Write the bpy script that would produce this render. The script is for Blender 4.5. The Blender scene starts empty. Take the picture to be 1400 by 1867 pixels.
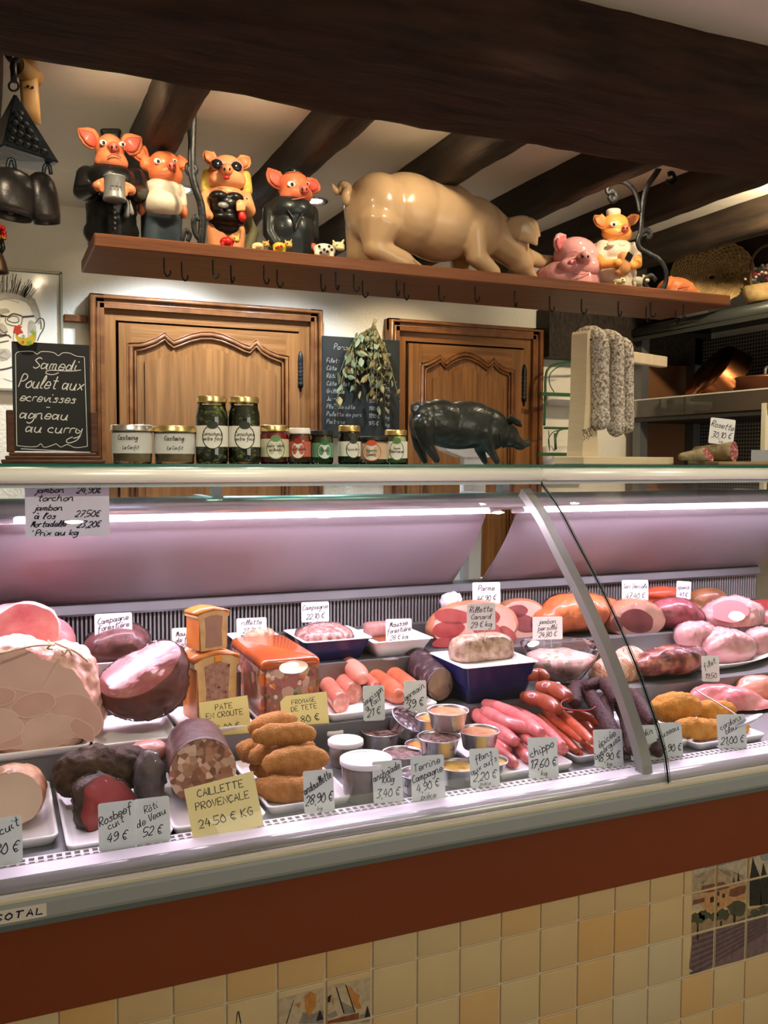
import bpy, bmesh, math, random
from mathutils import Vector, Matrix, noise
random.seed(7)
sc = bpy.context.scene
C = sc.collection
# ------------------------------------------------------------------ camera (solved from the photo's vanishing points)
F = 1650.0
YAW, PIT, ROL = math.radians(23.3), math.radians(3.3), math.radians(-.25)
O = Vector((0, 0, 1.45))
_f = Vector((math.sin(YAW)*math.cos(PIT), math.cos(YAW)*math.cos(PIT), -math.sin(PIT)))
_r = Vector((math.cos(YAW), -math.sin(YAW), 0))
_d = _f.cross(_r)
RT = math.cos(ROL)*_r + math.sin(ROL)*_d
DN = -math.sin(ROL)*_r + math.cos(ROL)*_d
cam = bpy.data.objects.new('camera', bpy.data.cameras.new('camera'))
C.objects.link(cam)
cam.matrix_world = Matrix(((RT.x, -DN.x, -_f.x, O.x), (RT.y, -DN.y, -_f.y, O.y), (RT.z, -DN.z, -_f.z, O.z), (0, 0, 0, 1)))
cam.data.sensor_fit = 'VERTICAL'
cam.data.sensor_height = 36
cam.data.lens = F/1867*36
cam.data.clip_start = .05
sc.camera = cam
sc.view_settings.view_transform = 'Standard'
sc.view_settings.look = 'None'
sc.view_settings.gamma = 1
sc.view_settings.use_curve_mapping = False
sc.view_settings.exposure = 0.0
# ------------------------------------------------------------------ world and lamps
w = bpy.data.worlds.new('world')
sc.world = w
w.use_nodes = True
w.node_tree.nodes['Background'].inputs[0].default_value = (.80, .82, .76, 1)
w.node_tree.nodes['Background'].inputs[1].default_value = .07


def lamp(name, kind, loc, power, col, target=None, size=.06, size_y=None, spot=70, blend=.6):
    l = bpy.data.lights.new(name, kind)
    l.energy = power
    l.color = col
    if kind == 'AREA':
        l.size = size
        l.shape = 'RECTANGLE' if size_y else 'DISK'
        if size_y:
            l.size_y = size_y
    else:
        l.shadow_soft_size = size
    if kind == 'SPOT':
        l.spot_size = math.radians(spot)
        l.spot_blend = blend
    o = bpy.data.objects.new(name, l)
    C.objects.link(o)
    o.location = loc
    if target is not None:
        o.rotation_euler = (Vector(target)-Vector(loc)).to_track_quat('-Z', 'Y').to_euler()
    return o


WARM = (1, .80, .52)
COOL = (.74, .86, 1)
PINK = (.96, .77, 1)


# ------------------------------------------------------------------ pixel helpers
def ray(x, y):
    return RT*((x-700)/F) + DN*((y-933.5)/F) + _f


def at(x, y, X=None, Y=None, Z=None):
    d = ray(x, y)
    if X is not None:
        return O+d*(X/d.x)
    if Y is not None:
        return O+d*(Y/d.y)
    return O+d*((Z-O.z)/d.z)


def proj(p):
    q = Vector(p)-O
    z = q.dot(_f)
    return 700+F*q.dot(RT)/z, 933.5+F*q.dot(DN)/z


def mx(p):   # metres along X for one pixel
    p = Vector(p)
    return .01/(proj(p+Vector((.01, 0, 0)))[0]-proj(p)[0])


def mz(p):
    p = Vector(p)
    return .01/(proj(p)[1]-proj(p+Vector((0, 0, .01)))[1])


def facing(p):
    return -math.atan2(p[0], p[1])


# ------------------------------------------------------------------ materials
MATS = {}
DEEP = dict.fromkeys(('caillette_skin', 'caillette_cut', 'roast_beef_cut', 'chipolata', 'merguez', 'smoked_sausage', 'cured_meat', 'ham_lean', 'ham_lean_dark', 'ham_skin', 'ham_orange', 'garlic_sausage_skin', 'garlic_sausage_cut', 'pale_sausage_skin', 'german_sausage_skin', 'head_cheese', 'head_cheese_jelly', 'wrapped_roast', 'wrapped_roast_cut', 'dark_terrine', 'pink_ham', 'country_pate', 'rillette_loaf', 'raw_chicken', 'ham_pink_face', 'cured_orange', 'smoked_brown', 'lard_layers', 'mousse', 'brown_jelly'), 1.17)
DEEP.update(dict.fromkeys(('wrapped_ham', 'ham_cut_pale', 'ham_fat', 'cooked_ham', 'raw_chicken_orange', 'veal_roast', 'breadcrumb', 'golden_crumb', 'pate_filling'), 1.15))


def mat(name, col=(.8, .8, .8), rough=.5, metal=0, col2=None, scale=20, detail=4, contrast=.5, bump=0, bscale=None,
        spec=.35, coat=0, sss=0, emit=None, estr=0, trans=0, alpha=1, stretch=None, kind='noise', ramp=None, coord='Object', ior=1.45):
    if name in MATS:
        return MATS[name]
    if name in DEEP:      # meats: richer, deeper pigment
        g_ = DEEP[name]
        dp = lambda c: tuple(v**g_ for v in c)
        col = dp(col)
        col2 = dp(col2) if col2 else None
        ramp = [(p_, dp(c_)) for p_, c_ in ramp] if ramp else None
        spec = min(spec, .28)
    m = bpy.data.materials.new(name)
    m.use_nodes = True
    nt = m.node_tree
    N, L = nt.nodes, nt.links
    b = N['Principled BSDF']
    I = b.inputs
    I['Base Color'].default_value = (*col, 1)
    I['Roughness'].default_value = rough
    I['Metallic'].default_value = metal
    I['Specular IOR Level'].default_value = spec
    I['Coat Weight'].default_value = coat*.6
    I['Coat Roughness'].default_value = .08
    I['Transmission Weight'].default_value = trans
    I['IOR'].default_value = ior
    if sss:
        I['Subsurface Weight'].default_value = sss
        I['Subsurface Radius'].default_value = (.02, .008, .005)
        I['Subsurface Scale'].default_value = .5
    if emit:
        I['Emission Color'].default_value = (*emit, 1)
        I['Emission Strength'].default_value = estr
    tex = None
    if col2 is not None or bump or ramp:
        tc = N.new('ShaderNodeTexCoord')
        mp = N.new('ShaderNodeMapping')
        L.new(tc.outputs[coord], mp.inputs[0])
        if stretch:
            mp.inputs['Scale'].default_value = stretch

        def gen(k, s):
            if k == 'voronoi':
                t = N.new('ShaderNodeTexVoronoi')
                t.inputs['Scale'].default_value = s
                L.new(mp.outputs[0], t.inputs['Vector'])
                sp = N.new('ShaderNodeSeparateColor')
                L.new(t.outputs['Color'], sp.inputs[0])
                return sp.outputs[0]
            if k == 'edge':
                t = N.new('ShaderNodeTexVoronoi')
                t.feature = 'DISTANCE_TO_EDGE'
                t.inputs['Scale'].default_value = s
                L.new(mp.outputs[0], t.inputs['Vector'])
                return t.outputs['Distance']
            if k == 'wave':
                t = N.new('ShaderNodeTexWave')
                t.inputs['Scale'].default_value = s
                t.inputs['Distortion'].default_value = 6
                t.inputs['Detail'].default_value = 3
                t.inputs['Detail Scale'].default_value = 1.2
                L.new(mp.outputs[0], t.inputs['Vector'])
                return t.outputs['Fac']
            t = N.new('ShaderNodeTexNoise')
            t.inputs['Scale'].default_value = s
            t.inputs['Detail'].default_value = detail
            L.new(mp.outputs[0], t.inputs['Vector'])
            return t.outputs['Fac']
        if col2 is not None or ramp:
            fac = gen(kind, scale)
            r = N.new('ShaderNodeValToRGB')
            if ramp:
                el = r.color_ramp.elements
                while len(el) < len(ramp):
                    el.new(.5)
                for e, (p, c) in zip(el, ramp):
                    e.position = p
                    e.color = (*c, 1)
            else:
                h = .5*(1-contrast)
                r.color_ramp.elements[0].position = max(0, .5-h*.6)
                r.color_ramp.elements[1].position = min(1, .5+h*.6)
                r.color_ramp.elements[0].color = (*col, 1)
                r.color_ramp.elements[1].color = (*col2, 1)
            L.new(fac, r.inputs[0])
            L.new(r.outputs[0], I['Base Color'])
        if bump:
            bn = N.new('ShaderNodeBump')
            bn.inputs['Strength'].default_value = min(1, bump)
            bn.inputs['Distance'].default_value = .004*max(1, bump)
            L.new(gen('noise', bscale or scale), bn.inputs['Height'])
            L.new(bn.outputs[0], I['Normal'])
    MATS[name] = m
    return m


def film(name, tint=(1, 1, 1), gloss=.12, rough=.05, bump=0, bscale=60, fres=1.45, haze=0, hazecol=(1, 1, 1)):
    """thin clear sheet: see-through with fresnel reflections, optionally a little milky"""
    if name in MATS:
        return MATS[name]
    m = bpy.data.materials.new(name)
    m.use_nodes = True
    nt = m.node_tree
    N, L = nt.nodes, nt.links
    N.remove(N['Principled BSDF'])
    out = N['Material Output']
    tr = N.new('ShaderNodeBsdfTransparent')
    tr.inputs[0].default_value = (*tint, 1)
    gl = N.new('ShaderNodeBsdfGlossy')
    gl.inputs['Roughness'].default_value = rough
    fr = N.new('ShaderNodeFresnel')
    fr.inputs['IOR'].default_value = fres
    add = N.new('ShaderNodeMath')
    add.operation = 'ADD'
    add.use_clamp = True
    add.inputs[1].default_value = gloss
    L.new(fr.outputs[0], add.inputs[0])
    mx_ = N.new('ShaderNodeMixShader')
    L.new(add.outputs[0], mx_.inputs[0])
    L.new(tr.outputs[0], mx_.inputs[1])
    L.new(gl.outputs[0], mx_.inputs[2])
    res = mx_.outputs[0]
    if haze:
        df = N.new('ShaderNodeBsdfDiffuse')
        df.inputs[0].default_value = (*hazecol, 1)
        m2 = N.new('ShaderNodeMixShader')
        m2.inputs[0].default_value = haze
        L.new(res, m2.inputs[1])
        L.new(df.outputs[0], m2.inputs[2])
        res = m2.outputs[0]
    if bump:
        tc = N.new('ShaderNodeTexCoord')
        t = N.new('ShaderNodeTexNoise')
        t.inputs['Scale'].default_value = bscale
        t.inputs['Detail'].default_value = 3
        L.new(tc.outputs['Object'], t.inputs['Vector'])
        bn = N.new('ShaderNodeBump')
        bn.inputs['Strength'].default_value = bump
        bn.inputs['Distance'].default_value = .006
        L.new(t.outputs['Fac'], bn.inputs['Height'])
        L.new(bn.outputs[0], gl.inputs['Normal'])
        L.new(bn.outputs[0], fr.inputs['Normal'])
    L.new(res, out.inputs[0])
    MATS[name] = m
    return m


# ------------------------------------------------------------------ objects
def obj(name, bm, m, parent=None, smooth=True, loc=None, rot=None):
    me = bpy.data.meshes.new(name)
    if isinstance(bm, bmesh.types.BMesh):
        bm.to_mesh(me)
        bm.free()
    else:
        me = bm
    for k in (m if isinstance(m, (list, tuple)) else [m]):
        me.materials.append(k)
    if smooth and len(me.polygons):
        me.polygons.foreach_set('use_smooth', [True]*len(me.polygons))
    o = bpy.data.objects.new(name, me)
    C.objects.link(o)
    if parent:
        o.parent = parent
    if loc is not None:
        o.location = loc
    if rot is not None:
        o.rotation_euler = rot
    return o


def tag(o, label=None, cat=None, group=None, kind=None):
    if label:
        o['label'] = label
    if cat:
        o['category'] = cat
    if group:
        o['group'] = group
    if kind:
        o['kind'] = kind
    return o


def thing(name, label, cat, loc=(0, 0, 0), rz=0, group=None, rot=None):
    o = bpy.data.objects.new(name, None)
    o.empty_display_size = .05
    C.objects.link(o)
    o.location = loc
    o.rotation_euler = rot or (0, 0, rz)
    return tag(o, label, cat, group)


def struct(name, bm, m, smooth=False, parent=None):
    o = obj(name, bm, m, parent, smooth)
    if not parent:
        o['kind'] = 'structure'
    return o


def share(o, parent, loc=(0, 0, 0), rot=(0, 0, 0), scale=(1, 1, 1), mats=None):
    c = o.copy()
    C.objects.link(c)
    c.parent = parent
    c.location = loc
    c.rotation_euler = rot
    c.scale = scale
    return c


def copy_tree(o, parent=None):
    c = o.copy()
    C.objects.link(c)
    if parent:
        c.parent = parent
    for ch in list(o.children):
        copy_tree(ch, c)
    return c


# ------------------------------------------------------------------ shapes
def nb():
    return bmesh.new()


def box(bm, c, s, rot=None, bev=0, seg=1):
    M = Matrix.Translation(c)
    if rot is not None:
        M = M @ (rot if isinstance(rot, Matrix) else Matrix.Rotation(rot, 4, 'Z'))
    g = bmesh.ops.create_cube(bm, size=1, matrix=M @ Matrix.Diagonal((*s, 1)))
    if bev:
        es = list({e for v in g['verts'] for e in v.link_edges})
        bmesh.ops.bevel(bm, geom=es, offset=bev, segments=seg, affect='EDGES', profile=.6)
    return bm


def bx(x0, x1, y0, y1, z0, z1, bev=0, seg=1):
    return box(nb(), ((x0+x1)/2, (y0+y1)/2, (z0+z1)/2), (x1-x0, y1-y0, z1-z0), bev=bev, seg=seg)


def extrude_x(bm, prof, x0, x1, close=True):
    """profile of (y,z) swept along X"""
    a = [bm.verts.new((x0, y, z)) for y, z in prof]
    b = [bm.verts.new((x1, y, z)) for y, z in prof]
    n = len(prof)
    for i in range(n if close else n-1):
        j = (i+1) % n
        bm.faces.new((a[i], b[i], b[j], a[j]))
    if close:
        bm.faces.new(a)
        bm.faces.new(b[::-1])
    bmesh.ops.recalc_face_normals(bm, faces=bm.faces)
    return bm


def prism(bm, poly, d0, d1, axis='Y'):
    """polygon in two axes extruded along the third"""
    def P(u, v, d):
        return {'Y': (u, d, v), 'Z': (u, v, d), 'X': (d, u, v)}[axis]
    a = [bm.verts.new(P(u, v, d0)) for u, v in poly]
    b = [bm.verts.new(P(u, v, d1)) for u, v in poly]
    n = len(poly)
    fs = [bm.faces.new(a), bm.faces.new(b[::-1])]
    for i in range(n):
        j = (i+1) % n
        fs.append(bm.faces.new((a[i], b[i], b[j], a[j])))
    bmesh.ops.recalc_face_normals(bm, faces=fs)
    return bm


def lathe(bm, prof, n=32, center=(0, 0, 0), rib=None):
    rings = []
    cx, cy, cz = center
    for r, z in prof:
        if r < 1e-6:
            rings.append([bm.verts.new((cx, cy, cz+z))])
            continue
        ring = []
        for i in range(n):
            a = 2*math.pi*i/n
            rr = r*(1+(rib(z)*(1 if i % 2 else -1) if rib else 0))
            ring.append(bm.verts.new((cx+rr*math.cos(a), cy+rr*math.sin(a), cz+z)))
        rings.append(ring)
    for A, B in zip(rings, rings[1:]):
        for i in range(n):
            j = (i+1) % n
            if len(A) == 1 and len(B) == 1:
                break
            if len(A) == 1:
                bm.faces.new((A[0], B[j], B[i]))
            elif len(B) == 1:
                bm.faces.new((A[i], A[j], B[0]))
            else:
                bm.faces.new((A[i], A[j], B[j], B[i]))
    bmesh.ops.recalc_face_normals(bm, faces=bm.faces)
    return bm


def smoothpts(pts, k=6, closed=False):
    pts = [Vector(p) for p in pts]
    if len(pts) < 3:
        return pts
    out = []
    n = len(pts)
    rng = n if closed else n-1
    for i in range(rng):
        p0 = pts[(i-1) % n] if closed or i > 0 else pts[0]*2-pts[1]
        p1, p2 = pts[i], pts[(i+1) % n]
        p3 = pts[(i+2) % n] if closed or i+2 < n else pts[-1]*2-pts[-2]
        for s in range(k):
            t = s/k
            out.append(.5*((2*p1)+(p2-p0)*t+(2*p0-5*p1+4*p2-p3)*t*t+(3*p1-p0-3*p2+p3)*t**3))
    if not closed:
        out.append(pts[-1].copy())
    return out


def tube(bm, pts, r, n=8, caps=True, flat=1.0, up=None, round_ends=False):
    """sweep a circle along points; r is a number or list; flat squashes the section"""
    pts = [Vector(p) for p in pts]
    R = list(r) if isinstance(r, (list, tuple)) else [r]*len(pts)
    if round_ends:
        a, b = pts[0], pts[-1]
        ta = (pts[0]-pts[1]).normalized()
        tb = (pts[-1]-pts[-2]).normalized()
        pre, post, rp, rq = [], [], [], []
        for t in (1, .9, .65, .35):
            pre.append(a+ta*R[0]*t)
            rp.append(max(R[0]*math.sqrt(max(0, 1-t*t)), R[0]*.03))
        for t in (.35, .65, .9, 1):
            post.append(b+tb*R[-1]*t)
            rq.append(max(R[-1]*math.sqrt(max(0, 1-t*t)), R[-1]*.03))
        pts = pre+pts+post
        R = rp+R+rq
    rings = []
    N = Vector(up) if up else None
    for i, p in enumerate(pts):
        t = (pts[min(i+1, len(pts)-1)]-pts[max(i-1, 0)])
        if t.length < 1e-9:
            t = Vector((0, 0, 1))
        t.normalize()
        if N is None:
            N = t.orthogonal()
        N = (N-t*N.dot(t))
        if N.length < 1e-6:
            N = t.orthogonal()
        N.normalize()
        B = t.cross(N)
        rings.append([bm.verts.new(p+(N*math.cos(2*math.pi*k/n)*flat+B*math.sin(2*math.pi*k/n))*R[i]) for k in range(n)])
    fs = []
    for A, B in zip(rings, rings[1:]):
        for k in range(n):
            j = (k+1) % n
            fs.append(bm.faces.new((A[k], A[j], B[j], B[k])))
    if caps:
        fs.append(bm.faces.new(rings[0][::-1]))
        fs.append(bm.faces.new(rings[-1]))
    bmesh.ops.recalc_face_normals(bm, faces=fs)
    return bm


def ellip(bm, c, r, rot=None, sub=3):
    M = Matrix.Translation(c)
    if rot is not None:
        M = M @ rot
    bmesh.ops.create_icosphere(bm, subdivisions=sub, radius=1, matrix=M @ Matrix.Diagonal((*r, 1)))
    return bm


def capsule(bm, a, ra, b, rb, n=12):
    a, b = Vector(a), Vector(b)
    return tube(bm, [a, a.lerp(b, .5), b], [ra, (ra+rb)/2, rb], n=n, round_ends=True)


def roughen(bm, amp, scale, seed=0, axis_scale=None):
    bm.normal_update()
    for v in bm.verts:
        p = v.co*scale+Vector((seed*7.3, seed*3.1, seed*1.7))
        v.co += v.normal*amp*(noise.noise(p)+.5*noise.noise(p*2.1))
    return bm


def remesh(bm, voxel, smooth=6, dec=None):
    """fuse overlapping closed primitives into one continuous skin"""
    me = bpy.data.meshes.new('tmp')
    bm.to_mesh(me)
    bm.free()
    o = bpy.data.objects.new('tmp', me)
    C.objects.link(o)
    r = o.modifiers.new('r', 'REMESH')
    r.mode = 'VOXEL'
    r.voxel_size = voxel
    if smooth:
        s = o.modifiers.new('s', 'SMOOTH')
        s.iterations = smooth
        s.factor = .5
    dg = bpy.context.evaluated_depsgraph_get()
    ev = bpy.data.meshes.new_from_object(o.evaluated_get(dg))
    bpy.data.objects.remove(o)
    bpy.data.meshes.remove(me)
    out = bmesh.new()
    out.from_mesh(ev)
    bpy.data.meshes.remove(ev)
    return out


def cut(bm, p, n, inset=.0004):
    """slice with a plane, keep the side behind n; returns (body, face) bmeshes"""
    bmesh.ops.bisect_plane(bm, geom=bm.verts[:]+bm.edges[:]+bm.faces[:], plane_co=p, plane_no=n, clear_outer=True)
    es = [e for e in bm.edges if e.is_boundary]
    r = bmesh.ops.holes_fill(bm, edges=es, sides=0)
    face = bmesh.new()
    n = Vector(n).normalized()
    for f in r['faces']:
        vs = [face.verts.new(v.co+n*inset) for v in f.verts]
        c = sum((v.co for v in vs), Vector())/len(vs)
        cv = face.verts.new(c)
        for i in range(len(vs)):
            face.faces.new((vs[i], vs[(i+1) % len(vs)], cv))
    bmesh.ops.recalc_face_normals(face, faces=face.faces)
    if face.faces and face.faces[0].normal.dot(n) < 0:
        bmesh.ops.reverse_faces(face, faces=face.faces)
    return bm, face


# ------------------------------------------------------------------ hand lettering, drawn as pen strokes
G = {'a': '4718061435484454', 'b': '0c04072846341404', 'c': '372807052444', 'd': '37180514354c4454', 'e': '0646381805143445', 'f': '5b3c2a20 0848',
     'g': '371805143548422001', 'h': '0c04 0618384454', 'i': '08051424 1a1b', 'j': '28221001 2a2b', 'k': '0c04 480644', 'l': '052a1c051424', 'm': '0804071827242738474454',
     'n': '08040718384454', 'o': '28061434463828', 'p': '0900 0728463404', 'q': '37180514354840', 'r': '0804071838', 's': '47281736341404', 't': '2c253444 0949',
     'u': '08051434484454', 'v': '082448', 'w': '0814273448', 'x': '0844 4804', 'y': '08052435 48421000', 'z': '08480444',
     '0': '2c08062445482c', '1': '0a2c24', '2': '0a2c4a370444', '3': '0c4c28462404', '4': '2c0747 3a34', '5': '4c0c0838462404', '6': '4c190524452706', '7': '0c4c14 1848',
     '8': '280a2c4a06244628', '9': '4a2c0a284a4614', '€': '4b2c09072445 0939 0636', ',': '1412', '.': '1415', '-': '0747', "'": '0c0a', '*': '1c1a', '/': '044c', ':': '1415 1819',
     'S': '4b2c0a28462405', 'P': '040c3c4a2808', 'C': '4b2c09062445', 'R': '040c3c4a280844', 'M': '041c263c44', 'G': '4b2c0824454828', 'F': '4c0c04 0838', 'T': '0c5c 2c24',
     'E': '4c0c0444 0838', 'N': '040c444c', 'A': '042c44 1737', 'L': '0c0444', 'I': '0c04', 'O': '2c09062446492c', 'V': '0c244c', 'D': '040c3b472404', 'J': '3c351405',
     'K': '0c04 4c0844', 'B': '040c3b1838462404', 'U': '0c0524454c', 'H': '0c04 4c44 0848', '&': '44 '}
ACC = {'é': ('e', '2a3c'), 'è': ('e', '3a1c'), 'ê': ('e', '1a2b3a'), 'ï': ('i', '0a0b 2a2b'), 'ô': ('o', '1a2b3a'), 'à': ('a', '3a1c'), 'â': ('a', '1a2b3a'), 'Ç': ('C', '2413'),
       'ç': ('c', '2413'), 'È': ('E', '3d2e'), 'œ': ('o', ''), 'É': ('E', '2d3e'), 'Â': ('A', ''), 'Û': ('U', ''), 'Ê': ('E', '')}


def glyph(ch):
    extra = ''
    if ch in ACC:
        ch, extra = ACC[ch]
    strokes = [q for q in (G.get(ch, '')+' '+extra).split(' ') if q]
    res = []
    for st in strokes:
        res.append([(int(st[i], 36), int(st[i+1], 36)-4) for i in range(0, len(st)-1, 2)])
    return res


def ribbon(bm, pts, wd, M):
    """flat pen stroke; pts 2-D, M maps (u,v)->Vector"""
    n = len(pts)
    L, Rr = [], []
    for i in range(n):
        a, b = pts[max(i-1, 0)], pts[min(i+1, n-1)]
        dx, dy = b[0]-a[0], b[1]-a[1]
        d = math.hypot(dx, dy) or 1
        nx, ny = -dy/d*wd/2, dx/d*wd/2
        ext = 0
        L.append(bm.verts.new(M(pts[i][0]+nx, pts[i][1]+ny)))
        Rr.append(bm.verts.new(M(pts[i][0]-nx, pts[i][1]-ny)))
    for i in range(n-1):
        bm.faces.new((L[i], Rr[i], Rr[i+1], L[i+1]))


def write(bm, text, x, y, h, M, wd=None, slant=.35, smooth=True, sp=1.5, rot=0, wob=.0, width=1.0):
    """h = capital height; text starts at (x,y) on the baseline"""
    u = h/8
    wd = wd or h*.11
    cx = 0
    cr, sr = math.cos(rot), math.sin(rot)
    for ch in text:
        if ch == ' ':
            cx += 3.4*u*width
            continue
        gl = glyph(ch)
        adv = max([p[0] for s in gl for p in s] or [2])
        dy = random.uniform(-wob, wob)*h
        for s in gl:
            q = [(cx+(px+py*slant*.6/width)*u*width, py*u+dy) for px, py in s]
            if smooth and len(q) > 2:
                q = [(v.x, v.y) for v in smoothpts([(a, b, 0) for a, b in q], 4)]
            q = [(x+a*cr-b*sr, y+a*sr+b*cr) for a, b in q]
            if len(q) >= 2:
                ribbon(bm, q, wd, M)
        cx += (adv+sp)*u*width
    return cx


def text_width(text, h, sp=1.5, width=1.0):
    t = 0
    for ch in text:
        if ch == ' ':
            t += 3.4
            continue
        gl = glyph(ch)
        t += max([p[0] for s in gl for p in s] or [2])+sp
    return t*h/8*width
# ------------------------------------------------------------------ lamps
ZC = at(113, 375, Y=3.3).z
lamp('case_light', 'AREA', (.55, 2.19, 1.300), 15, PINK, (.55, 1.85, .80), 1.45, .03)
lamp('case_light', 'AREA', (1.98, 2.19, 1.300), 14, PINK, (1.98, 1.85, .80), 1.2, .03)
WASH = [at(330, 345, Z=ZC), at(572, 366, Z=ZC), Vector((1.45, 2.93, ZC)), Vector((-.25, 2.93, ZC))]
for p, e in zip(WASH, (48, 40, 16, 22)):
    lamp('wall_wash', 'SPOT', (p.x, p.y, p.z-.03), e, COOL if p.x > 0 and p.x < 1.2 else WARM, (p.x, p.y+.12, 0), .03, spot=120, blend=.5)
for x, t, e in ((.22, (.30, 2.27, 2.0), 8), (.60, (.55, 2.27, 2.0), 8), (1.02, (1.0, 2.3, 2.0), 4.5), (1.68, (1.5, 2.3, 2.0), 8), (2.10, (2.0, 2.32, 1.98), 5)):
    lamp('shelf_spot', 'SPOT', (x, 1.93, 2.27), e, WARM, t, .022, spot=125, blend=.7)
for x, y, e in ((-.05, 1.05, 33), (.95, 1.05, 33), (1.95, 1.05, 33)):
    lamp('shop_spot', 'SPOT', (x, y, 2.305), e, (1, .88, .68), (x+.05, y+1.1, 1.3), .05, spot=64, blend=.85)
lamp('rack_fill', 'SPOT', (2.14, 1.98, 2.26), 45, WARM, (2.75, 2.8, 1.85), .03, spot=105, blend=.8)  # added fill to brighten the rack and its copper; no fixture belongs to it
lamp('shop_window', 'AREA', (2.2, -2.0, 1.7), 42, (1, .92, .74), (1.0, 2.2, 1.6), 2.2, 1.6)

# ------------------------------------------------------------------ room
PLASTER = mat('plaster', (.80, .76, .66), .9, col2=(.70, .66, .57), scale=6, contrast=.1, bump=.7, bscale=90)
CEILP = mat('ceiling_plaster', (.80, .77, .66), .9, col2=(.74, .71, .61), scale=4, contrast=.1, bump=.3, bscale=25)
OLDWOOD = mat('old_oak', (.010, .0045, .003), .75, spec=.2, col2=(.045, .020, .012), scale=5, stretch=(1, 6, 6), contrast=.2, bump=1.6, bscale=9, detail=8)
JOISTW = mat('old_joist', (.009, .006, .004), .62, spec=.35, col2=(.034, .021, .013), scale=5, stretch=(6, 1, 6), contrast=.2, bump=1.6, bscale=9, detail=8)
FLOORM = mat('floor_tile', (.30, .18, .11), .5, col2=(.36, .23, .15), scale=3)
YW = 3.3
struct('floor', bx(-1.4, 3.4, -3, YW, -.05, 0), FLOORM)
struct('wall_back', bx(-1.4, 3.4, YW, YW+.1, 0, ZC), PLASTER)
struct('wall_left', bx(-1.5, -1.4, -3, YW+.1, 0, 2.6), PLASTER)
struct('wall_right', bx(3.05, 3.15, -3, YW+.1, 0, 2.6), PLASTER)
ce = nb()
box(ce, (.9, 2.5, ZC+.05), (4.6, 1.8, .1))
struct('ceiling', ce, CEILP)
struct('ceiling', bx(-1.4, 3.05, -3, 1.70, 2.335, 2.5), CEILP)


def hewn(x0, x1, y0, y1, z0, z1, nx, ny, nz, amp, sc_, seed):
    bm = nb()
    def grid(ax, n1, n2, f):
        V = [[bm.verts.new(f(i/n1, j/n2)) for j in range(n2+1)] for i in range(n1+1)]
        for i in range(n1):
            for j in range(n2):
                bm.faces.new((V[i][j], V[i+1][j], V[i+1][j+1], V[i][j+1]))
    L = lambda a, b, t: a+(b-a)*t
    for z in (z0, z1):
        grid(0, nx, ny, lambda s, t: (L(x0, x1, s), L(y0, y1, t), z))
    for y in (y0, y1):
        grid(0, nx, nz, lambda s, t: (L(x0, x1, s), y, L(z0, z1, t)))
    for x in (x0, x1):
        grid(0, ny, nz, lambda s, t: (x, L(y0, y1, s), L(z0, z1, t)))
    bmesh.ops.remove_doubles(bm, verts=bm.verts, dist=1e-5)
    bmesh.ops.recalc_face_normals(bm, faces=bm.faces)
    c = Vector(((x0+x1)/2, (y0+y1)/2, (z0+z1)/2))
    ed = [v for v in bm.verts]
    # wane: pull the long corners in a little, unevenly
    for v in ed:
        d = noise.noise(v.co*sc_+Vector((seed, 0, 0)))+.6*noise.noise(v.co*sc_*3+Vector((0, seed, 0)))
        e = ((abs(v.co.y-y0) < 1e-4) + (abs(v.co.y-y1) < 1e-4) + (abs(v.co.z-z0) < 1e-4)+(abs(v.co.x-x0) < 1e-4)*(x1-x0 < .5)+(abs(v.co.x-x1) < 1e-4)*(x1-x0 < .5))
        dirv = Vector((0 if x1-x0 > .5 else c.x-v.co.x, 0 if y1-y0 > .6 else c.y-v.co.y, c.z-v.co.z))
        v.co += dirv.normalized()*(amp*d+(amp*1.1 if e >= 2 else 0))
    return bm


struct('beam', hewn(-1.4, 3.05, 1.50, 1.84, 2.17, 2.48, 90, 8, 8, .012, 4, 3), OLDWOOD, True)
JX = [(-.055, .03), (.344, .428), (.736, .805), (1.116, 1.18), (1.52, 1.585), (1.902, 1.974), (2.29, 2.36), (2.68, 2.75)]
for k, (a, b) in enumerate(JX):
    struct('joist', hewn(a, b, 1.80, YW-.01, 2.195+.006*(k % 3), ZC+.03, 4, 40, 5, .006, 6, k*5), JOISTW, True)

# recessed ceiling lights in front of the back wall
CHROME = mat('chrome', (.75, .75, .75), .15, 1)
BULB = mat('bulb', (1, 1, 1), emit=(.85, .93, 1), estr=40)
BULBW = mat('bulb_warm', (1, 1, 1), emit=(1, .85, .62), estr=60)


def downlight(p, bulb, label):
    t = thing('ceiling_spotlight', label, 'ceiling light', p)
    bm = lathe(nb(), [(.030, -.001), (.042, -.006), (.047, -.004), (.047, 0), (.028, 0), (.030, -.001)], 28)
    obj('trim_ring', bm, CHROME, t)
    obj('bulb', lathe(nb(), [(0, -.004), (.027, -.002), (.027, 0), (0, 0)], 24), bulb, t)
    return t


for x, y, n in ((.22, 1.93, 'robed'), (.60, 1.93, 'sunglasses'), (1.02, 1.93, 'large beige'), (1.635, 2.13, 'butcher'), (2.045, 2.11, 'small orange')):
    downlight(Vector((x, y, ZC)), BULBW, 'warm ceiling spotlight behind the beam aimed at the '+n+' pig')
downlight(WASH[0], BULB, 'lit ceiling spotlight behind the white-shirted pig figurine')
downlight(WASH[1], BULB, 'lit ceiling spotlight behind the bowler-hatted pig figurine')
for x, y, n in ((-.05, 1.05, 'leftmost'), (.95, 1.05, 'middle'), (1.95, 1.05, 'rightmost')):
    downlight(Vector((x, y, 2.335)), BULBW, n+' warm ceiling spotlight above the customer side of the counter')

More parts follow.
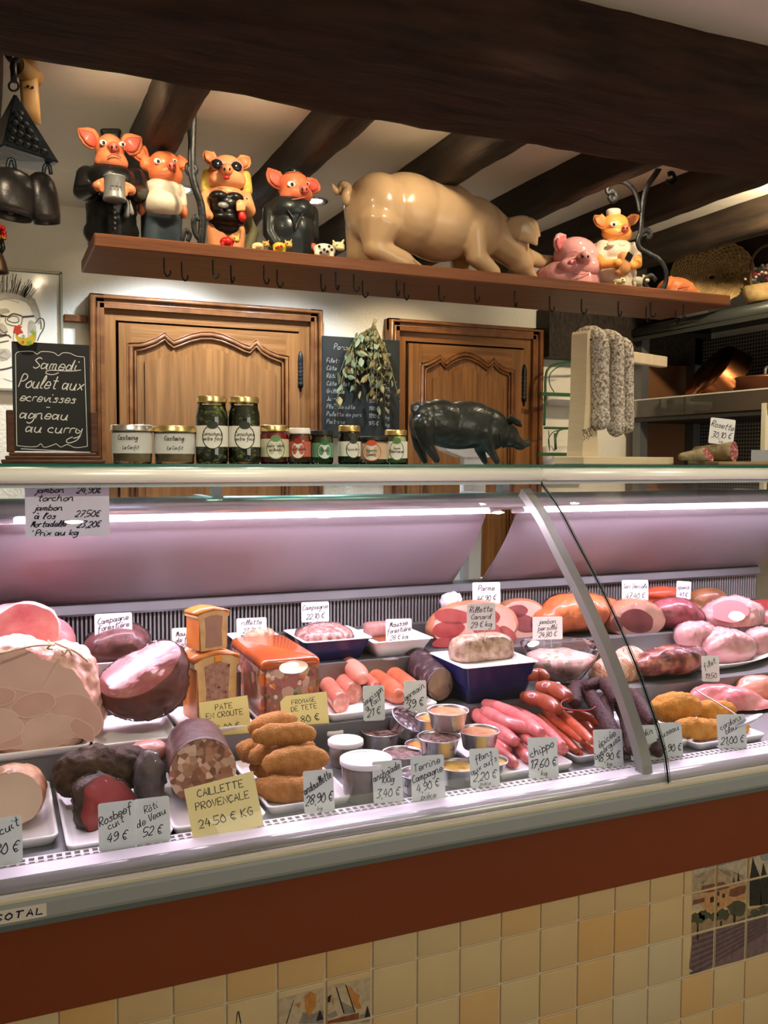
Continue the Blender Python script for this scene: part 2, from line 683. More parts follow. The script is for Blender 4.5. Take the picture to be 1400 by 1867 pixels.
# ------------------------------------------------------------------ refrigerated counter
STEEL = mat('steel', (.55, .56, .56), .32, .9)
STEELD = mat('steel_dull', (.15, .155, .155), .42, .6, col2=(.19, .195, .195), scale=3)
ALU = mat('aluminium_white', (.84, .84, .78), .32, .1)
ALUG = mat('aluminium_grey', (.36, .41, .42), .42, .15)
TEAL = mat('groove_grey', (.16, .22, .22), .5, .3)
CREAM = mat('cream_strip', (.72, .70, .52), .4)
REDP = mat('russet_panel', (.20, .046, .012), .55, bump=.05, bscale=200, col2=(.19, .043, .011), scale=3)
LEDGE = mat('white_ledge', (.82, .80, .82), .35)
BLACK = mat('black_plastic', (.01, .01, .01), .5)
LED = mat('led_tube', (1, 1, 1), emit=(1, .86, 1), estr=9)
GLASS = film('clear_glass', (.975, .985, .98), .0, .0, fres=1.42)
SHELFG = film('shelf_glass', (.55, .80, .74), .05, .02)
XA, XB, XJ = -.45, 2.48, 1.303
ctr = thing('display_counter', 'long refrigerated butcher counter with curved glass front and tiled base', 'counter', (1.0, 1.95, 0))
off = Vector((-1.0, -1.95, 0))


def cpart(name, bm, m, smooth=False, parent=None):
    bmesh.ops.translate(bm, verts=bm.verts, vec=off)
    return obj(name, bm, m, parent or ctr, smooth)


cpart('base', bx(XA, XB, 1.5505, 2.44, 0, .74), mat('grout', (.66, .58, .42), .8, bump=.3, bscale=150))
cpart('front_panel', bx(XA, XB, 1.532, 1.552, .541, .72), REDP)
pr = extrude_x(nb(), [(1.556, .712), (1.492, .712), (1.488, .726), (1.556, .726)], XA, XB)
cpart('rail_groove', pr, TEAL)
pr = extrude_x(nb(), [(1.556, .726), (1.482, .726), (1.479, .732), (1.479, .754), (1.482, .759), (1.556, .759)], XA, XB)
cpart('bumper_rail', pr, ALUG)
pr = extrude_x(nb(), [(1.55, .759), (1.484, .759), (1.483, .764), (1.487, .767), (1.55, .768)], XA, XB)
cpart('trim_strip', pr, CREAM)
lip = [(1.56, .768), (1.500, .768)]+[(1.515-.015*math.cos(a), .772+.014*math.sin(a)) for a in [math.radians(t) for t in range(0, 91, 15)]]+[(1.56, .786)]
cpart('rounded_lip', extrude_x(nb(), lip, XA, XB), mat('lip_grey', (.45, .46, .42), .3, .5), True)
cpart('ledge', extrude_x(nb(), [(1.516, .740), (1.516, .7865), (1.556, .7865), (1.560, .783), (1.560, .740)], XA, XB), LEDGE)
# front air grille: long bars and cross bars in one lattice
gr = nb()
for y in (1.562, 1.578, 1.594):
    box(gr, ((XA+XB)/2, y, .779), (XB-XA, .0045, .005))
nx = int((XB-.0)/.0145)
for i in range(nx):
    box(gr, (-.02+i*.0145, 1.578, .7795), (.0055, .034, .0045))
cpart('air_grille', gr, mat('grille_white', (.70, .69, .68), .4))
cpart('grille_well', bx(XA, XB, 1.560, 1.600, .735, .750), BLACK)
Z1, Z2, Z3 = .770, .835, .920
cpart('deck', bx(XA, XB, 1.598, 1.955, .735, Z1), STEELD)
cpart('deck', bx(XA, XB, 1.955, 2.19, .735, Z2), STEELD)
cpart('deck', bx(XA, XB, 2.19, 2.425, .735, Z3), STEELD)
# vent in the rear wall of the case
cpart('rear_wall', bx(XA, XB, 2.412, 2.44, .74, 1.052), BLACK)
cpart('rear_ledge', extrude_x(nb(), [(2.44, 1.05), (2.395, 1.05), (2.392, 1.056), (2.400, 1.078), (2.412, 1.084), (2.44, 1.084)], XA, XB), STEELD)
cpart('rear_ledge', extrude_x(nb(), [(2.44, .92), (2.396, .92), (2.396, .966), (2.404, .970), (2.44, .970)], XA, XB), STEELD)
sl = cpart('slat', bx(.10, .1045, 2.404, 2.4115, .966, 1.052), mat('slat_grey', (.24, .24, .23), .5))
for i in range(1, 222):
    share(sl, ctr, (i*.0107, 0, 0))
# rear sliding panels, bowed, leaning back
DOOR = mat('smoked_panel', (.27, .235, .26), .38, col2=(.30, .265, .29), scale=2, contrast=.1)


def bowed(x0, x1):
    bm = nb()
    P = [(2.185+.225*t-.020*math.sin(math.pi*t), 1.335-.255*t) for t in [i/10 for i in range(11)]]
    extrude_x(bm, P+[(y+.005, z) for y, z in P[::-1]], x0, x1)
    return bm


cpart('rear_panel', bowed(XA, 1.262), DOOR, True)
cpart('rear_panel', bowed(1.362, XB), DOOR, True)
# light canopy and tubes
can = [(2.150, 1.345), (2.160, 1.322), (2.185, 1.312), (2.235, 1.322), (2.250, 1.345), (2.235, 1.358), (2.17, 1.360)]
cpart('light_canopy', extrude_x(nb(), can, XA, XB), mat('canopy_metal', (.50, .54, .56), .30, .6), True)
for a, b in ((.02, 1.270), (1.345, XB-.05)):
    t = nb()
    tube(t, [(a, 2.176, 1.310), (b, 2.176, 1.310)], .0065, 10)
    cpart('light_tube', t, LED, True)
    for e in (a, b):
        t = nb()
        tube(t, [(e-.018, 2.176, 1.310), (e+.018, 2.176, 1.310)], .0075, 10)
        cpart('tube_socket', t, LEDGE, True)
# curved front glass, from the photo's glass joint
GP = [(2.000, 1.392), (1.961, 1.365), (1.910, 1.326), (1.838, 1.254), (1.726, 1.140), (1.623, 1.018), (1.546, .902), (1.508, .830), (1.4935, .768)]
gp = [(v.x, v.y) for v in smoothpts([(a, b, 0) for a, b in GP], 5)]


def glass_sheet(x0, x1, th=.006):
    bm = nb()
    inner = []
    for i, (y, z) in enumerate(gp):
        a, b = gp[max(i-1, 0)], gp[min(i+1, len(gp)-1)]
        dy, dz = b[0]-a[0], b[1]-a[1]
        d = math.hypot(dy, dz)
        inner.append((y-dz/d*th, z+dy/d*th))
    inner = [(y+(y-i2[0])*0, z) for (y, z), i2 in zip(inner, gp)]
    V = [[bm.verts.new((x, y, z)) for y, z in gp] for x in (x0, x1)]
    for i in range(len(gp)-1):
        bm.faces.new((V[0][i], V[0][i+1], V[1][i+1], V[1][i]))
    return bm


cpart('curved_glass', glass_sheet(XA, XJ-.004), GLASS, True)
cpart('curved_glass', glass_sheet(XJ+.004, XB), GLASS, True)
for dx, wd, m_ in ((0, .0022, BLACK), (-.0055, .0008, mat('glass_edge', (.10, .22, .18), .2)), (.0055, .0008, mat('glass_edge', (.10, .22, .18), .2))):
    s = nb()
    for sgn in (0,):
        tube(s, [(XJ+dx, y-.001, z) for y, z in gp], wd, 6)
    cpart('glass_seal', s, m_, True)
arm = nb()
ap = []
for i, (y, z) in enumerate(gp):
    a, b = gp[max(i-1, 0)], gp[min(i+1, len(gp)-1)]
    dy, dz = b[0]-a[0], b[1]-a[1]
    d = math.hypot(dy, dz)
    ap.append((y-dz/d*.040, z+dy/d*.040, y-dz/d*.016, z+dy/d*.016))
V = []
for (y, z, y2, z2) in ap:
    V.append([arm.verts.new(c) for c in ((1.252, y2, z2), (1.278, y2, z2), (1.278, y, z), (1.252, y, z))])
for A, B in zip(V, V[1:]):
    for k in range(4):
        arm.faces.new((A[k], A[(k+1) % 4], B[(k+1) % 4], B[k]))
arm.faces.new(V[0])
arm.faces.new(V[-1][::-1])
bmesh.ops.recalc_face_normals(arm, faces=arm.faces)
cpart('glass_support_arm', arm, mat('arm_grey', (.22, .23, .195), .40, .4))
# top rail and glass worktop
rp = [(2.06, 1.398), (2.000, 1.397), (1.986, 1.399), (1.980, 1.407), (1.983, 1.422), (1.996, 1.432), (2.06, 1.434)]
for a, b in ((XA, XJ-.003), (XJ+.003, XB)):
    cpart('top_rail', extrude_x(nb(), rp, a, b), ALU, True)
    cpart('glass_clip', bx(a, b, 1.992, 2.01, 1.389, 1.397), ALUG)
cpart('glass_worktop', bx(XA, XB, 1.990, 2.335, 1.4345, 1.4395), SHELFG)
cpart('worktop_edge', bx(XA, XB, 1.9885, 1.990, 1.4345, 1.4395), mat('glass_green_edge', (.02, .12, .09), .15))
for x in (-.35, .50, 1.315, 2.4):
    cpart('worktop_post', bx(x-.012, x+.012, 2.19, 2.225, 1.36, 1.4315), ALUG)
    cpart('canopy_post', bx(x-.010, x+.010, 2.42, 2.44, 1.05, 1.33), ALUG)
    cpart('canopy_arm', bx(x-.010, x+.010, 2.20, 2.44, 1.335, 1.355), ALUG)
ZT = 1.4395
# sticker on the rail
stk = nb()
p = at(38, 1675, Y=1.479)
box(stk, (p.x-.02, 1.4785, .7428), (.115, .001, .021))
so = cpart('maker_sticker', stk, mat('sticker', (.75, .74, .62), .5))
tx = nb()
write(tx, 'SOTAL', p.x-.037, .7375, .0105, lambda u, v: Vector((u, 1.4778, v)), wd=.0026, slant=.3, smooth=False, sp=2.2, width=1.75)
cpart('lettering', tx, mat('sticker_blue', (.015, .02, .12), .5), parent=so)
# ------------------------------------------------------------------ wall tiles on the base
TC = [mat('tile_%s' % n, c, .35, col2=c2, scale=9, contrast=.1, coat=.2) for n, c, c2 in
      (('sand', (.68, .52, .27), (.62, .47, .24)), ('honey', (.70, .48, .21), (.64, .44, .20)), ('straw', (.68, .55, .31), (.62, .50, .27)), ('ochre', (.68, .43, .16), (.66, .45, .20)), ('pale', (.64, .56, .35), (.60, .51, .31)))]
PX, PZ, X0T, Z0T = .0943, .0960, .740, .478
tm = {}
TILES = {}
for ix in range(-9, 15):
    for iz in range(-5, 1):
        x0, z0 = X0T+ix*PX, Z0T-PZ+(iz+1)*PZ
        z1 = min(z0+PZ, .5405)
        m_ = TC[random.choices(range(5), (6, 3, 5, .9, 2))[0]]
        key = (m_.name, iz == 0)
        if x0+PX > XB:
            continue
        if key not in tm:
            b_ = nb()
            h = z1-z0
            box(b_, (PX/2, 1.5525, h/2), (PX-.0050, .011, h-.0050 if iz < 0 else h-.0025), bev=.0022, seg=2)
            bmesh.ops.translate(b_, verts=b_.verts, vec=off)
            tm[key] = obj('tile', b_, m_, ctr, True, loc=(x0, 0, z0))
            TILES[ix, iz] = tm[key]
        else:
            TILES[ix, iz] = share(tm[key], ctr, (x0, 0, z0))
# ------------------------------------------------------------------ back wall: cupboards, slate, herbs, picture
OAK = mat('cupboard_oak', (.155, .060, .014), .40, col2=(.28, .120, .034), scale=7, stretch=(9, 9, .45), contrast=.35, bump=.35, bscale=14, detail=8, coat=.25)
OAKH = mat('cupboard_oak_rail', (.165, .063, .015), .40, col2=(.28, .120, .034), scale=7, stretch=(.45, 9, 9), contrast=.35, bump=.35, bscale=14, detail=8, coat=.25)
OAKD = mat('cupboard_moulding', (.13, .045, .014), .4, col2=(.22, .085, .025), scale=20, coat=.3)
IRON = mat('black_iron', (.018, .018, .019), .42, .7, col2=(.04, .04, .042), scale=60, bump=.3, bscale=120)
GAP = mat('dark_gap', (.012, .005, .002), .9)


def cupboard(x0, x1, ztop, dx0, dx1, dztop, arch, sx0, sx1, hx, hz0, hz1, label):
    """all values world metres; arch = list of (x,z)"""
    zb = .55
    t = thing('oak_cupboard', label, 'cupboard', ((x0+x1)/2, YW, zb))
    o_ = Vector((-(x0+x1)/2, -YW, -zb))

    def part(n, bm, m, par=None, sm=False):
        bmesh.ops.translate(bm, verts=bm.verts, vec=o_)
        return obj(n, bm, m, par or t, sm)
    part('stile', bx(x0, dx0, YW-.03, YW-.001, zb, ztop), OAK)
    part('stile', bx(dx1, x1, YW-.03, YW-.001, zb, ztop), OAK)
    part('top_rail', bx(dx0, dx1, YW-.03, YW-.001, dztop, ztop), OAKH)
    part('shadow_gap', bx(dx0, dx1, YW-.012, YW-.001, zb, dztop), GAP)
    # stepped architrave
    for k, (i, wd, pr) in enumerate(((0, .020, .052), (.022, .012, .045), (.037, .007, .036))):
        bm = nb()
        a, b, c = x0+i, x1-i, ztop-i
        tube(bm, [(a+wd/2, YW-pr, zb), (a+wd/2, YW-pr, c-wd/2), (b-wd/2, YW-pr, c-wd/2), (b-wd/2, YW-pr, zb)], wd*.62, 8, up=(0, 1, 0))
        part('architrave', bm, OAKD, None, True)
    part('backing', bx(x0, x1, YW-.05, YW-.03, ztop-.046, ztop), OAKD)
    part('backing', bx(x0, x0+.046, YW-.05, YW-.03, zb, ztop), OAKD)
    part('backing', bx(x1-.046, x1, YW-.05, YW-.03, zb, ztop), OAKD)
    g = .009
    door = part('door', bx(dx0+g, dx1-.002, YW-.034, YW-.012, zb+.004, dztop-g), OAK)
    # door frame boards
    part('door_stile', bx(dx0+g, sx0, YW-.040, YW-.034, zb+.004, dztop-g), OAK, door)
    part('door_stile', bx(sx1, dx1-.002, YW-.040, YW-.034, zb+.004, dztop-g), OAK, door)
    top = [(sx0, dztop-g), (sx1, dztop-g)]
    bm = nb()
    prism(bm, top+[(x, z) for x, z in arch[::-1]], YW-.040, YW-.034)
    part('door_rail', bm, OAKH, door)
    # arched moulding
    for dz, r in ((0, .0085), (-.014, .0050), (.012, .0030)):
        bm = nb()
        s = 1 if dz <= 0 else -1
        pts = [(arch[0][0]-dz, YW-.041, zb+.01)]+[(x-(dz if i == 0 else (-dz if i == len(arch)-1 else 0)), YW-.041, z+dz) for i, (x, z) in enumerate(arch)]+[(arch[-1][0]+dz, YW-.041, zb+.01)]
        tube(bm, pts, r, 8, up=(0, 1, 0))
        part('panel_moulding', bm, OAKD, door, True)
    # raised field
    n = len(arch)
    fld = []
    for i, (x, z) in enumerate(arch):
        u = i/(n-1)
        fld.append((x+(.045*(1-u)-.045*u), z-.048))
    bm = nb()
    prism(bm, [(fld[0][0], zb+.02)]+fld+[(fld[-1][0], zb+.02)], YW-.043, YW-.034)
    part('raised_field', bm, OAK, door)
    # turned hinge
    h = hz1-hz0
    pf = [(0, 0), (.003, .004), (.006, .03*h/.2), (.009, .12*h), (.011, .2*h)]
    for k in range(6):
        pf += [(.0105, (.22+.09*k)*h), (.0085, (.25+.09*k)*h), (.0105, (.29+.09*k)*h)]
    pf += [(.009, .88*h), (.006, .95*h), (.003, h-.003), (0, h)]
    part('hinge', lathe(nb(), pf, 14, (hx, YW-.044, hz0)), IRON, door, True)
    part('hinge', lathe(nb(), pf, 14, (hx, YW-.044, hz0-.55)), IRON, door, True)
    return t


def W(x, y, Y=3.262):
    p = at(x, y, Y=Y)
    return p.x, p.z


aL = [(239, 632), (262, 630), (284, 622), (300, 612), (307, 620), (316, 627), (330, 622), (348, 615), (366, 611), (385, 611), (404, 615), (425, 624), (443, 633), (455, 637), (461, 630), (467, 625), (476, 636), (490, 645), (505, 651), (521, 655)]
aR = [(770, 667), (780, 665), (790, 660), (802, 652), (807, 659), (812, 664), (822, 656), (834, 650), (846, 647), (858, 649), (872, 656), (888, 668), (894, 664), (900, 658), (906, 667), (915, 673), (924, 677), (933, 679)]
cl = [W(*q) for q in aL]
cr_ = [W(*q) for q in aR]
cupboard(W(163, 535)[0], W(586, 571)[0], W(163, 535)[1], W(211, 583)[0], W(546, 610)[0], W(211, 583)[1], cl, W(239, 632)[0], W(521, 655)[0], W(547, 640)[0], W(547, 716)[1], W(547, 640)[1], 'wide oak wall cupboard with arched door panel behind the gherkin jars')
cupboard(W(707, 580)[0], W(987, 605)[0], W(707, 580)[1], W(741, 620)[0], W(957, 638)[0], W(741, 621)[1], cr_, W(769, 650)[0], W(933, 660)[0], W(955, 640)[0], W(955, 742)[1], W(955, 664)[1], 'narrower oak wall cupboard behind the black iron pig')
# dark lintel block right of the cupboard, and a dado strip at the left
p0, p1 = at(988, 585, Y=3.25), at(988, 652, Y=3.25)
struct('trim_1', bx(p0.x+.004, 2.98, 3.20, YW, p1.z, p0.z+.05), JOISTW)
p0, p1 = at(114, 577, Y=3.29), at(164, 590, Y=3.29)
struct('trim_2', bx(p0.x+.002, .305, 3.278, YW, p1.z, p1.z+.026, bev=.004), OAKD)

# slate price board
SLATE = mat('slate', (.012, .014, .013), .75, col2=(.020, .023, .021), scale=8)
CHALK = mat('chalk', (.62, .63, .60), .9)
CHALKF = mat('chalk_faint', (.30, .31, .30), .9)
q0, q1 = at(587, 612, Y=3.225), at(727, 800, Y=3.225)
slt = tag(obj('price_slate', box(nb(), (0, 0, 0), (q1.x-q0.x, .012, q0.z-q1.z), bev=.003), SLATE, None, False, ((q0.x+q1.x)/2, 3.225, (q0.z+q1.z)/2)), 'black price slate hanging between the two oak cupboards', 'slate board')
tx = nb()
w2, h2 = (q1.x-q0.x)/2, (q0.z-q1.z)/2
S_ = lambda u, v: Vector((u, -.0067, v))
tx1, tx2, tx3, tx4 = nb(), nb(), nb(), nb()
tx5 = nb()
write(tx5, 'Porc', -w2+.045, h2-.048, .020, S_, wd=.0022)
write(tx4, 'Rouge', .06, h2-.062, .017, S_, wd=.0022)
rows = ['Filet', 'Côte', 'Rôti', 'Côte filet', 'Grillade', 'Jarret', 'Plat de côte', 'Palette de porc', 'Poitrine']
vals = ['1890', '1690', '1560', '1450', '1280', '950', '1180', '1390', '975']
for i, (a, b) in enumerate(zip(rows, vals)):
    z = h2-.098-i*.0285
    write(tx1, a, -w2+.016, z, .015, S_, wd=.0018, wob=.04)
    write(tx2, b+' €', .028, z-.003, .014, S_, wd=.0020, wob=.04, sp=1.0)
    write(tx3, 'kg', .098, z-.006, .013, S_, wd=.0018)
for q_ in (tx1, tx2, tx3, tx4, tx5):
    obj('lettering', q_, CHALKF, slt, False)

# dried herb bouquet hanging over the slate
hp = at(676, 598, Y=3.19)
hb = thing('dried_herb_bouquet', 'bouquet of dried bay and herbs hanging over the price slate', 'herb bouquet', hp)
LEAF = [mat('leaf_olive', (.125, .125, .045), .7, col2=(.09, .095, .035), scale=30), mat('leaf_sage', (.17, .19, .105), .75, col2=(.13, .155, .085), scale=30), mat('leaf_straw', (.23, .18, .065), .75, col2=(.17, .13, .05), scale=30)]
lm = []
for k in range(3):
    b_ = nb()
    n = 6
    rows_ = []
    for i in range(n+1):
        t = i/n
        wd = .0105*math.sin(math.pi*min(.97, max(.06, t))**.8)*(1.0 if k else .8)
        zz = -t*.042
        cy = .005*math.sin(t*3.1+k)
        rows_.append([b_.verts.new((-wd, cy+.0025, zz)), b_.verts.new((0, cy-.001, zz)), b_.verts.new((wd, cy+.0025, zz))])
    for A, B in zip(rows_, rows_[1:]):
        for j in range(2):
            b_.faces.new((A[j], A[j+1], B[j+1], B[j]))
    lm.append(b_)
lo = [obj('leaf', b_, LEAF[k], hb, True) for k, b_ in enumerate(lm)]
rs = random.Random(5)
ends = [(-62, 132), (-48, 98), (-30, 82), (-12, 70), (2, 78), (18, 90), (28, 118), (-40, 60), (-20, 45), (5, 50), (22, 62), (48, 120), (38, 100), (10, 128), (-2, 110), (-28, 105), (30, 135), (-52, 78)]
m1 = mx(hp)
first = [True]*3
for ei, (ex, ey) in enumerate(ends):
    e = Vector((ex*m1*1.02, rs.uniform(-.035, .02), -ey*m1))
    st = nb()
    mid = Vector((e.x*.62+rs.uniform(-.012, .012), e.y*.6, e.z*.34))
    pts = smoothpts([(rs.uniform(-.004, .012)+.012, rs.uniform(-.005, .005), .012), mid, e], 5)
    tube(st, pts, .0011, 5)
    obj('stem', st, LEAF[2], hb)
    nl = 13
    for j in range(nl):
        t = .25+.75*j/(nl-1)
        p = pts[min(len(pts)-1, int(t*(len(pts)-1)))]
        k = rs.choice((0, 0, 1, 1, 2)) if ex < 12 else rs.choice((0, 2, 2))
        rot = (rs.uniform(-.5, .5), rs.uniform(-1.0, 1.0)+e.x*4, rs.uniform(-1.2, 1.2))
        s = rs.uniform(.65, 1.15) if ex < 15 else rs.uniform(.45, .8)
        p = p+Vector((rs.uniform(-.018, .018), rs.uniform(-.012, .012), rs.uniform(-.01, .01)))
        if first[k]:
            lo[k].location, lo[k].rotation_euler, lo[k].scale = p, rot, (s, s, s)
            first[k] = False
        else:
            share(lo[k], hb, p, rot, (s, s, s))
b_ = nb()
for dx in (0, .006, -.004):
    tube(b_, [(.004+dx*.4, 0, 0), (.014+dx, 0, .022), (.020+dx*1.6, .0, .036)], .0016, 5)
obj('stem', b_, LEAF[2], hb)

# framed portrait drawing
fr0, fr1 = at(113, 497, Y=3.285), at(113, 716, Y=3.285)
fw = .50
pic = thing('framed_drawing', 'framed pencil portrait of a spiky-haired man in glasses', 'picture', (fr0.x-fw/2, 3.285, (fr0.z+fr1.z)/2))
fh = fr0.z-fr1.z
FRM = mat('picture_frame', (.30, .29, .22), .4, .2)
for nm, c, s in (('frame_side', (-fw/2+.004, 0, 0), (.009, .022, fh)), ('frame_side', (fw/2-.004, 0, 0), (.009, .022, fh)), ('frame_side', (0, 0, fh/2-.004), (fw, .022, .009)), ('frame_side', (0, 0, -fh/2+.004), (fw, .022, .009))):
    obj(nm, box(nb(), c, s, bev=.0015), FRM, pic, False)
obj('paper', box(nb(), (0, .002, 0), (fw-.01, .004, fh-.01)), mat('drawing_paper', (.72, .71, .64), .22, coat=.6), pic, False)
INK = mat('pencil', (.055, .050, .045), .8)
INKG = mat('pencil_grey', (.30, .285, .26), .8)
dk, gy = nb(), nb()


def D(u, v):   # pixel coordinates of the photo -> drawing plane
    p = at(u, v, Y=3.284)
    return Vector((p.x-(fr0.x-fw/2), -.0012, p.z-(fr0.z+fr1.z)/2))


def D2(u, v):
    return D(u, v)+Vector((0, -.0004, 0))


def sk(bm, pts, wd, f=D):
    q = [(v.x, v.y) for v in smoothpts([(a, b, 0) for a, b in pts], 4)] if len(pts) > 2 else pts
    ribbon(bm, q, wd, f)


r3 = random.Random(3)
for k in range(95):
    a = r3.uniform(-1.75, .95)
    bx0, by0 = 8+62*math.sin(a)*.92, 575-42*math.cos(a)
    ln = r3.uniform(18, 34)*(1.15-.25*abs(a))
    ex, ey = bx0+math.sin(a*.75)*ln, by0-math.cos(a*.75)*ln
    sk(dk if k % 3 == 0 else gy, [(bx0, by0), ((bx0+ex)/2+r3.uniform(-3, 3), (by0+ey)/2), (ex, ey)], r3.uniform(.6, 2.0), D if k % 3 else D2)
for pts, wd, d in ([(62, 545), (72, 575), (76, 600)], 2.5, 0), ([(-30, 541), (10, 532), (45, 538)], 1.0, 0), ([(-20, 552), (8, 545), (35, 552)], .9, 0), ([(0, 574), (14, 577), (24, 572), (40, 576)], 2.2, 1), \
        ([(14, 580), (22, 576), (32, 578), (34, 586), (24, 588), (14, 584), (14, 580)], 1.2, 1), ([(40, 578), (62, 576)], 3.0, 1), ([(10, 577), (12, 590), (36, 594), (41, 578)], 1.2, 1), ([(0, 577), (8, 577)], 2.6, 1), \
        ([(64, 590), (72, 580), (80, 584), (80, 598), (72, 612), (68, 622)], 1.6, 1), ([(70, 590), (75, 588), (74, 600)], 1.0, 0), ([(0, 582), (-2, 596), (6, 606), (14, 604)], 1.5, 1), \
        ([(-24, 617), (0, 614), (14, 611), (20, 616)], 2.2, 1), ([(-20, 624), (0, 624), (16, 621)], 1.6, 1), ([(66, 624), (58, 640), (36, 662), (12, 672), (-20, 676)], 2.4, 1), ([(46, 645), (60, 672), (80, 690)], 1.8, 0), \
        ([(58, 612), (52, 640), (40, 655)], 4.5, 0), ([(10, 640), (-4, 648), (14, 655)], 3.5, 0), ([(30, 600), (24, 615), (28, 630)], 1.2, 0), ([(6, 690), (40, 700), (75, 702)], 1.0, 0), ([(-10, 608), (4, 611), (12, 609)], 3, 1):
    sk(dk if d else gy, pts, wd, D2 if d else D)
shade = nb()
DS_ = lambda u, v: D(u, v)+Vector((0, .0003, 0))
for poly in ([(-30, 560), (-20, 535), (5, 528), (40, 530), (62, 545), (74, 575), (70, 590), (60, 572), (48, 552), (20, 545), (0, 548)], [(52, 586), (64, 590), (66, 618), (56, 640), (44, 652), (50, 620)], [(-4, 592), (6, 590), (14, 602), (4, 608), (-6, 606)], [(-10, 640), (14, 636), (20, 650), (2, 658)], [(40, 655), (58, 640), (64, 668), (78, 690), (60, 684)], [(-10, 566), (10, 562), (18, 568), (8, 572), (-10, 572)]):
    q = smoothpts([(a, b, 0) for a, b in poly], 3, True)
    shade.faces.new([shade.verts.new(DS_(v.x, v.y)) for v in q])
bmesh.ops.recalc_face_normals(shade, faces=shade.faces)
obj('pencil_shading', shade, mat('pencil_wash', (.46, .44, .40), .8, col2=(.36, .345, .31), scale=60), pic, False)
obj('pencil_line', gy, INKG, pic, False)
obj('pencil_line', dk, INK, pic, False)

# ------------------------------------------------------------------ things on the glass worktop
WOODDK = mat('easel_wood', (.060, .022, .010), .4, col2=(.10, .040, .018), scale=20, stretch=(1, 1, 6), coat=.2)
eb = at(97, 829, Y=2.10)
ea = thing('chalkboard_easel', 'small easel chalkboard listing the Saturday dishes', 'chalkboard', (eb.x, 2.10, ZT))
me_ = mx(eb)
bw, bh = 141*me_, 197*mz(eb)
b0 = .026
tilt = Matrix.Rotation(math.radians(-4), 4, 'X')
for k, (wd, dp, z0, z1) in enumerate(((186, .085, 0, .008), (172, .070, .008, .016), (158, .055, .016, .023))):
    obj('base_step', box(nb(), (0, 0, (z0+z1)/2), (wd*me_, dp, z1-z0), bev=.002), WOODDK, ea, False)
for s in (-1, 1):
    obj('side_post', box(nb(), (s*(bw/2+.006), .0, .023+.045), (.016, .022, .09), bev=.002), WOODDK, ea, False)
bd = obj('slate_panel', box(nb(), (0, 0, bh/2), (bw, .007, bh)), mat('chalkboard', (.006, .007, .007), .55), ea, False, (0, 0, b0), (math.radians(-4), 0, 0))
tx = nb()
B_ = lambda u, v: Vector((u, -.0040, v))
u_ = bw/141


def bl(px, py):
    return (px-94)*u_, (812-py)*u_*1.0


for t_, px, py, h, wd in (('Samedi', 60, 653, 21, 2.2), ('Poulet aux', 34, 690, 24, 2.4), ('ecrevisses', 36, 716, 17, 2.2), ('-', 80, 735, 20, 2.0), ('agneau', 34, 749, 19, 2.4), ('au curry', 44, 775, 19, 2.4)):
    x, y = bl(px, py)
    wn = {'Samedi': 84, 'Poulet aux': 118, 'ecrevisses': 102, '-': 9, 'agneau': 90, 'au curry': 104}[t_]*u_
    wf = wn/max(1e-6, text_width(t_, h*u_, 1.2))
    write(tx, t_, x, y, h*u_, B_, wd=wd*u_*.8, sp=1.2, width=wf, slant=.6, rot=-.02)
for pts in ([(148, 653), (126, 656), (90, 656), (84, 662), (96, 664), (107, 660)], [(140, 770), (146, 776), (138, 790), (122, 796), (119, 790), (130, 784)], ):
    ribbon(tx, [(v.x, v.y) for v in smoothpts([(*bl(*q), 0) for q in pts], 5)], 1.6*u_, B_)
bor = [(30, 628), (29, 802)], [(155, 628), (157, 802)]
for pts in bor:
    ribbon(tx, [bl(*q) for q in pts], 1.2*u_, B_)
for pts in ([(30, 628), (36, 623), (60, 621), (68, 626), (75, 621), (88, 620), (100, 622), (107, 627), (115, 621), (128, 621), (140, 626), (155, 627)], [(29, 802), (50, 804), (65, 803), (72, 798), (78, 805), (94, 800), (100, 798), (108, 804), (120, 799), (135, 805), (157, 802)]):
    ribbon(tx, [(v.x, v.y) for v in smoothpts([(*bl(*q), 0) for q in pts], 3)], 1.2*u_, B_)
ribbon(tx, [bl(36, 808), bl(160, 814)], 1.4*u_, B_)
obj('chalk_lettering', tx, CHALK, bd, False)
# hen ornament clipped on the board
hn = at(46, 631, Y=2.085)
hen = thing('hen_ornament', 'painted yellow wooden hen clipped to the chalkboard corner', 'ornament', hn)
mm = mx(hn)


def hp_(pts, d0, d1, col, nm):
    bm = nb()
    prism(bm, [((a-46)*mm, (631-b)*mm) for a, b in pts], d0, d1)
    return obj(nm, bm, mat(nm+'_paint', col, .5), hen, False)


hp_([(28, 602), (33, 613), (44, 616), (56, 612), (62, 600), (66, 604), (65, 617), (60, 626), (52, 630), (40, 630), (33, 625), (29, 615)], -.004, .002, (.62, .50, .04), 'hen_body')
hp_([(24, 608), (26, 598), (28, 592), (32, 594), (35, 590), (38, 594), (41, 594), (38, 598), (43, 606), (36, 608), (32, 612), (28, 606)], -.005, .001, (.55, .05, .03), 'hen_head')
hp_([(55, 603), (60, 598), (63, 602), (66, 602), (64, 612), (60, 606)], -.005, .001, (.25, .45, .08), 'hen_tail')
hp_([(50, 629), (49, 620), (52, 624), (53, 617), (55, 623), (58, 619), (57, 628)], -.005, -.004, (.20, .42, .05), 'hen_grass')
hp_([(41, 611), (43, 608), (45, 611), (48, 612), (45, 614), (43, 617), (41, 614), (38, 612)], -.005, -.004, (.30, .45, .50), 'hen_cross')
hp_([(39, 624), (41, 621), (44, 622), (44, 626), (41, 627)], -.005, -.004, (.60, .10, .03), 'hen_flower')

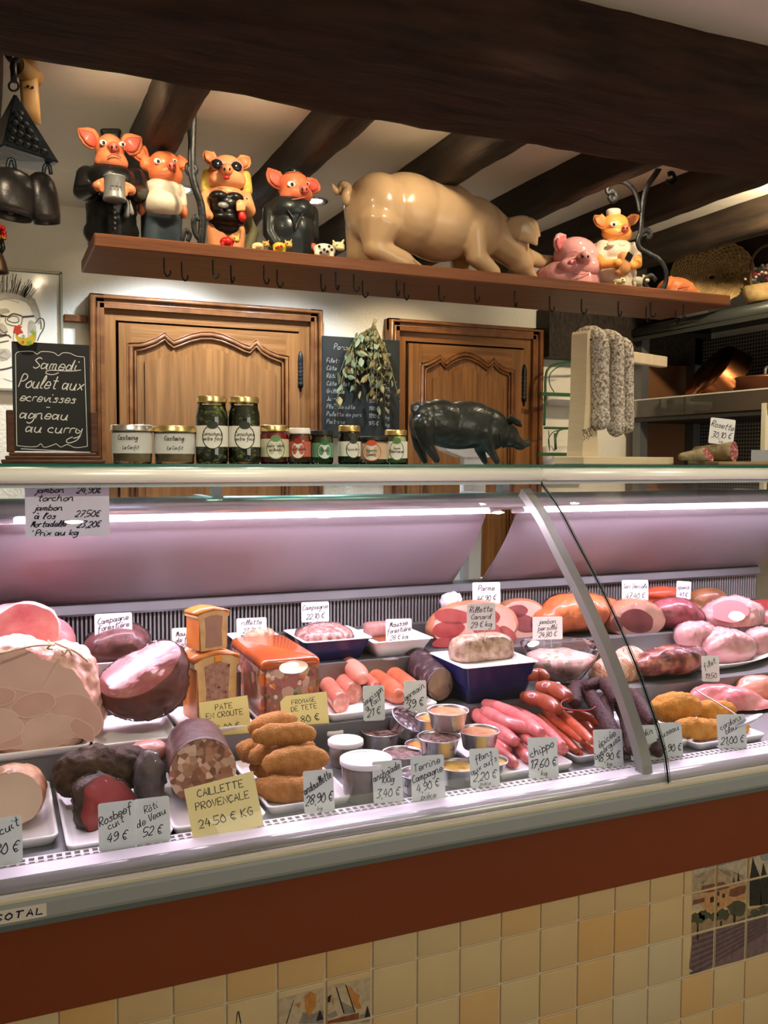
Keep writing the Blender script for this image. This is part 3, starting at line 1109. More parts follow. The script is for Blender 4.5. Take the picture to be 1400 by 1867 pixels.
GOLD = mat('gold_lid', (.72, .55, .22), .28, .9)
SILV = mat('silver_lid', (.72, .70, .64), .28, .9)
JGLASS = film('jar_glass', (.93, .96, .92), .05, .02)
LABW = mat('label_paper', (.74, .73, .66), .6)
PRINT = mat('label_print', (.05, .05, .045), .7)


def jar(x0, x1, yt, yb, label, lid, content, lab, badge, txt, shape='tall', labz=(.18, .52), pieces=None, boff=0, name='glass_jar', lidh=None):
    c = at((x0+x1)/2, yb, Y=2.045+((x1-x0)*.00125)/2)
    R = (x1-x0)/2*mx(c)*.985
    H = (yb-yt)*mz(c)
    t = thing(name, label, 'jar', (c.x, c.y, ZT), facing(c)*.8)
    lh = lidh or min(.016, H*.16)
    Hb = H-lh*.75
    nk = {'tall': .86, 'squat': .97, 'small': .90}[shape]
    rim = R*nk
    if shape == 'squat':
        prof = [(R*.90, 0), (R*.93, .003), (R*.93, Hb*.18), (R*.95, Hb*.22), (R*.95, Hb*.86), (R, Hb*.93), (R, Hb)]
    else:
        prof = [(R*.90, 0), (R*.97, .004), (R*.985, Hb*.05), (R*.985, Hb*.72), (R*.95, Hb*.82), (rim, Hb*.90), (rim, Hb)]
    obj('jar_body', lathe(nb(), [(0, .001)]+prof, 36), JGLASS, t)
    inner = [(0, .004)]+[(r*.95, max(z, .004)) for r, z in prof[:-1]]+[(rim*.9, Hb*.93), (0, Hb*.935)]
    obj('contents', lathe(nb(), inner, 28), content, t)
    bm = lathe(nb(), [(rim*.98, Hb-lh*.3), (rim*1.07, Hb-lh*.3), (rim*1.09, Hb-lh*.15), (rim*1.06, Hb), (rim*1.06, Hb+lh*.55), (rim*1.0, Hb+lh*.75), (rim*.8, Hb+lh*.68), (0, Hb+lh*.68)], 40, rib=(lambda z: .012 if Hb-lh*.1 < z < Hb+lh*.6 else 0))
    obj('lid', bm, lid, t)
    z0, z1 = labz[0]*H, labz[1]*H
    RL = R*(.955 if shape == 'squat' else .99)+.0006
    Lb = nb()
    n = 30
    A0, A1 = -2.0, 2.0
    V = [[Lb.verts.new((RL*math.sin(A0+(A1-A0)*i/n), -RL*math.cos(A0+(A1-A0)*i/n), z)) for z in (z0, z1)] for i in range(n+1)]
    for i in range(n):
        Lb.faces.new((V[i][0], V[i+1][0], V[i+1][1], V[i][1]))
    lo_ = obj('paper_label', Lb, lab, t)
    def wrap(dr):
        return lambda u, v: Vector(((RL+dr)*math.sin(u/RL), -(RL+dr)*math.cos(u/RL), v))
    zc = (z0+z1)/2
    if badge:
        ea_, eb_ = R*.62, (z1-z0)*.56
        bm = nb()
        q = [(boff*R+ea_*math.cos(a), zc-.002+eb_*math.sin(a)) for a in [2*math.pi*i/28 for i in range(29)]]
        M = wrap(.0004)
        cv = bm.verts.new(M(boff*R, zc-.002))
        vs = [bm.verts.new(M(*k)) for k in q[:-1]]
        for i in range(28):
            bm.faces.new((vs[i], vs[(i+1) % 28], cv))
        obj('label_badge', bm, LABW, lo_)
        bm = nb()
        ribbon(bm, q, R*.06, wrap(.0008))
        q2 = [(boff*R+ea_*.55*math.cos(a), z1+eb_*.05+eb_*.34*math.sin(a)) for a in [2*math.pi*i/20 for i in range(20)]]
        M = wrap(.0010)
        cv = bm.verts.new(M(boff*R, z1+eb_*.05))
        vs = [bm.verts.new(M(*k)) for k in q2]
        for i in range(20):
            bm.faces.new((vs[i], vs[(i+1) % 20], cv))
        obj('label_emblem', bm, badge, lo_)
    bm = nb()
    M = wrap(.0012)
    for tline, fx, fz, hh in txt:
        h = hh*H
        wtx = text_width(tline, h, 1.2, .8)
        write(bm, tline, boff*R-wtx/2+fx*R, zc+fz*H, h, M, wd=h*.13, sp=1.2, width=.8)
    obj('label_lettering', bm, PRINT, lo_, False)
    if pieces:
        pieces(t, R*.93, Hb*.9)
    return t


BRINE = film('brine', (.55, .66, .30), .0, .1, fres=1.05)
GHK = mat('gherkin', (.085, .115, .020), .35, col2=(.17, .20, .05), scale=60, bump=.6, bscale=180, coat=.3)


def gherkins(t, R, H):
    r = random.Random(int(t.location.x*1000))
    base = None
    k = 0
    z = .012
    while z < H-.008:
        na = 9
        a0 = r.uniform(0, 1)
        for i in range(na):
            a = -2.3+4.6*(i+a0*.8)/na-math.pi/2
            rr = R*.80
            if base is None:
                b_ = tube(nb(), smoothpts([(-.011, 0, 0), (0, 0, .002), (.011, 0, 0)], 3), .0062, 9, round_ends=True)
                base = obj('gherkin', b_, GHK, t)
                base.location = (rr*math.cos(a), rr*math.sin(a), z)
                base.rotation_euler = (0, r.uniform(-.9, .9), a+1.57)
            else:
                s = r.uniform(.8, 1.15)
                share(base, t, (rr*math.cos(a), rr*math.sin(a), z+r.uniform(-.003, .003)), (0, r.uniform(-1.1, 1.1), a+1.57), (s, s, s))
        z += .0145


PATE = mat('pale_pate', (.52, .40, .27), .6, col2=(.42, .28, .18), scale=60)
jar(203, 280, 775, 845, 'squat jar with silver lid and grey label beside the chalkboard', SILV, PATE, mat('label_grey', (.62, .62, .60), .55), None, [('Castaing', -.25, .08, .12), ('Le Confit', -.1, -.16, .09)], 'squat', (.26, .80))
jar(280, 357, 779, 847, 'squat jar with gold lid and grey label next to the gherkin jars', GOLD, PATE, mat('label_grey', (.62, .62, .60), .55), None, [('Castaing', -.05, .08, .12), ('Le Confit', .0, -.16, .09)], 'squat', (.26, .80))
DKG = mat('emblem_green', (.03, .045, .03), .5)
DARKIN = mat('jar_dark', (.020, .028, .008), .5)
jar(357, 416, 722, 844, 'tall gherkin jar standing beside the squat grey-labelled jars', GOLD, DARKIN, LABW, DKG, [('Cornichons', 0, .01, .055), ('extra fins', 0, -.06, .055)], 'tall', (.25, .56), gherkins, lidh=.014)
jar(416, 474, 725, 846, 'tall gherkin jar standing beside the red sauce jar', GOLD, DARKIN, LABW, DKG, [('Cornichons', 0, .01, .055), ('extra fins', 0, -.06, .055)], 'tall', (.25, .56), gherkins, lidh=.014)
jar(474, 526, 776, 846, 'jar of red tomato sauce with a cream label', GOLD, mat('tomato', (.34, .012, .008), .4), mat('label_cream', (.55, .52, .36), .6), mat('emblem_sage', (.15, .26, .10), .5), [('Sauce Tomate', 0, .03, .07), ('au Basilic', 0, -.08, .07)], 'small', (.18, .64), boff=.05)
jar(526, 566, 782, 847, 'small jar with white lid and salmon red label', mat('white_lid', (.75, .74, .70), .4), mat('red_spread', (.28, .07, .025), .5), mat('label_salmon', (.50, .12, .08), .6), mat('emblem_red', (.35, .02, .02), .5), [('Sauce Piquante', 0, -.02, .06)], 'small', (.20, .62), boff=-.2)
jar(566, 607, 787, 848, 'small jar with black lid and green label', BLACK, mat('pesto', (.14, .15, .03), .6, col2=(.07, .09, .02), scale=70), mat('label_green', (.12, .30, .18), .6), mat('emblem_dgreen', (.02, .15, .07), .5), [('Pesto', 0, -.04, .09)], 'small', (.20, .62), boff=.2)
jar(617, 656, 779, 849, 'small jar of dark peppercorns with gold lid', GOLD, mat('peppercorns', (.08, .065, .025), .7, col2=(.02, .018, .008), scale=180, bump=.8), LABW, DKG, [('Poivre Vert', 0, -.04, .07)], 'small', (.20, .58), boff=.3)
jar(655, 706, 800, 850, 'low jar of beige spread with black lid', BLACK, mat('beige_spread', (.52, .32, .18), .5), mat('label_beige', (.60, .45, .30), .6), mat('emblem_orange', (.60, .10, .04), .5), [('Sauce au', 0, .0, .09), ('Cumin', 0, -.16, .12)], 'small', (.18, .74), boff=-.2)
jar(702, 741, 789, 851, 'pale green jar of sauce beside the black iron pig', GOLD, mat('bearnaise', (.55, .58, .32), .5), LABW, mat('emblem_leaf', (.10, .22, .05), .5), [('Sauce', 0, .02, .07), ('Béarnaise', 0, -.08, .09)], 'small', (.17, .66))

# ------------------------------------------------------------------ black iron pig
def critter(prims, Y, vox, smooth=6, ds=1):
    """prims given in photo pixels on the plane Y; dy = metres towards the back"""
    bm = nb()
    for q in prims:
        if q[0] == 'e':
            _, x, y, dy, rx, rz, ry = q[:7]
            p = at(x, y, Y=Y+dy*ds)
            a = q[7] if len(q) > 7 else 0
            ellip(bm, p, (rx*mx(p), ry*ds, rz*mz(p)), Matrix.Rotation(math.radians(a), 4, 'Y'), 3)
        else:
            _, x1, y1, d1, r1, x2, y2, d2, r2 = q
            a = at(x1, y1, Y=Y+d1*ds)
            b = at(x2, y2, Y=Y+d2*ds)
            capsule(bm, a, r1*mz(a), b, r2*mz(b))
    return remesh(bm, vox, smooth)


YP = 2.14
IRONP = mat('iron_pig', (.022, .026, .024), .30, .35, col2=(.050, .055, .050), scale=25, contrast=.2, bump=.5, bscale=60, coat=.2)
pb = at(855, 851, Y=YP)
pigs = [('e', 800, 779, 0, 46, 43, .056), ('e', 850, 783, 0, 64, 44, .056), ('e', 888, 792, 0, 38, 40, .052), ('e', 780, 778, 0, 32, 38, .050),
        ('c', 885, 780, 0, 26, 925, 803, 0, 22), ('c', 925, 803, 0, 19, 950, 820, 0, 9), ('c', 945, 820, 0, 9, 962, 816, 0, 6.5),
        ('c', 772, 785, -.028, 22, 778, 822, -.030, 11), ('c', 776, 815, -.030, 12, 796, 847, -.030, 6.5), ('c', 763, 790, .022, 18, 762, 820, .024, 10), ('c', 762, 820, .024, 10, 774, 848, .024, 6),
        ('c', 880, 795, -.026, 20, 892, 826, -.028, 10), ('c', 892, 826, -.028, 9, 906, 849, -.028, 6), ('c', 872, 800, .024, 16, 873, 826, .024, 9), ('c', 873, 826, .024, 9, 884, 849, .024, 6),
        ('e', 835, 806, 0, 55, 22, .042)]
bmp = critter(pigs, YP, .0035, 3)
zmin = min(v.co.z for v in bmp.verts)
bmesh.ops.translate(bmp, verts=bmp.verts, vec=-Vector((pb.x, YP, zmin)))
ip = thing('iron_pig', 'black cast iron pig standing on the glass worktop', 'pig figure', (pb.x, YP, ZT))
obj('body', bmp, IRONP, ip)


def ploc(x, y, dy=0):
    return at(x, y, Y=YP+dy)-Vector((pb.x, YP, zmin))


for dy in (-.035, .03):
    e = nb()
    pts = [ploc(920, 782, dy*.5), ploc(934, 772, dy), ploc(945, 780, dy*1.3), ploc(951, 786, dy*1.4)]
    tube(e, pts, [.008, .014, .010, .002], 10, flat=.35, up=(0, 1, 0))
    obj('ear', e, IRONP, ip)
tl = nb()
tube(tl, smoothpts([ploc(770, 768), ploc(762, 764, -.005), ploc(752, 758, -.008), ploc(753, 746, -.008), ploc(764, 745, -.01), ploc(767, 756, -.016), ploc(762, 770, -.02)], 5), .0040, 8)
obj('tail', tl, IRONP, ip)
col_ = nb()
tube(col_, [ploc(918+math.cos(a)*6, 800+math.sin(a)*24, math.cos(a)*.05) for a in [2*math.pi*i/20 for i in range(21)]], .0025, 6)
obj('collar', col_, IRONP, ip)

# ------------------------------------------------------------------ salami stand
PINE = mat('pale_pine', (.66, .54, .36), .6, col2=(.58, .46, .29), scale=6, stretch=(1, 1, 8), contrast=.15, bump=.15, bscale=30)
PINEH = mat('pale_pine_bar', (.66, .54, .36), .6, col2=(.58, .46, .29), scale=6, stretch=(8, 1, 1), contrast=.15)
sb = at(1060, 852, Y=2.09)
A27 = math.radians(19)
sd = thing('salami_stand', 'pale wooden gallows stand for hanging salamis', 'wooden stand', (sb.x, 2.09, ZT), A27)
hs = 240*mz(sb)
wd = .052
obj('base_board', box(nb(), (.17, 0, .011), (.46, .10, .022), bev=.002), PINE, sd, False)
up_ = nb()
prism(up_, [(-.034, .022), (.040, .022), (.032, .12), (.022, hs*.5), (.020, hs-.03), (.016, hs), (-.014, hs), (-.020, hs-.008), (-.022, hs*.5)], -.026, .026)
uo = obj('upright', up_, PINE, sd, False)
tx = nb()
write(tx, 'kg', .008, .100, .020, lambda u, v: Vector((u, -.0266, v)), wd=.0020, sp=.6, width=.75, rot=.3, slant=.1)
write(tx, '39,00', -.031, .066, .026, lambda u, v: Vector((u, -.0266, v)), wd=.0022, sp=.7, width=.68, rot=.32, slant=.1)
obj('lettering', tx, mat('marker_ink', (.01, .01, .012), .6), uo, False)
obj('crossbar', box(nb(), (.205, 0, hs-.052), (.420, .026, .032), bev=.002), PINEH, sd, False)
obj('screw', lathe(nb(), [(0, 0), (.0025, 0), (.0025, .002), (0, .002)], 10), IRON, sd, True, (-.006, -.026, hs-.025), (math.pi/2, 0, 0))
SAL = mat('salami_bloom', (.17, .10, .07), .85, kind='noise', scale=150, detail=7, bump=1.0, bscale=90, ramp=[(.36, (.15, .09, .06)), (.48, (.34, .29, .23)), (.62, (.58, .55, .48))])
R27 = Matrix.Rotation(A27, 3, 'Z')
for k, (x0, x1, yt, yb, lb) in enumerate(((1071, 1110, 607, 786, 'mould-bloomed salami hanging nearest the stand upright'), (1101, 1138, 603, 798, 'longest mould-bloomed salami hanging in the middle of the stand'), (1131, 1158, 616, 791, 'slimmest mould-bloomed salami hanging farthest along the crossbar'))):
    u = .05
    for _ in range(30):
        bp = Vector((sb.x, 2.09, ZT+.2))+R27 @ Vector((u, -.036, 0))
        u += ((x0+x1)/2-proj(bp)[0])*.0012
    r_ = (x1-x0)/2*mz(bp)*.92
    top = hs-.036+r_
    bot = at((x0+x1)/2, yb, Y=bp.y).z-ZT
    d = .0135+r_
    pts = smoothpts([(0, -d-.004, bot+r_), (.002, -d-.003, bot+.05), (0, -d, top*.55+bot*.45), (-.002, -d*.98, top-.035), (-.001, -d*.75, top-.008), (0, -.004, top+.002), (0, .014, top-.001)], 4)
    rr = [r_*(.92+.10*noise.noise(Vector((i*.3, k*5, 0)))+.04) for i in range(len(pts))]
    bm = tube(nb(), pts, rr, 16, round_ends=True)
    roughen(bm, .0015, 60, k)
    so_ = obj('salami', bm, SAL, None, True, Vector((sb.x, 2.09, ZT))+R27 @ Vector((u, 0, 0)), (0, 0, A27))
    tag(so_, lb, 'salami', 'salamis on the stand')

# rosette salami on its board
rb = at(1335, 852, Y=2.08)
brd = tag(obj('serving_board', box(nb(), (0, 0, .005), (.30, .13, .010), bev=.002), mat('board_wood', (.36, .25, .13), .6, col2=(.28, .18, .09), scale=8, stretch=(1, 6, 1)), None, False, (rb.x+.045, 2.09, ZT)), 'thin wooden board under the cut rosette salami', 'board')
ROS = mat('rosette_skin', (.24, .17, .08), .7, col2=(.42, .34, .20), scale=35, bump=.8, bscale=70)
RCUT = mat('rosette_cut', (.30, .045, .055), .45, kind='noise', scale=150, detail=2, ramp=[(.44, (.28, .035, .050)), (.55, (.40, .12, .12)), (.62, (.72, .50, .46))])


def stick(name, label, a, b, ra, rb_, skin, face, loc, taper=None, n=24, cat='salami', nn=None, group=None, amp=.0012, seed=0, sc2=50):
    """sausage from a (rounded end) to b (sliced end)"""
    a, b = Vector(a), Vector(b)
    t = (b-a).normalized()
    pts = [a.lerp(b, i/10) for i in range(11)]+[b+t*rb_*.6]
    prof = taper or (lambda s: 1)
    rr = [(ra+(rb_-ra)*min(1, i/10))*prof(min(1, i/10)) for i in range(12)]
    bm = tube(nb(), pts, rr, n, round_ends=True)
    roughen(bm, amp, sc2, seed)
    bm, fc = cut(bm, b, nn or t)
    th = thing(name, label, cat, loc, group=group)
    obj('casing', bm, skin, th)
    obj('cut_face', fc, face, th, False)
    return th


fwd = Vector((.78, -.62, 0)).normalized()
R1 = .0300
stick('rosette_salami', 'large cut rosette salami with price card stuck in it', (-.045, .095, R1*.80+.0005), (.0, -.005, R1), R1*.72, R1, ROS, RCUT, (rb.x, 2.08, ZT+.010))
stick('rosette_salami', 'small slanted end piece of rosette salami in front of the larger one', (-.150, .048, .014), (-.088, .008, .0215), .011, .0225, ROS, RCUT, (rb.x, 2.08, ZT+.010), nn=Vector((.35, -.80, .50)), seed=3)
obj_ = box(nb(), (0, 0, .0175), (.085, .002, .035), bev=.0008)
tag(obj('acrylic_stand', obj_, film('acrylic', (.92, .95, .96), .08, .05, haze=.25, hazecol=(.75, .78, .80)), None, False, (rb.x+.105, 2.07, ZT+.010)), 'clear acrylic plate standing beside the rosette salami', 'acrylic plate')

# ------------------------------------------------------------------ rack on the right with copper pans
RX = 2.55
rk = thing('display_rack', 'dark metal wall rack with perforated back and glass-fronted shelf', 'rack', (RX+.2, 2.85, 1.30))
ro = Vector((-(RX+.2), -2.85, -1.30))


def rpart(n, bm, m, sm=False):
    bmesh.ops.translate(bm, verts=bm.verts, vec=ro)
    return obj(n, bm, m, rk, sm)


def perforated():
    m = mat('perforated_sheet', (.16, .16, .145), .45, .4)
    nt = m.node_tree
    N, L = nt.nodes, nt.links
    tc = N.new('ShaderNodeTexCoord')
    sp = N.new('ShaderNodeSeparateXYZ')
    L.new(tc.outputs['Object'], sp.inputs[0])
    o = []
    for i in (1, 2):
        a = N.new('ShaderNodeMath')
        a.operation = 'MULTIPLY'
        a.inputs[1].default_value = 1/.0155
        L.new(sp.outputs[i], a.inputs[0])
        f = N.new('ShaderNodeMath')
        f.operation = 'FRACT'
        L.new(a.outputs[0], f.inputs[0])
        g = N.new('ShaderNodeMath')
        g.operation = 'LESS_THAN'
        g.inputs[1].default_value = .58
        L.new(f.outputs[0], g.inputs[0])
        o.append(g)
    mu = N.new('ShaderNodeMath')
    mu.operation = 'MULTIPLY'
    L.new(o[0].outputs[0], mu.inputs[0])
    L.new(o[1].outputs[0], mu.inputs[1])
    mxn = N.new('ShaderNodeMix')
    mxn.data_type = 'RGBA'
    mxn.inputs['A'].default_value = (.21, .205, .175, 1)
    mxn.inputs['B'].default_value = (.004, .004, .004, 1)
    L.new(mu.outputs[0], mxn.inputs['Factor'])
    L.new(mxn.outputs['Result'], N['Principled BSDF'].inputs['Base Color'])
    return m


PERF = perforated()
RKM = mat('rack_metal', (.085, .092, .082), .35, .6)
rpart('back_sheet', bx(2.93, 2.94, 2.44, 3.27, 1.30, 1.99), PERF)
cp = [(RX, 1.975), (RX-.012, 1.985), (RX-.016, 2.000), (RX-.010, 2.016), (RX+.010, 2.026), (RX+.40, 2.032), (RX+.40, 2.02), (RX+.03, 2.012), (RX+.012, 1.985)]
rpart('canopy', prism(nb(), cp, 2.42, 3.27, 'Y'), RKM, True)
rpart('canopy_lip', bx(RX-.01, RX-.004, 2.42, 3.27, 1.962, 1.978), RKM)
rpart('end_post', bx(RX+.02, RX+.06, 3.17, 3.22, 1.30, 2.0), STEELD)
rpart('end_post', bx(RX+.34, RX+.38, 3.20, 3.26, 1.30, 2.0), STEELD)
rpart('end_sheet', bx(RX+.06, RX+.38, 3.255, 3.262, 1.30, 2.0), mat('copper_tone', (.20, .09, .04), .5))
SHZ = 1.648
rpart('shelf_plate', bx(RX+.01, RX+.39, 2.44, 3.25, SHZ-.012, SHZ), mat('rack_shelf', (.20, .15, .10), .25, .6))
rpart('shelf_guard', bx(RX, RX+.004, 2.44, 3.19, SHZ-.010, SHZ+.062), film('guard_acrylic', (.86, .84, .78), .06, .02, haze=.10, hazecol=(.5, .45, .38)))
rpart('guard_edge', bx(RX-.001, RX+.005, 2.44, 3.19, SHZ+.061, SHZ+.066), mat('bright_edge', (.80, .80, .74), .2, .3))
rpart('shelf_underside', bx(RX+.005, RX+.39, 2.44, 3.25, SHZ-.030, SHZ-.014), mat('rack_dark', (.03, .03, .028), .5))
rpart('lower_shelf', bx(RX, RX+.39, 2.44, 3.25, 1.29, 1.305), RKM)
rpart('corner_post', bx(RX-.004, RX+.012, 2.455, 2.475, 1.30, 1.66), mat('cream_post', (.55, .52, .40), .5))
COPPER = mat('copper', (.62, .24, .09), .22, 1, col2=(.50, .17, .06), scale=8, bump=.15, bscale=30)
pc = at(1298, 718, X=2.72)
cpn = thing('copper_pan', 'shallow copper pan tilted against the back of the rack', 'copper pan', (2.70, pc.y, SHZ), rot=(0, 0, 0))
Rp = .150
pm = lathe(nb(), [(0, 0), (Rp*.86, 0), (Rp*.90, .006), (Rp, .075), (Rp*1.03, .078), (Rp*1.02, .080), (Rp*.985, .076), (Rp*.885, .010), (0, .005)], 48)
pmo = obj('pan_bowl', pm, COPPER, cpn)
tiltm = Vector((.76, -.22, -.60)).to_track_quat('Z', 'Y').to_matrix().to_4x4()
pmo.matrix_local = Matrix.Translation((0, 0, .0)) @ tiltm
bmz = min((tiltm @ v.co).z for v in pmo.data.vertices)
pmo.location.z = -bmz
pc2 = at(1392, 715, X=2.72)
pot = thing('copper_pot', 'lidded copper pot standing on the rack shelf', 'copper pot', (2.74, pc2.y-.02, SHZ))
obj('pot_body', lathe(nb(), [(0, 0), (.125, 0), (.13, .005), (.13, .115), (.133, .118), (0, .118)], 48), mat('copper_dull', (.40, .15, .08), .38, .9), pot)
obj('lid', lathe(nb(), [(.134, .118), (.134, .124), (.06, .132), (0, .134)], 48), mat('copper_dull', (.40, .15, .08), .38, .9), pot)
hd = nb()
tube(hd, smoothpts([(-.035, 0, .130), (-.028, 0, .160), (.028, 0, .160), (.035, 0, .130)], 5), .006, 8)
obj('handle', hd, STEELD, pot)

# green paper-roll holders on the wall
GRN = mat('green_enamel', (.030, .095, .040), .4)
PAP = mat('roll_paper', (.70, .66, .58), .7)


def gp_(x, y, Y=3.16):
    return at(x, y, Y=Y)


gh = thing('paper_roll_holder', 'green metal wall holder with white paper rolls behind the salami stand', 'paper holder', gp_(1020, 830, 3.24))
go = -Vector(gp_(1020, 830, 3.24))
for pts, r_ in (([(992, 776), (994, 730), (995, 685), (1004, 668), (1025, 662), (1060, 660), (1075, 672), (1075, 780)], 3.0), ([(992, 780), (1040, 781), (1075, 782)], 3.0), ([(1010, 715), (1002, 700), (1003, 682), (1020, 668), (1045, 666)], 1.3), ([(1012, 790), (1013, 820)], 3.0), ([(1012, 800), (1020, 784), (1045, 780)], 2.5), ([(1002, 822), (1000, 800), (1010, 787), (1025, 783)], 1.2), ([(1000, 785), (1002, 822)], 1.0)):
    bm = tube(nb(), smoothpts([gp_(*q) for q in pts], 4), r_*.0017, 8)
    bmesh.ops.translate(bm, verts=bm.verts, vec=go)
    obj('holder_rod', bm, GRN, gh)
for (x0, y0, x1, y1) in ((986, 724, 1080, 716), (982, 829, 1060, 828)):
    a, b = gp_(x0, y0, 3.13), gp_(x1, y1, 3.13)
    bm = box(nb(), (a+b)/2, (b.x-a.x, .012, .014))
    bmesh.ops.translate(bm, verts=bm.verts, vec=go)
    obj('tear_bar', bm, GRN, gh, False)
for (x0, y, x1, r_) in ((997, 728, 1076, .026), (996, 836, 1072, .052)):
    a, b = gp_(x0, y, 3.21), gp_(x1, y, 3.21)
    bm = tube(nb(), [a, Vector((b.x, a.y, a.z))], r_, 24)
    bmesh.ops.translate(bm, verts=bm.verts, vec=go)
    obj('paper_roll', bm, PAP, gh)

# pedestal scale behind the counter
wp = at(855, 1062, Y=2.62)
sca = thing('counter_scale', 'white pedestal weighing scale standing behind the counter', 'scale', (wp.x, 2.62, 0))
SCW = mat('scale_white', (.72, .71, .68), .4)
zb_ = wp.z
obj('cabinet', bx(-.14, .14, -.14, .16, 0, zb_-.06), mat('cabinet_grey', (.30, .30, .29), .5), sca, False)
obj('scale_body', bx(-.12, .12, -.12, .12, zb_-.06, zb_, bev=.01), SCW, sca, False)
obj('column', prism(nb(), [(-.075, zb_), (.032, zb_), (.036, 1.36), (.0, 1.36)], -.02, .02), SCW, sca, False)
obj('display_head', prism(nb(), [(-.12, 1.505), (-.10, 1.48), (-.04, 1.46), (.06, 1.46), (.085, 1.50), (.085, 1.515), (-.12, 1.515)], -.03, .03), SCW, sca, False)
obj('neck', bx(-.03, .05, -.015, .015, 1.34, 1.47), SCW, sca, False)
# ------------------------------------------------------------------ hanging oak shelf with hooks and scroll brackets
DS = .86   # figures are sized for this shelf
SHT, SHB, SY0, SY1 = 1.956, 1.925, 2.15, 2.466
sx0, sx1 = .215, 2.076
SHW = mat('shelf_oak', (.120, .036, .012), .5, col2=(.20, .070, .024), scale=7, stretch=(.6, 6, 6), contrast=.15, bump=.3, bscale=20, kind='noise', detail=7)
shf = thing('hanging_shelf', 'long oak plank shelf hung from iron brackets with hooks below', 'shelf', (1.15, 2.31, SHB))
so0 = -Vector((1.15, 2.31, SHB))
bm = bx(sx0, sx1, SY0, SY1, SHB, SHT, bev=.003)
bmesh.ops.translate(bm, verts=bm.verts, vec=so0)
obj('plank', bm, SHW, shf, False)
hk = nb()
tube(hk, smoothpts([(0, 0, .004), (0, 0, -.018), (.001, 0, -.034), (.007, -.004, -.044), (.014, -.006, -.036), (.013, -.006, -.030)], 5), .0021, 7)
hk0 = None
for i, (x, y) in enumerate([(299, 470), (331, 478), (388, 474), (421, 484), (481, 484), (505, 492), (585, 500), (612, 496), (645, 500), (661, 512), (723, 510), (737, 516), (800, 520), (866, 522), (938, 530), (1002, 540), (1060, 545), (1127, 550), (1178, 560), (1186, 552), (1232, 565), (1246, 556)]):
    p = at(x, y, Z=SHB)
    if p.y > SY1-.03 or p.y < SY0+.02:
        p = at(x, y, Y=2.24 if i % 2 else 2.33)
    p.z = SHB
    if hk0 is None:
        hk0 = obj('hook', hk, IRON, shf, True, p+so0)
    else:
        share(hk0, shf, p+so0, (0, 0, (i*1.7) % 2.4-1.2))


def scroll(parts, Y, name='bracket'):
    g = obj(name, nb(), IRON, shf)
    bm = nb()
    for pts, wd in parts:
        P = smoothpts([at(*q, Y=Y)+so0 for q in pts], 6)
        tube(bm, P, wd, 8, flat=.45, up=(0, 1, 0))
    me = g.data
    bm.to_mesh(me)
    bm.free()
    me.polygons.foreach_set('use_smooth', [True]*len(me.polygons))
    return g


BR = .0090
scroll([([(357, 120), (352, 200), (350, 260), (350, 315), (357, 345), (366, 372), (369, 405), (366, 450)], BR), ([(349, 262), (347, 235), (343, 205), (335, 196), (328, 210), (331, 228), (338, 225)], BR*.8),
        ([(366, 440), (356, 425), (353, 405), (358, 395), (362, 402)], BR*.7), ([(350, 308), (343, 302), (343, 312), (350, 318), (356, 310), (352, 300)], BR*.8), ([(330, 452), (334, 430), (340, 420), (346, 428), (342, 440)], BR*.6)], 2.17)
scroll([([(1212, 290), (1196, 316), (1180, 340), (1172, 372), (1169, 410), (1166, 436)], BR), ([(1110, 358), (1116, 366), (1124, 360), (1120, 350), (1110, 352), (1107, 345), (1114, 334), (1134, 330), (1152, 342), (1162, 362), (1167, 388)], BR),
        ([(1180, 436), (1186, 428), (1180, 420), (1170, 424), (1163, 438), (1166, 452), (1184, 463), (1203, 475), (1214, 496), (1212, 520), (1200, 534), (1184, 530), (1176, 514), (1186, 503), (1196, 512)], BR), ([(1214, 330), (1222, 334), (1230, 326), (1226, 316), (1218, 318)], BR*.8)], 2.17)

# ------------------------------------------------------------------ pig figurines
SKIN = mat('pig_skin', (.78, .26, .11), .38, col2=(.72, .21, .09), scale=12, contrast=.1, coat=.15)
SKIND = mat('pig_snout', (.62, .13, .09), .38, coat=.15)
SKINR = mat('pig_skin_red', (.62, .16, .075), .38, coat=.15)
SKINY = mat('pig_skin_gold', (.82, .33, .08), .38, coat=.15)
DBLK = mat('painted_black', (.006, .0065, .007), .32, coat=.2)
WHITE = mat('painted_white', (.66, .60, .48), .4, coat=.15)
JEAN = mat('painted_jean', (.040, .060, .078), .45)
GREYP = mat('painted_pewter', (.22, .225, .22), .4, .3)
EYEW = mat('eye_white', (.80, .80, .78), .2)
EYEB = mat('eye_dark', (.01, .01, .012), .15)


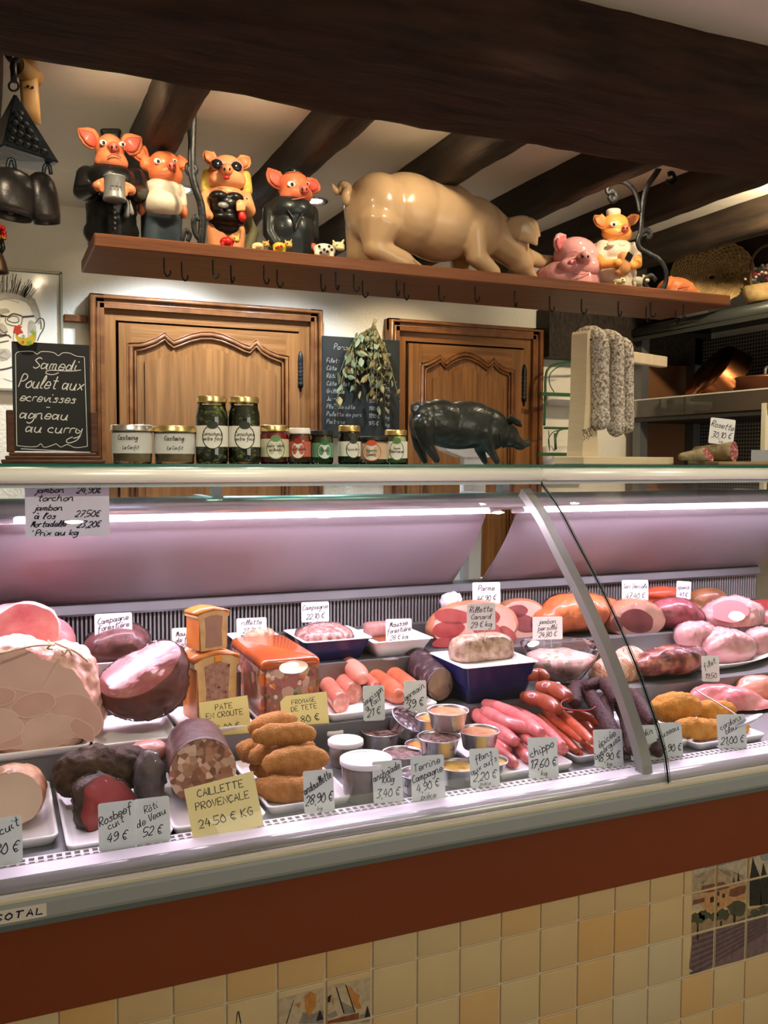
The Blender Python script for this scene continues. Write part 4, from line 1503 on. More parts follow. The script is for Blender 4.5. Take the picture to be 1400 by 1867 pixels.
class Fig:
    def __init__(s, name, label, cat, bx_, Y, group=None, zb=SHT):
        y0 = 450
        for _ in range(20):
            p = at(bx_, y0, Y=Y)
            y0 -= (zb-p.z)/mz(p)
        s.Y, s.base = Y, Vector((at(bx_, y0, Y=Y).x, Y, zb))
        s.y0 = y0
        s.t = thing(name, label, cat, s.base, group=group)

    def P(s, x, y, dy=0):
        return at(x, y, Y=s.Y+dy*DS)-s.base

    def skin(s, name, m, prims, vox=.004, smooth=4, parent=None, cutz=True):
        bm = critter(prims, s.Y, vox*.9, smooth, DS)
        bmesh.ops.translate(bm, verts=bm.verts, vec=-s.base)
        if cutz:
            for v in bm.verts:
                if v.co.z < 0.0:
                    v.co.z = 0.0
        return obj(name, bm, m, parent or s.t)

    def ball(s, name, m, x, y, dy, rx, rz, ry, parent=None, rot=0):
        p = at(x, y, Y=s.Y)
        bm = ellip(nb(), s.P(x, y, dy), (rx*mx(p), ry*DS, rz*mz(p)), Matrix.Rotation(math.radians(rot), 4, 'Y'), 2)
        return obj(name, bm, m, parent or s.t)

    def line(s, name, m, pts, r, parent=None, n=7, flat=1, closed=False, up=None):
        P = [s.P(*q) for q in pts]
        mm_ = mz(at(pts[0][0], pts[0][1], Y=s.Y))
        R_ = [k*mm_ for k in r] if isinstance(r, (list, tuple)) else r*mm_
        if isinstance(R_, list):
            # spread radii over the smoothed path
            S = smoothpts(P, 4)
            R_ = [R_[min(len(R_)-1, int(i/4))]*(1-(i % 4)/4)+R_[min(len(R_)-1, int(i/4)+1)]*((i % 4)/4) for i in range(len(S))]
        else:
            S = smoothpts(P, 4)
        return obj(name, tube(nb(), S, R_, n, flat=flat, up=up, round_ends=(flat == 1)), m, parent or s.t)

    def ear(s, m, mi, b, t, wd, dy=0, parent=None, bow=0):
        """leaf-shaped cupped ear from b to t (pixels)"""
        bx_, by_ = b
        tx_, ty_ = t
        mx_, my_ = (bx_+tx_)/2+bow, (by_+ty_)/2-abs(bow)*.3
        pts = [(bx_, by_, dy), ((bx_+mx_)/2, (by_+my_)/2, dy-.006), (mx_, my_, dy-.010), ((tx_+mx_)/2, (ty_+my_)/2, dy-.008), (tx_, ty_, dy)]
        L = math.hypot(tx_-bx_, ty_-by_)
        e = s.line('ear', m, pts, [wd*.30, wd*.46, wd*.5, wd*.36, wd*.05], parent, 12, .26, up=(0, 1, 0))
        pi = [(x*.92+bx_*.04+tx_*.04, y*.92+by_*.04+ty_*.04, d-.0085*(1 if k in (1, 2, 3) else .55)) for k, (x, y, d) in enumerate(pts)]
        s.line('inner_ear', mi, pi, [wd*.14, wd*.30, wd*.33, wd*.20, wd*.02], e, 10, .16, up=(0, 1, 0))
        return e

    def eye(s, x, y, dy, r, parent, look=(1, 0)):
        e = s.ball('eye', EYEW, x, y, dy, r*1.25, r, .006, parent)
        s.ball('pupil', EYEB, x+look[0], y+look[1], dy-.0045, r*.55, r*.6, .0028, parent)

    def snout(s, x, y, dy, r, m, parent, tilt=0):
        sn = s.skin('snout', m, [('c', x-r*.3, y+r*.2, dy+.03, r*1.0, x, y, dy, r*.92)], .0035, 3, parent, False)
        for k in (-1, 1):
            s.ball('nostril', EYEB, x+k*r*.38, y-r*.05, dy-r*mz(at(x, y, Y=s.Y))*.86, r*.17, r*.26, .003, parent)


FY = 2.27
GP_ = 'clothed pig figurines on the shelf'
# 1 black robe with a tankard
f = Fig('pig_figurine', 'pig figurine in black robe holding a pewter tankard', 'figurine', 203, FY, GP_)
f.skin('robe', DBLK, [('e', 202, 335, 0, 50, 38, .075), ('e', 203, 380, 0, 47, 60, .075), ('c', 178, 425, -.01, 26, 228, 425, -.01, 26), ('c', 203, 445, 0, 44, 203, 400, 0, 46), ('c', 158, 322, 0, 20, 150, 348, -.03, 17), ('c', 150, 350, -.03, 17, 170, 345, -.085, 13), ('c', 247, 326, 0, 20, 256, 352, -.03, 17), ('c', 256, 354, -.03, 17, 240, 350, -.085, 13)], .004, 4)
hd = f.skin('head', SKIN, [('e', 200, 275, 0, 27, 29, .055), ('e', 202, 295, -.015, 30, 22, .055), ('c', 206, 284, -.03, 19, 208, 276, -.055, 13), ('e', 185, 296, -.02, 14, 12, .03), ('e', 220, 299, -.02, 14, 12, .03), ('e', 203, 310, 0, 22, 12, .04)], .0035, 4, cutz=False)
f.snout(208, 268, -.078, 11, SKIND, hd)
f.eye(188, 260, -.050, 5.5, hd, (1, 0))
f.eye(223, 263, -.046, 5.0, hd, (1, 0))
f.ear(SKIN, SKIND, (176, 266), (142, 234), 38, 0, hd, 3)
f.ear(SKIN, SKIND, (228, 274), (258, 250), 42, 0, hd, -2)
f.line('mouth', SKIND, [(196, 286, -.072), (205, 281, -.080), (213, 282, -.079), (220, 287, -.070)], 1.2, hd)
hat = f.skin('hat', DBLK, [('c', 192, 247, 0, 8, 212, 247, 0, 8), ('c', 188, 240, 0, 6, 216, 240, 0, 6)], .003, 2, cutz=False)
for hx, hy in ((178, 340), (238, 347)):
    hnd = f.skin('hand', SKIN, [('e', hx, hy, -.098, 10, 10, .02), *[('c', hx+(8 if hx < 200 else -8), hy-7+5*k, -.112, 3.6, hx+(14 if hx < 200 else -14), hy-6+5*k, -.118, 3.2) for k in range(4)], ('c', hx, hy-8, -.11, 4, hx+(10 if hx < 200 else -10), hy-13, -.115, 3.4)], .0025, 2, cutz=False)
mp_ = f.P(209, 366, -.118)
mr, mh = 19*mz(f.base), 42*mz(f.base)
mug = obj('tankard', lathe(nb(), [(0, 0), (mr*1.05, 0), (mr*1.08, .004), (mr*1.0, .008), (mr*.97, mh*.4), (mr*.95, mh*.92), (mr*1.0, mh*.95), (mr, mh), (mr*.4, mh*1.04), (mr*.1, mh*1.13), (0, mh*1.15)], 28), GREYP, f.t, True, mp_)
mlt = nb()
for k in range(3):
    write(mlt, 'H', -mr*.45+k*mr*.32, mh*.35, mh*.32, lambda u, v: Vector(((mr+.001)*math.sin(u/mr), -(mr+.001)*math.cos(u/mr), v)), wd=.0022, slant=0, smooth=False)
obj('relief', mlt, mat('painted_pewter_dark', (.12, .12, .12), .5), mug, False)
for k in range(5):
    f.ball('button', GREYP, 209, 378+k*9.6, -.083+.002*k, 2.6, 2.6, .004)
f.line('tassel', GREYP, [(232, 366, -.085), (233, 376, -.085), (231, 392, -.082)], [2, 3, 5.5])
f.line('tassel', GREYP, [(236, 366, -.083), (238, 376, -.083), (240, 388, -.08)], [2, 3, 5])
# 2 white shirt, jeans
f = Fig('pig_figurine', 'pig figurine in white shirt and blue trousers', 'figurine', 296, FY+.01, GP_)
f.skin('shirt', WHITE, [('e', 296, 350, 0, 37, 24, .06), ('e', 294, 375, -.02, 39, 28, .068), ('c', 270, 345, 0, 14, 262, 372, -.01, 11), ('c', 326, 348, 0, 13, 332, 372, -.01, 10)], .004, 4)
f.skin('trousers', JEAN, [('c', 278, 400, -.005, 22, 276, 450, 0, 19), ('c', 311, 400, -.005, 22, 312, 450, 0, 19), ('e', 294, 398, 0, 37, 18, .062)], .004, 4)
hd = f.skin('head', mat('pig_skin_orange', (.76, .20, .075), .38, coat=.15), [('e', 299, 303, 0, 29, 27, .055), ('e', 302, 320, -.012, 31, 20, .055), ('c', 306, 312, -.03, 16, 312, 305, -.055, 11), ('e', 298, 336, 0, 20, 12, .04), ('c', 266, 300, 0, 12, 262, 288, 0, 9)], .0035, 4, cutz=False)
SK2 = MATS['pig_skin_orange']
f.snout(313, 302, -.075, 9.5, SKIND, hd)
f.eye(287, 294, -.050, 5.5, hd, (1.5, 0))
f.eye(318, 293, -.046, 3.6, hd, (1, 0))
f.ear(SK2, SKIN, (266, 292), (247, 254), 34, 0, hd, -6)
f.ear(SK2, SKIN, (320, 300), (341, 292), 30, -.01, hd, 2)
f.line('mouth', SKIND, [(292, 318, -.066), (305, 317, -.072), (320, 313, -.066)], 1.0, hd)
f.skin('hand', SKIN, [('e', 334, 386, -.02, 8, 13, .02)], .003, 2, cutz=False)
f.skin('hand', SKIN, [('e', 258, 380, -.02, 8, 13, .02)], .003, 2, cutz=False)
# 3 lady with sunglasses
f = Fig('pig_figurine', 'pig figurine in black corset with sunglasses and blonde hair', 'figurine', 413, FY, GP_)
SKC = mat('pig_skin_light', (.74, .33, .15), .38, coat=.15)
YEL = mat('painted_blonde', (.60, .46, .10), .45)
REDL = mat('painted_red', (.50, .012, .012), .3, coat=.3)
f.skin('torso', SKC, [('e', 411, 356, 0, 36, 16, .05), ('c', 378, 358, 0, 13, 372, 380, -.02, 11), ('c', 372, 382, -.02, 11, 382, 394, -.05, 8), ('c', 446, 358, 0, 13, 455, 384, -.02, 12), ('c', 455, 384, -.02, 11, 444, 372, -.07, 8), ('c', 396, 420, -.005, 20, 397, 465, 0, 17), ('c', 428, 422, -.005, 20, 428, 465, 0, 17)], .004, 4)
f.skin('corset', DBLK, [('e', 398, 360, -.035, 18, 12, .035), ('e', 426, 363, -.035, 18, 12, .035), ('e', 412, 378, -.01, 33, 22, .056), ('e', 411, 402, -.01, 36, 17, .060), ('c', 400, 414, -.02, 14, 424, 416, -.02, 14)], .0035, 3)
hd = f.skin('head', SKC, [('e', 413, 310, 0, 31, 26, .055), ('e', 413, 328, -.012, 35, 21, .055), ('c', 413, 316, -.03, 16, 414, 312, -.06, 12), ('e', 413, 345, 0, 20, 8, .035), ('e', 392, 330, -.025, 13, 11, .028), ('e', 434, 333, -.025, 13, 11, .028)], .0035, 4, cutz=False)
f.skin('hair', YEL, [('c', 380, 318, .015, 12, 376, 345, .01, 11), ('c', 446, 322, .015, 12, 450, 348, .01, 11), ('e', 413, 330, .035, 40, 30, .03), ('c', 376, 345, .0, 9, 388, 352, -.01, 6), ('c', 450, 348, 0, 9, 442, 356, -.01, 6)], .0035, 3, cutz=False)
f.snout(414, 309, -.080, 12, SKIN, hd)
f.ear(SKC, SKIN, (393, 296), (374, 274), 28, 0, hd, -3)
f.ear(SKC, SKIN, (434, 302), (455, 286), 28, 0, hd, 2)
sgl = f.skin('sunglasses', mat('painted_pink', (.62, .25, .28), .35), [('e', 396, 299, -.050, 12.5, 11.5, .009), ('e', 431, 304, -.050, 12.5, 11.5, .009), ('c', 402, 296, -.055, 2, 426, 299, -.055, 2)], .0025, 1, cutz=False)
f.ball('lens', EYEB, 396, 299, -.0555, 10.5, 9.5, .006, sgl)
f.ball('lens', EYEB, 431, 304, -.0555, 10.5, 9.5, .006, sgl)
f.ball('lips', REDL, 413, 324, -.082, 6, 3.4, .006, hd)
f.skin('purse', REDL, [('c', 440, 386, -.075, 6, 442, 397, -.075, 8)], .003, 2, cutz=False)
f.skin('hand', SKC, [('e', 438, 372, -.075, 8, 8, .014)] + [('c', 433+4*k, 374, -.085, 3, 433+4*k, 383, -.085, 2.6) for k in range(4)], .0025, 2, cutz=False)
f.skin('boa', mat('painted_moss', (.17, .16, .08), .6), [('c', 452, 400, .03, 9, 462, 425, .035, 10), ('c', 462, 425, .035, 10, 450, 462, .03, 11)], .004, 3)
for k, (x, y) in enumerate(((450, 363), (456, 372), (459, 383), (456, 392))):
    f.ball('bead', EYEB, x, y, -.024, 2, 2, .004)
f.ball('buckle', GREYP, 407, 374, -.070, 10, 6, .006)
# 4 dark suit, bowler
f = Fig('pig_figurine', 'pig figurine in dark suit and black bowler hat', 'figurine', 532, FY, GP_)
SUIT = mat('painted_suit', (.011, .016, .018), .34, coat=.2)
f.skin('suit', SUIT, [('e', 530, 388, 0, 43, 32, .07), ('e', 530, 425, 0, 42, 50, .07), ('c', 495, 385, 0, 17, 492, 425, -.01, 14), ('c', 492, 425, -.01, 14, 508, 450, -.03, 12), ('c', 566, 388, 0, 15, 569, 430, -.01, 13), ('c', 530, 470, 0, 42, 530, 430, 0, 42)], .004, 4)
hd = f.skin('head', SKINR, [('e', 535, 340, 0, 28, 27, .055), ('e', 540, 356, -.012, 29, 20, .052), ('c', 546, 351, -.03, 16, 553, 347, -.05, 12), ('e', 533, 372, 0, 20, 10, .04), ('e', 524, 358, -.02, 14, 12, .03)], .0035, 4, cutz=False)
f.snout(555, 345, -.070, 10, SKIND, hd)
f.eye(531, 336, -.051, 6, hd, (1.5, 0))
f.eye(560, 335, -.038, 3.4, hd, (1, 0))
f.ear(SKINR, SKIND, (515, 340), (489, 306), 34, 0, hd, -2)
f.ear(SKINR, mat('pig_ear_red', (.55, .08, .06), .4), (560, 345), (578, 328), 34, -.012, hd, 3)
f.skin('bowler_hat', DBLK, [('e', 535, 316, 0, 15, 12, .032), ('e', 535, 323, 0, 23, 3.4, .044)], .003, 2, cutz=False)
f.line('mouth', SKIND, [(532, 364, -.062), (545, 362, -.068), (560, 358, -.058)], 1.0, hd)
f.line('lapel', DBLK, [(524, 382, -.066), (534, 398, -.076), (538, 420, -.078)], 2.0)
f.line('lapel', DBLK, [(556, 384, -.062), (545, 400, -.074), (538, 420, -.078)], 2.0)
f.skin('hand', SKIND, [('e', 570, 452, -.03, 8, 9, .02)], .003, 2, cutz=False)
# butcher pig
f = Fig('pig_figurine', 'butcher pig figurine in white hat carrying a board', 'figurine', 1124, FY-.01, GP_)
WH2 = mat('painted_apron', (.70, .60, .48), .42, coat=.15)
f.skin('apron', WH2, [('e', 1124, 462, 0, 33, 26, .055), ('e', 1122, 498, 0, 34, 40, .06), ('c', 1122, 540, 0, 33, 1122, 505, 0, 34), ('c', 1098, 452, 0, 15, 1092, 468, -.01, 13), ('c', 1154, 455, 0, 14, 1160, 472, -.01, 11)], .004, 4)
hd = f.skin('head', SKINY, [('e', 1122, 412, 0, 24, 22, .045), ('e', 1125, 426, -.01, 25, 16, .043), ('c', 1130, 422, -.02, 13, 1138, 417, -.045, 9), ('e', 1120, 440, 0, 18, 9, .034)], .0032, 4, cutz=False)
f.snout(1140, 416, -.060, 8, SKIND, hd)
f.eye(1118, 409, -.042, 5, hd, (1.2, 0))
f.eye(1142, 406, -.034, 2.8, hd, (1, 0))
f.ear(SKINY, SKIN, (1106, 411), (1084, 392), 28, 0, hd, -3)
f.ear(SKINY, SKIN, (1140, 407), (1166, 393), 20, -.004, hd, 1)
f.line('mouth', SKIND, [(1118, 428, -.050), (1130, 427, -.056), (1140, 423, -.050)], .9, hd)
hp0 = f.P(1118, 399, .0)
hr = 13*mz(f.base)
obj('butcher_hat', lathe(nb(), [(hr*.9, 0), (hr*.95, .003), (hr*.92, .010), (hr, .012), (hr*1.02, .024), (hr*.9, .027), (0, .027)], 24), WHITE, f.t, True, hp0)
f.skin('arm', SKINY, [('c', 1090, 472, -.02, 10, 1098, 482, -.05, 9), ('c', 1098, 482, -.05, 9, 1120, 480, -.075, 8), ('e', 1126, 479, -.085, 8, 8, .014)], .003, 3, cutz=False)
f.skin('arm', SKINY, [('c', 1161, 472, -.02, 9, 1163, 482, -.05, 8), ('c', 1163, 482, -.05, 8, 1152, 484, -.08, 8)], .003, 3, cutz=False)
f.skin('board', mat('painted_ham', (.48, .22, .08), .45), [('c', 1136, 470, -.082, 11, 1136, 490, -.08, 14), ('e', 1132, 497, -.08, 11, 6, .012)], .003, 2, cutz=False)
cb = f.P(1147, 468, -.105)
obj('cleaver', box(nb(), cb, (.020, .004, .022), Matrix.Rotation(.5, 4, 'Y'), bev=.001), EYEB, f.t, False)
f.ball('collar', WHITE, 1113, 446, -.045, 7, 4, .008)
f.ball('collar', WHITE, 1134, 447, -.045, 7, 4, .008)
# pink bust
f = Fig('pig_bust', 'glossy pale pink ceramic pig bust with closed eyes', 'figurine', 1046, FY+.02)
PNK = mat('ceramic_pink', (.72, .33, .34), .12, coat=.6)
PNKD = mat('ceramic_blush', (.66, .17, .18), .15, coat=.6)
f.skin('shoulders', PNK, [('e', 1038, 512, 0, 52, 40, .085), ('c', 1038, 540, 0, 50, 1038, 515, 0, 50), ('e', 1000, 505, .02, 22, 20, .04)], .004, 4)
hd = f.skin('head', PNK, [('e', 1050, 468, -.02, 36, 36, .07), ('e', 1056, 487, -.04, 36, 24, .06), ('c', 1062, 476, -.07, 17, 1066, 470, -.095, 13), ('e', 1035, 486, -.06, 16, 14, .03), ('e', 1080, 490, -.05, 14, 13, .03), ('e', 1060, 502, -.05, 20, 10, .03)], .004, 4, cutz=False)
f.snout(1067, 468, -.118, 12.5, PNK, hd)
f.ear(PNK, PNKD, (1026, 458), (1032, 429), 34, -.02, hd, -8)
f.ear(PNK, PNKD, (1080, 456), (1090, 446), 16, -.01, hd, 0)
f.ball('cheek', PNKD, 1043, 478, -.089, 6, 5, .006, hd)
f.ball('cheek', PNKD, 1086, 489, -.076, 4, 5, .006, hd)
f.line('eyelid', PNKD, [(1038, 460, -.082), (1045, 457, -.086), (1052, 460, -.088)], .9, hd)
f.line('eyelid', PNKD, [(1074, 460, -.082), (1079, 458, -.078), (1084, 461, -.072)], .9, hd)
f.line('mouth', PNKD, [(1048, 497, -.096), (1062, 500, -.102), (1076, 496, -.094)], .9, hd)
# orange pig head
f = Fig('pig_money_box', 'small orange pig head ornament behind the right scroll bracket', 'figurine', 1240, FY+.03)
OR = mat('terracotta_orange', (.78, .22, .06), .4, coat=.15)
f.skin('head', OR, [('e', 1232, 533, 0, 32, 28, .055), ('e', 1250, 532, -.04, 17, 15, .035), ('e', 1264, 540, -.03, 10, 12, .03), ('c', 1222, 512, -.02, 9, 1213, 522, -.03, 10), ('e', 1240, 545, -.03, 30, 18, .04), ('c', 1245, 515, -.03, 7, 1258, 521, -.04, 7)], .004, 3)
f.line('smile', SKIND, [(1236, 527, -.066), (1246, 524, -.080), (1256, 523, -.076)], 1.2)
# big pale pig
f = Fig('large_pig_statue', 'large glossy beige pig statue with lowered head', 'pig statue', 790, 2.30)
BIG = mat('beige_glaze', (.56, .38, .22), .24, col2=(.52, .35, .20), scale=6, contrast=.1, coat=.35)
bb = f.skin('body', BIG, [('e', 688, 384, 0, 56, 68, .120), ('e', 740, 390, 0, 75, 74, .125), ('e', 800, 404, 0, 78, 74, .120), ('e', 858, 418, 0, 52, 60, .105), ('c', 880, 410, 0, 42, 930, 450, 0, 36),
                          ('c', 690, 415, -.055, 44, 682, 452, -.065, 22), ('c', 682, 452, -.065, 22, 735, 478, -.065, 21), ('c', 735, 480, -.065, 20, 762, 492, -.065, 13),
                          ('c', 664, 420, .06, 38, 652, 462, .06, 22), ('c', 652, 462, .06, 22, 668, 492, .06, 16),
                          ('c', 862, 425, -.058, 32, 868, 465, -.068, 20), ('c', 868, 468, -.068, 20, 900, 496, -.068, 14), ('c', 840, 440, .055, 26, 838, 490, .055, 17),
                          ('c', 928, 450, 0, 34, 950, 478, 0, 24), ('c', 945, 480, 0, 22, 975, 506, -.0, 7), ('c', 955, 466, .01, 17, 985, 477, .02, 13), ('c', 985, 477, .02, 13, 1004, 477, .025, 12)], .0050, 16)
f.line('ear', BIG, [(916, 424, -.050), (934, 416, -.066), (952, 417, -.076), (968, 430, -.078), (979, 447, -.074)], [7, 19, 24, 17, 2], None, 14, .3, up=(.1, 1, 0))
f.ear(BIG, BIG, (925, 408), (985, 430), 40, .05, None, 12)
f.line('tail', BIG, [(650, 362, 0), (637, 370, -.005), (631, 358, -.012), (634, 343, -.01), (624, 338, .0), (618, 350, .012), (610, 345, .012), (606, 338, .008)], [9, 9.5, 9, 8.5, 8, 7, 6, 3])
f.line('hoof_cleft', mat('beige_shadow', (.30, .17, .08), .4), [(748, 470, -.085), (758, 478, -.095), (768, 490, -.085)], .7)
# mini animals
def mini(label, x0, x1, y1, cb, ch, spots=None, hat=None, Y=2.185):
    f = Fig('mini_animal', label, 'figurine', (x0+x1)/2, Y, 'tiny painted animals on the shelf')
    w_ = x1-x0
    h0 = f.y0
    yb = h0
    h = yb-y1
    b_ = f.skin('body', cb, [('e', x0+w_*.36, yb-h*.42, 0, w_*.34, h*.32, .018), *[('c', x0+w_*fx, yb-h*.3, fy, w_*.10, x0+w_*fx, yb-1, fy, w_*.09) for fx, fy in ((.14, -.008), (.56, -.008), (.16, .01), (.56, .01))]], .002, 2)
    hh = f.skin('head', ch, [('e', x0+w_*.78, yb-h*.62, -.008, w_*.19, h*.20, .013), ('e', x0+w_*.84, yb-h*.50, -.018, w_*.13, h*.12, .010), ('c', x0+w_*.66, yb-h*.75, -.005, w_*.05, x0+w_*.62, yb-h*.88, -.005, w_*.03), ('c', x0+w_*.88, yb-h*.75, -.005, w_*.05, x0+w_*.94, yb-h*.90, -.005, w_*.03)], .0018, 1)
    for k, (fx, fy) in enumerate(spots or ()):
        f.ball('spot', EYEB if len(spots) > 3 else REDL, x0+w_*fx, yb-h*fy, -.0175, 2.6, 2.6, .002)
    f.ball('eye', EYEB, x0+w_*.74, yb-h*.66, -.0195, 1.1, 1.1, .0015, hh)
    f.ball('eye', EYEB, x0+w_*.84, yb-h*.66, -.0195, 1.1, 1.1, .0015, hh)
    return f


CRM = mat('painted_cream', (.70, .58, .32), .4)
GLD = mat('painted_gold', (.62, .36, .10), .4)
mini('tiny red and cream painted animal in front of the sunglasses pig', 400, 438, 424, REDL, GLD)
mini('tiny cream painted animal left of the bowler-hatted pig', 458, 492, 436, CRM, GLD)
mini('tiny yellow painted animal in front of the bowler-hatted pig', 496, 534, 434, mat('painted_yellow', (.62, .45, .04), .4), GLD, ((.30, .45), (.45, .5), (.2, .4)))
mini('tiny white spotted painted cow beside the large beige pig', 570, 630, 434, mat('painted_ivory', (.74, .68, .55), .35), CRM, ((.2, .6), (.35, .45), (.5, .6), (.25, .3), (.45, .35), (.58, .45)))
mini('tiny greenish animal figure at the feet of the butcher pig', 1118, 1140, 503, mat('painted_sage', (.42, .38, .20), .5), CRM)
mini('tiny grey animal figure beside the right scroll bracket', 1152, 1184, 496, mat('painted_grey', (.40, .36, .28), .5), CRM)

# wicker tray and dried flowers on top of the rack
WICK = mat('wicker', (.46, .31, .13), .75, col2=(.32, .20, .08), scale=40)
wc = at(1296, 556, X=2.55)
wk = thing('wicker_tray', 'round woven wicker tray leaning on top of the rack', 'wicker tray', (2.55, wc.y, 2.034))
WR = .148
ntr = Vector((-.62, -.62, .48)).to_track_quat('Z', 'Y').to_matrix().to_4x4()
rg = nb()
for k in range(17):
    r_ = .018+k*(WR-.018)/16
    n_ = 56
    tube(rg, [ntr @ Vector((r_*math.cos(2*math.pi*i/n_), r_*math.sin(2*math.pi*i/n_), .03*(r_/WR)**3+(.0035 if (i+k) % 2 else -.0035))) for i in range(n_+1)], .0052, 5, caps=False)
zz = min(v.co.z for v in rg.verts)
bmesh.ops.translate(rg, verts=rg.verts, vec=(0, 0, -zz))
wo = obj('weave', rg, WICK, wk)
wo['kind'] = 'stuff'
for k in range(18):
    a = 2*math.pi*k/18
    sp_ = nb()
    tube(sp_, [ntr @ Vector((r_*math.cos(a), r_*math.sin(a), .03*(r_/WR)**3))+Vector((0, 0, -zz)) for r_ in (.01, .08, .15, WR)], .003, 5)
    obj('spoke', sp_, WICK, wk)
fp = at(1390, 556, X=2.62)
fl = thing('flower_basket', 'small basket of pink and white dried flowers on the rack', 'flower basket', (2.62, fp.y-.03, 2.032))
obj('basket', lathe(nb(), [(0, 0), (.075, 0), (.085, .02), (.095, .055), (.09, .058), (.075, .02), (0, .012)], 28, rib=lambda z: .02), WICK, fl)
hb_ = nb()
tube(hb_, smoothpts([(-.09, 0, .055), (-.085, 0, .15), (-.03, 0, .20), (.03, 0, .20), (.085, 0, .15), (.09, 0, .055)], 5), .005, 7)
obj('handle', hb_, mat('basket_handle', (.10, .06, .03), .7), fl)
PK = mat('flower_pink', (.55, .05, .10), .7, col2=(.65, .12, .16), scale=60)
WF = mat('flower_white', (.70, .66, .55), .8)
GLF = mat('flower_leaf', (.05, .07, .025), .8)
rr_ = random.Random(11)
pet = nb()
for k in range(7):
    a = k*2.4
    ellip(pet, (.010*math.cos(a)*(.4+.1*k), .010*math.sin(a)*(.4+.1*k), .004*(6-k)*.4), (.011, .011, .005), Matrix.Rotation(.7, 4, Vector((math.sin(a), -math.cos(a), 0))), 1)
p0_ = obj('blossom', pet, PK, fl, True, (-.045, -.05, .075))
for k in range(8):
    share(p0_, fl, (rr_.uniform(-.07, .05), rr_.uniform(-.08, .02), .062+rr_.uniform(0, .045)), (rr_.uniform(-.6, .6), rr_.uniform(-.6, .6), rr_.uniform(0, 3)))
sm_ = nb()
ellip(sm_, (0, 0, 0), (.006, .006, .005), None, 1)
w0_ = obj('blossom', sm_, WF, fl, True, (-.07, -.05, .09))
for k in range(45):
    share(w0_, fl, (rr_.uniform(-.095, .03), rr_.uniform(-.085, .03), .07+rr_.uniform(0, .05)))
lf_ = nb()
ellip(lf_, (0, 0, 0), (.018, .006, .0025), None, 1)
l0_ = obj('leaf', lf_, GLF, fl, True, (-.09, -.03, .06))
for k in range(30):
    share(l0_, fl, (rr_.uniform(-.105, .08), rr_.uniform(-.09, .05), .045+rr_.uniform(0, .03)), (rr_.uniform(-.7, .7), rr_.uniform(-.7, .7), rr_.uniform(0, 3)))

# ------------------------------------------------------------------ cowbells and collar hanging at the left
HY = 1.93
hg = thing('cowbell_hanger', 'dark stamped pyramid hanger carrying two iron cowbells from the beam', 'cowbells', at(28, 100, Y=HY))
ho = -Vector(hg.location)


def H_(x, y, dy=0):
    return at(x, y, Y=HY)+Vector((0, dy, 0))+ho


BLU = mat('dark_tin', (.030, .036, .042), .35, .6, col2=(.055, .062, .070), scale=30, bump=.4, bscale=60)
fk = nb()
tube(fk, smoothpts([H_(-6, 84), H_(8, 92), H_(24, 112), H_(40, 98), H_(62, 90)], 5), [.006]*21, 8)
obj('fork', fk, BLU, hg)
rod = nb()
tube(rod, [H_(24, 108), H_(25, 135), H_(25, 150)], .006, 8)
tube(rod, [H_(25+9*math.cos(a), 157+9*math.sin(a)) for a in [2*math.pi*i/16 for i in range(17)]], .0022, 6, caps=False)
obj('rod', rod, IRON, hg)
py = nb()
ap_ = py.verts.new(H_(27, 167))
cs = [py.verts.new(H_(5, 274, -.035)), py.verts.new(H_(108, 303, -.02)), py.verts.new(H_(84, 290, .09)), py.verts.new(H_(-40, 268, .08))]
for i in range(4):
    py.faces.new((ap_, cs[i], cs[(i+1) % 4]))
py.faces.new(cs[::-1])
bmesh.ops.recalc_face_normals(py, faces=py.faces)
bmesh.ops.bevel(py, geom=py.edges[:], offset=.0025, segments=2, affect='EDGES')
po_ = obj('pyramid', py, BLU, hg, False)
STP = mat('stamped_black', (.004, .004, .005), .5)
A_, B_q, C_ = H_(27, 167), H_(5, 274, -.035), H_(108, 303, -.02)
nrm = (B_q-A_).cross(C_-A_).normalized()
if nrm.y > 0:
    nrm = -nrm
for k, (u, v) in enumerate([(.40, .25), (.36, .45), (.46, .36), (.52, .55), (.55, .20), (.60, .38), (.62, .62), (.72, .15), (.72, .32), (.74, .5), (.75, .68), (.86, .12), (.87, .28), (.88, .44), (.88, .6), (.89, .78)]):
    pp = A_.lerp(B_q.lerp(C_, v), u)+nrm*.0004
    bm = ellip(nb(), (0, 0, 0), (.0075, .0075, .0016), None, 2)
    q = obj('stamp', bm, STP, hg, True, pp)
    q.rotation_euler = nrm.to_track_quat('Z', 'Y').to_euler()
BELL = mat('bell_iron', (.045, .040, .036), .33, .75, col2=(.11, .095, .08), scale=18, contrast=.2, bump=.4, bscale=35)
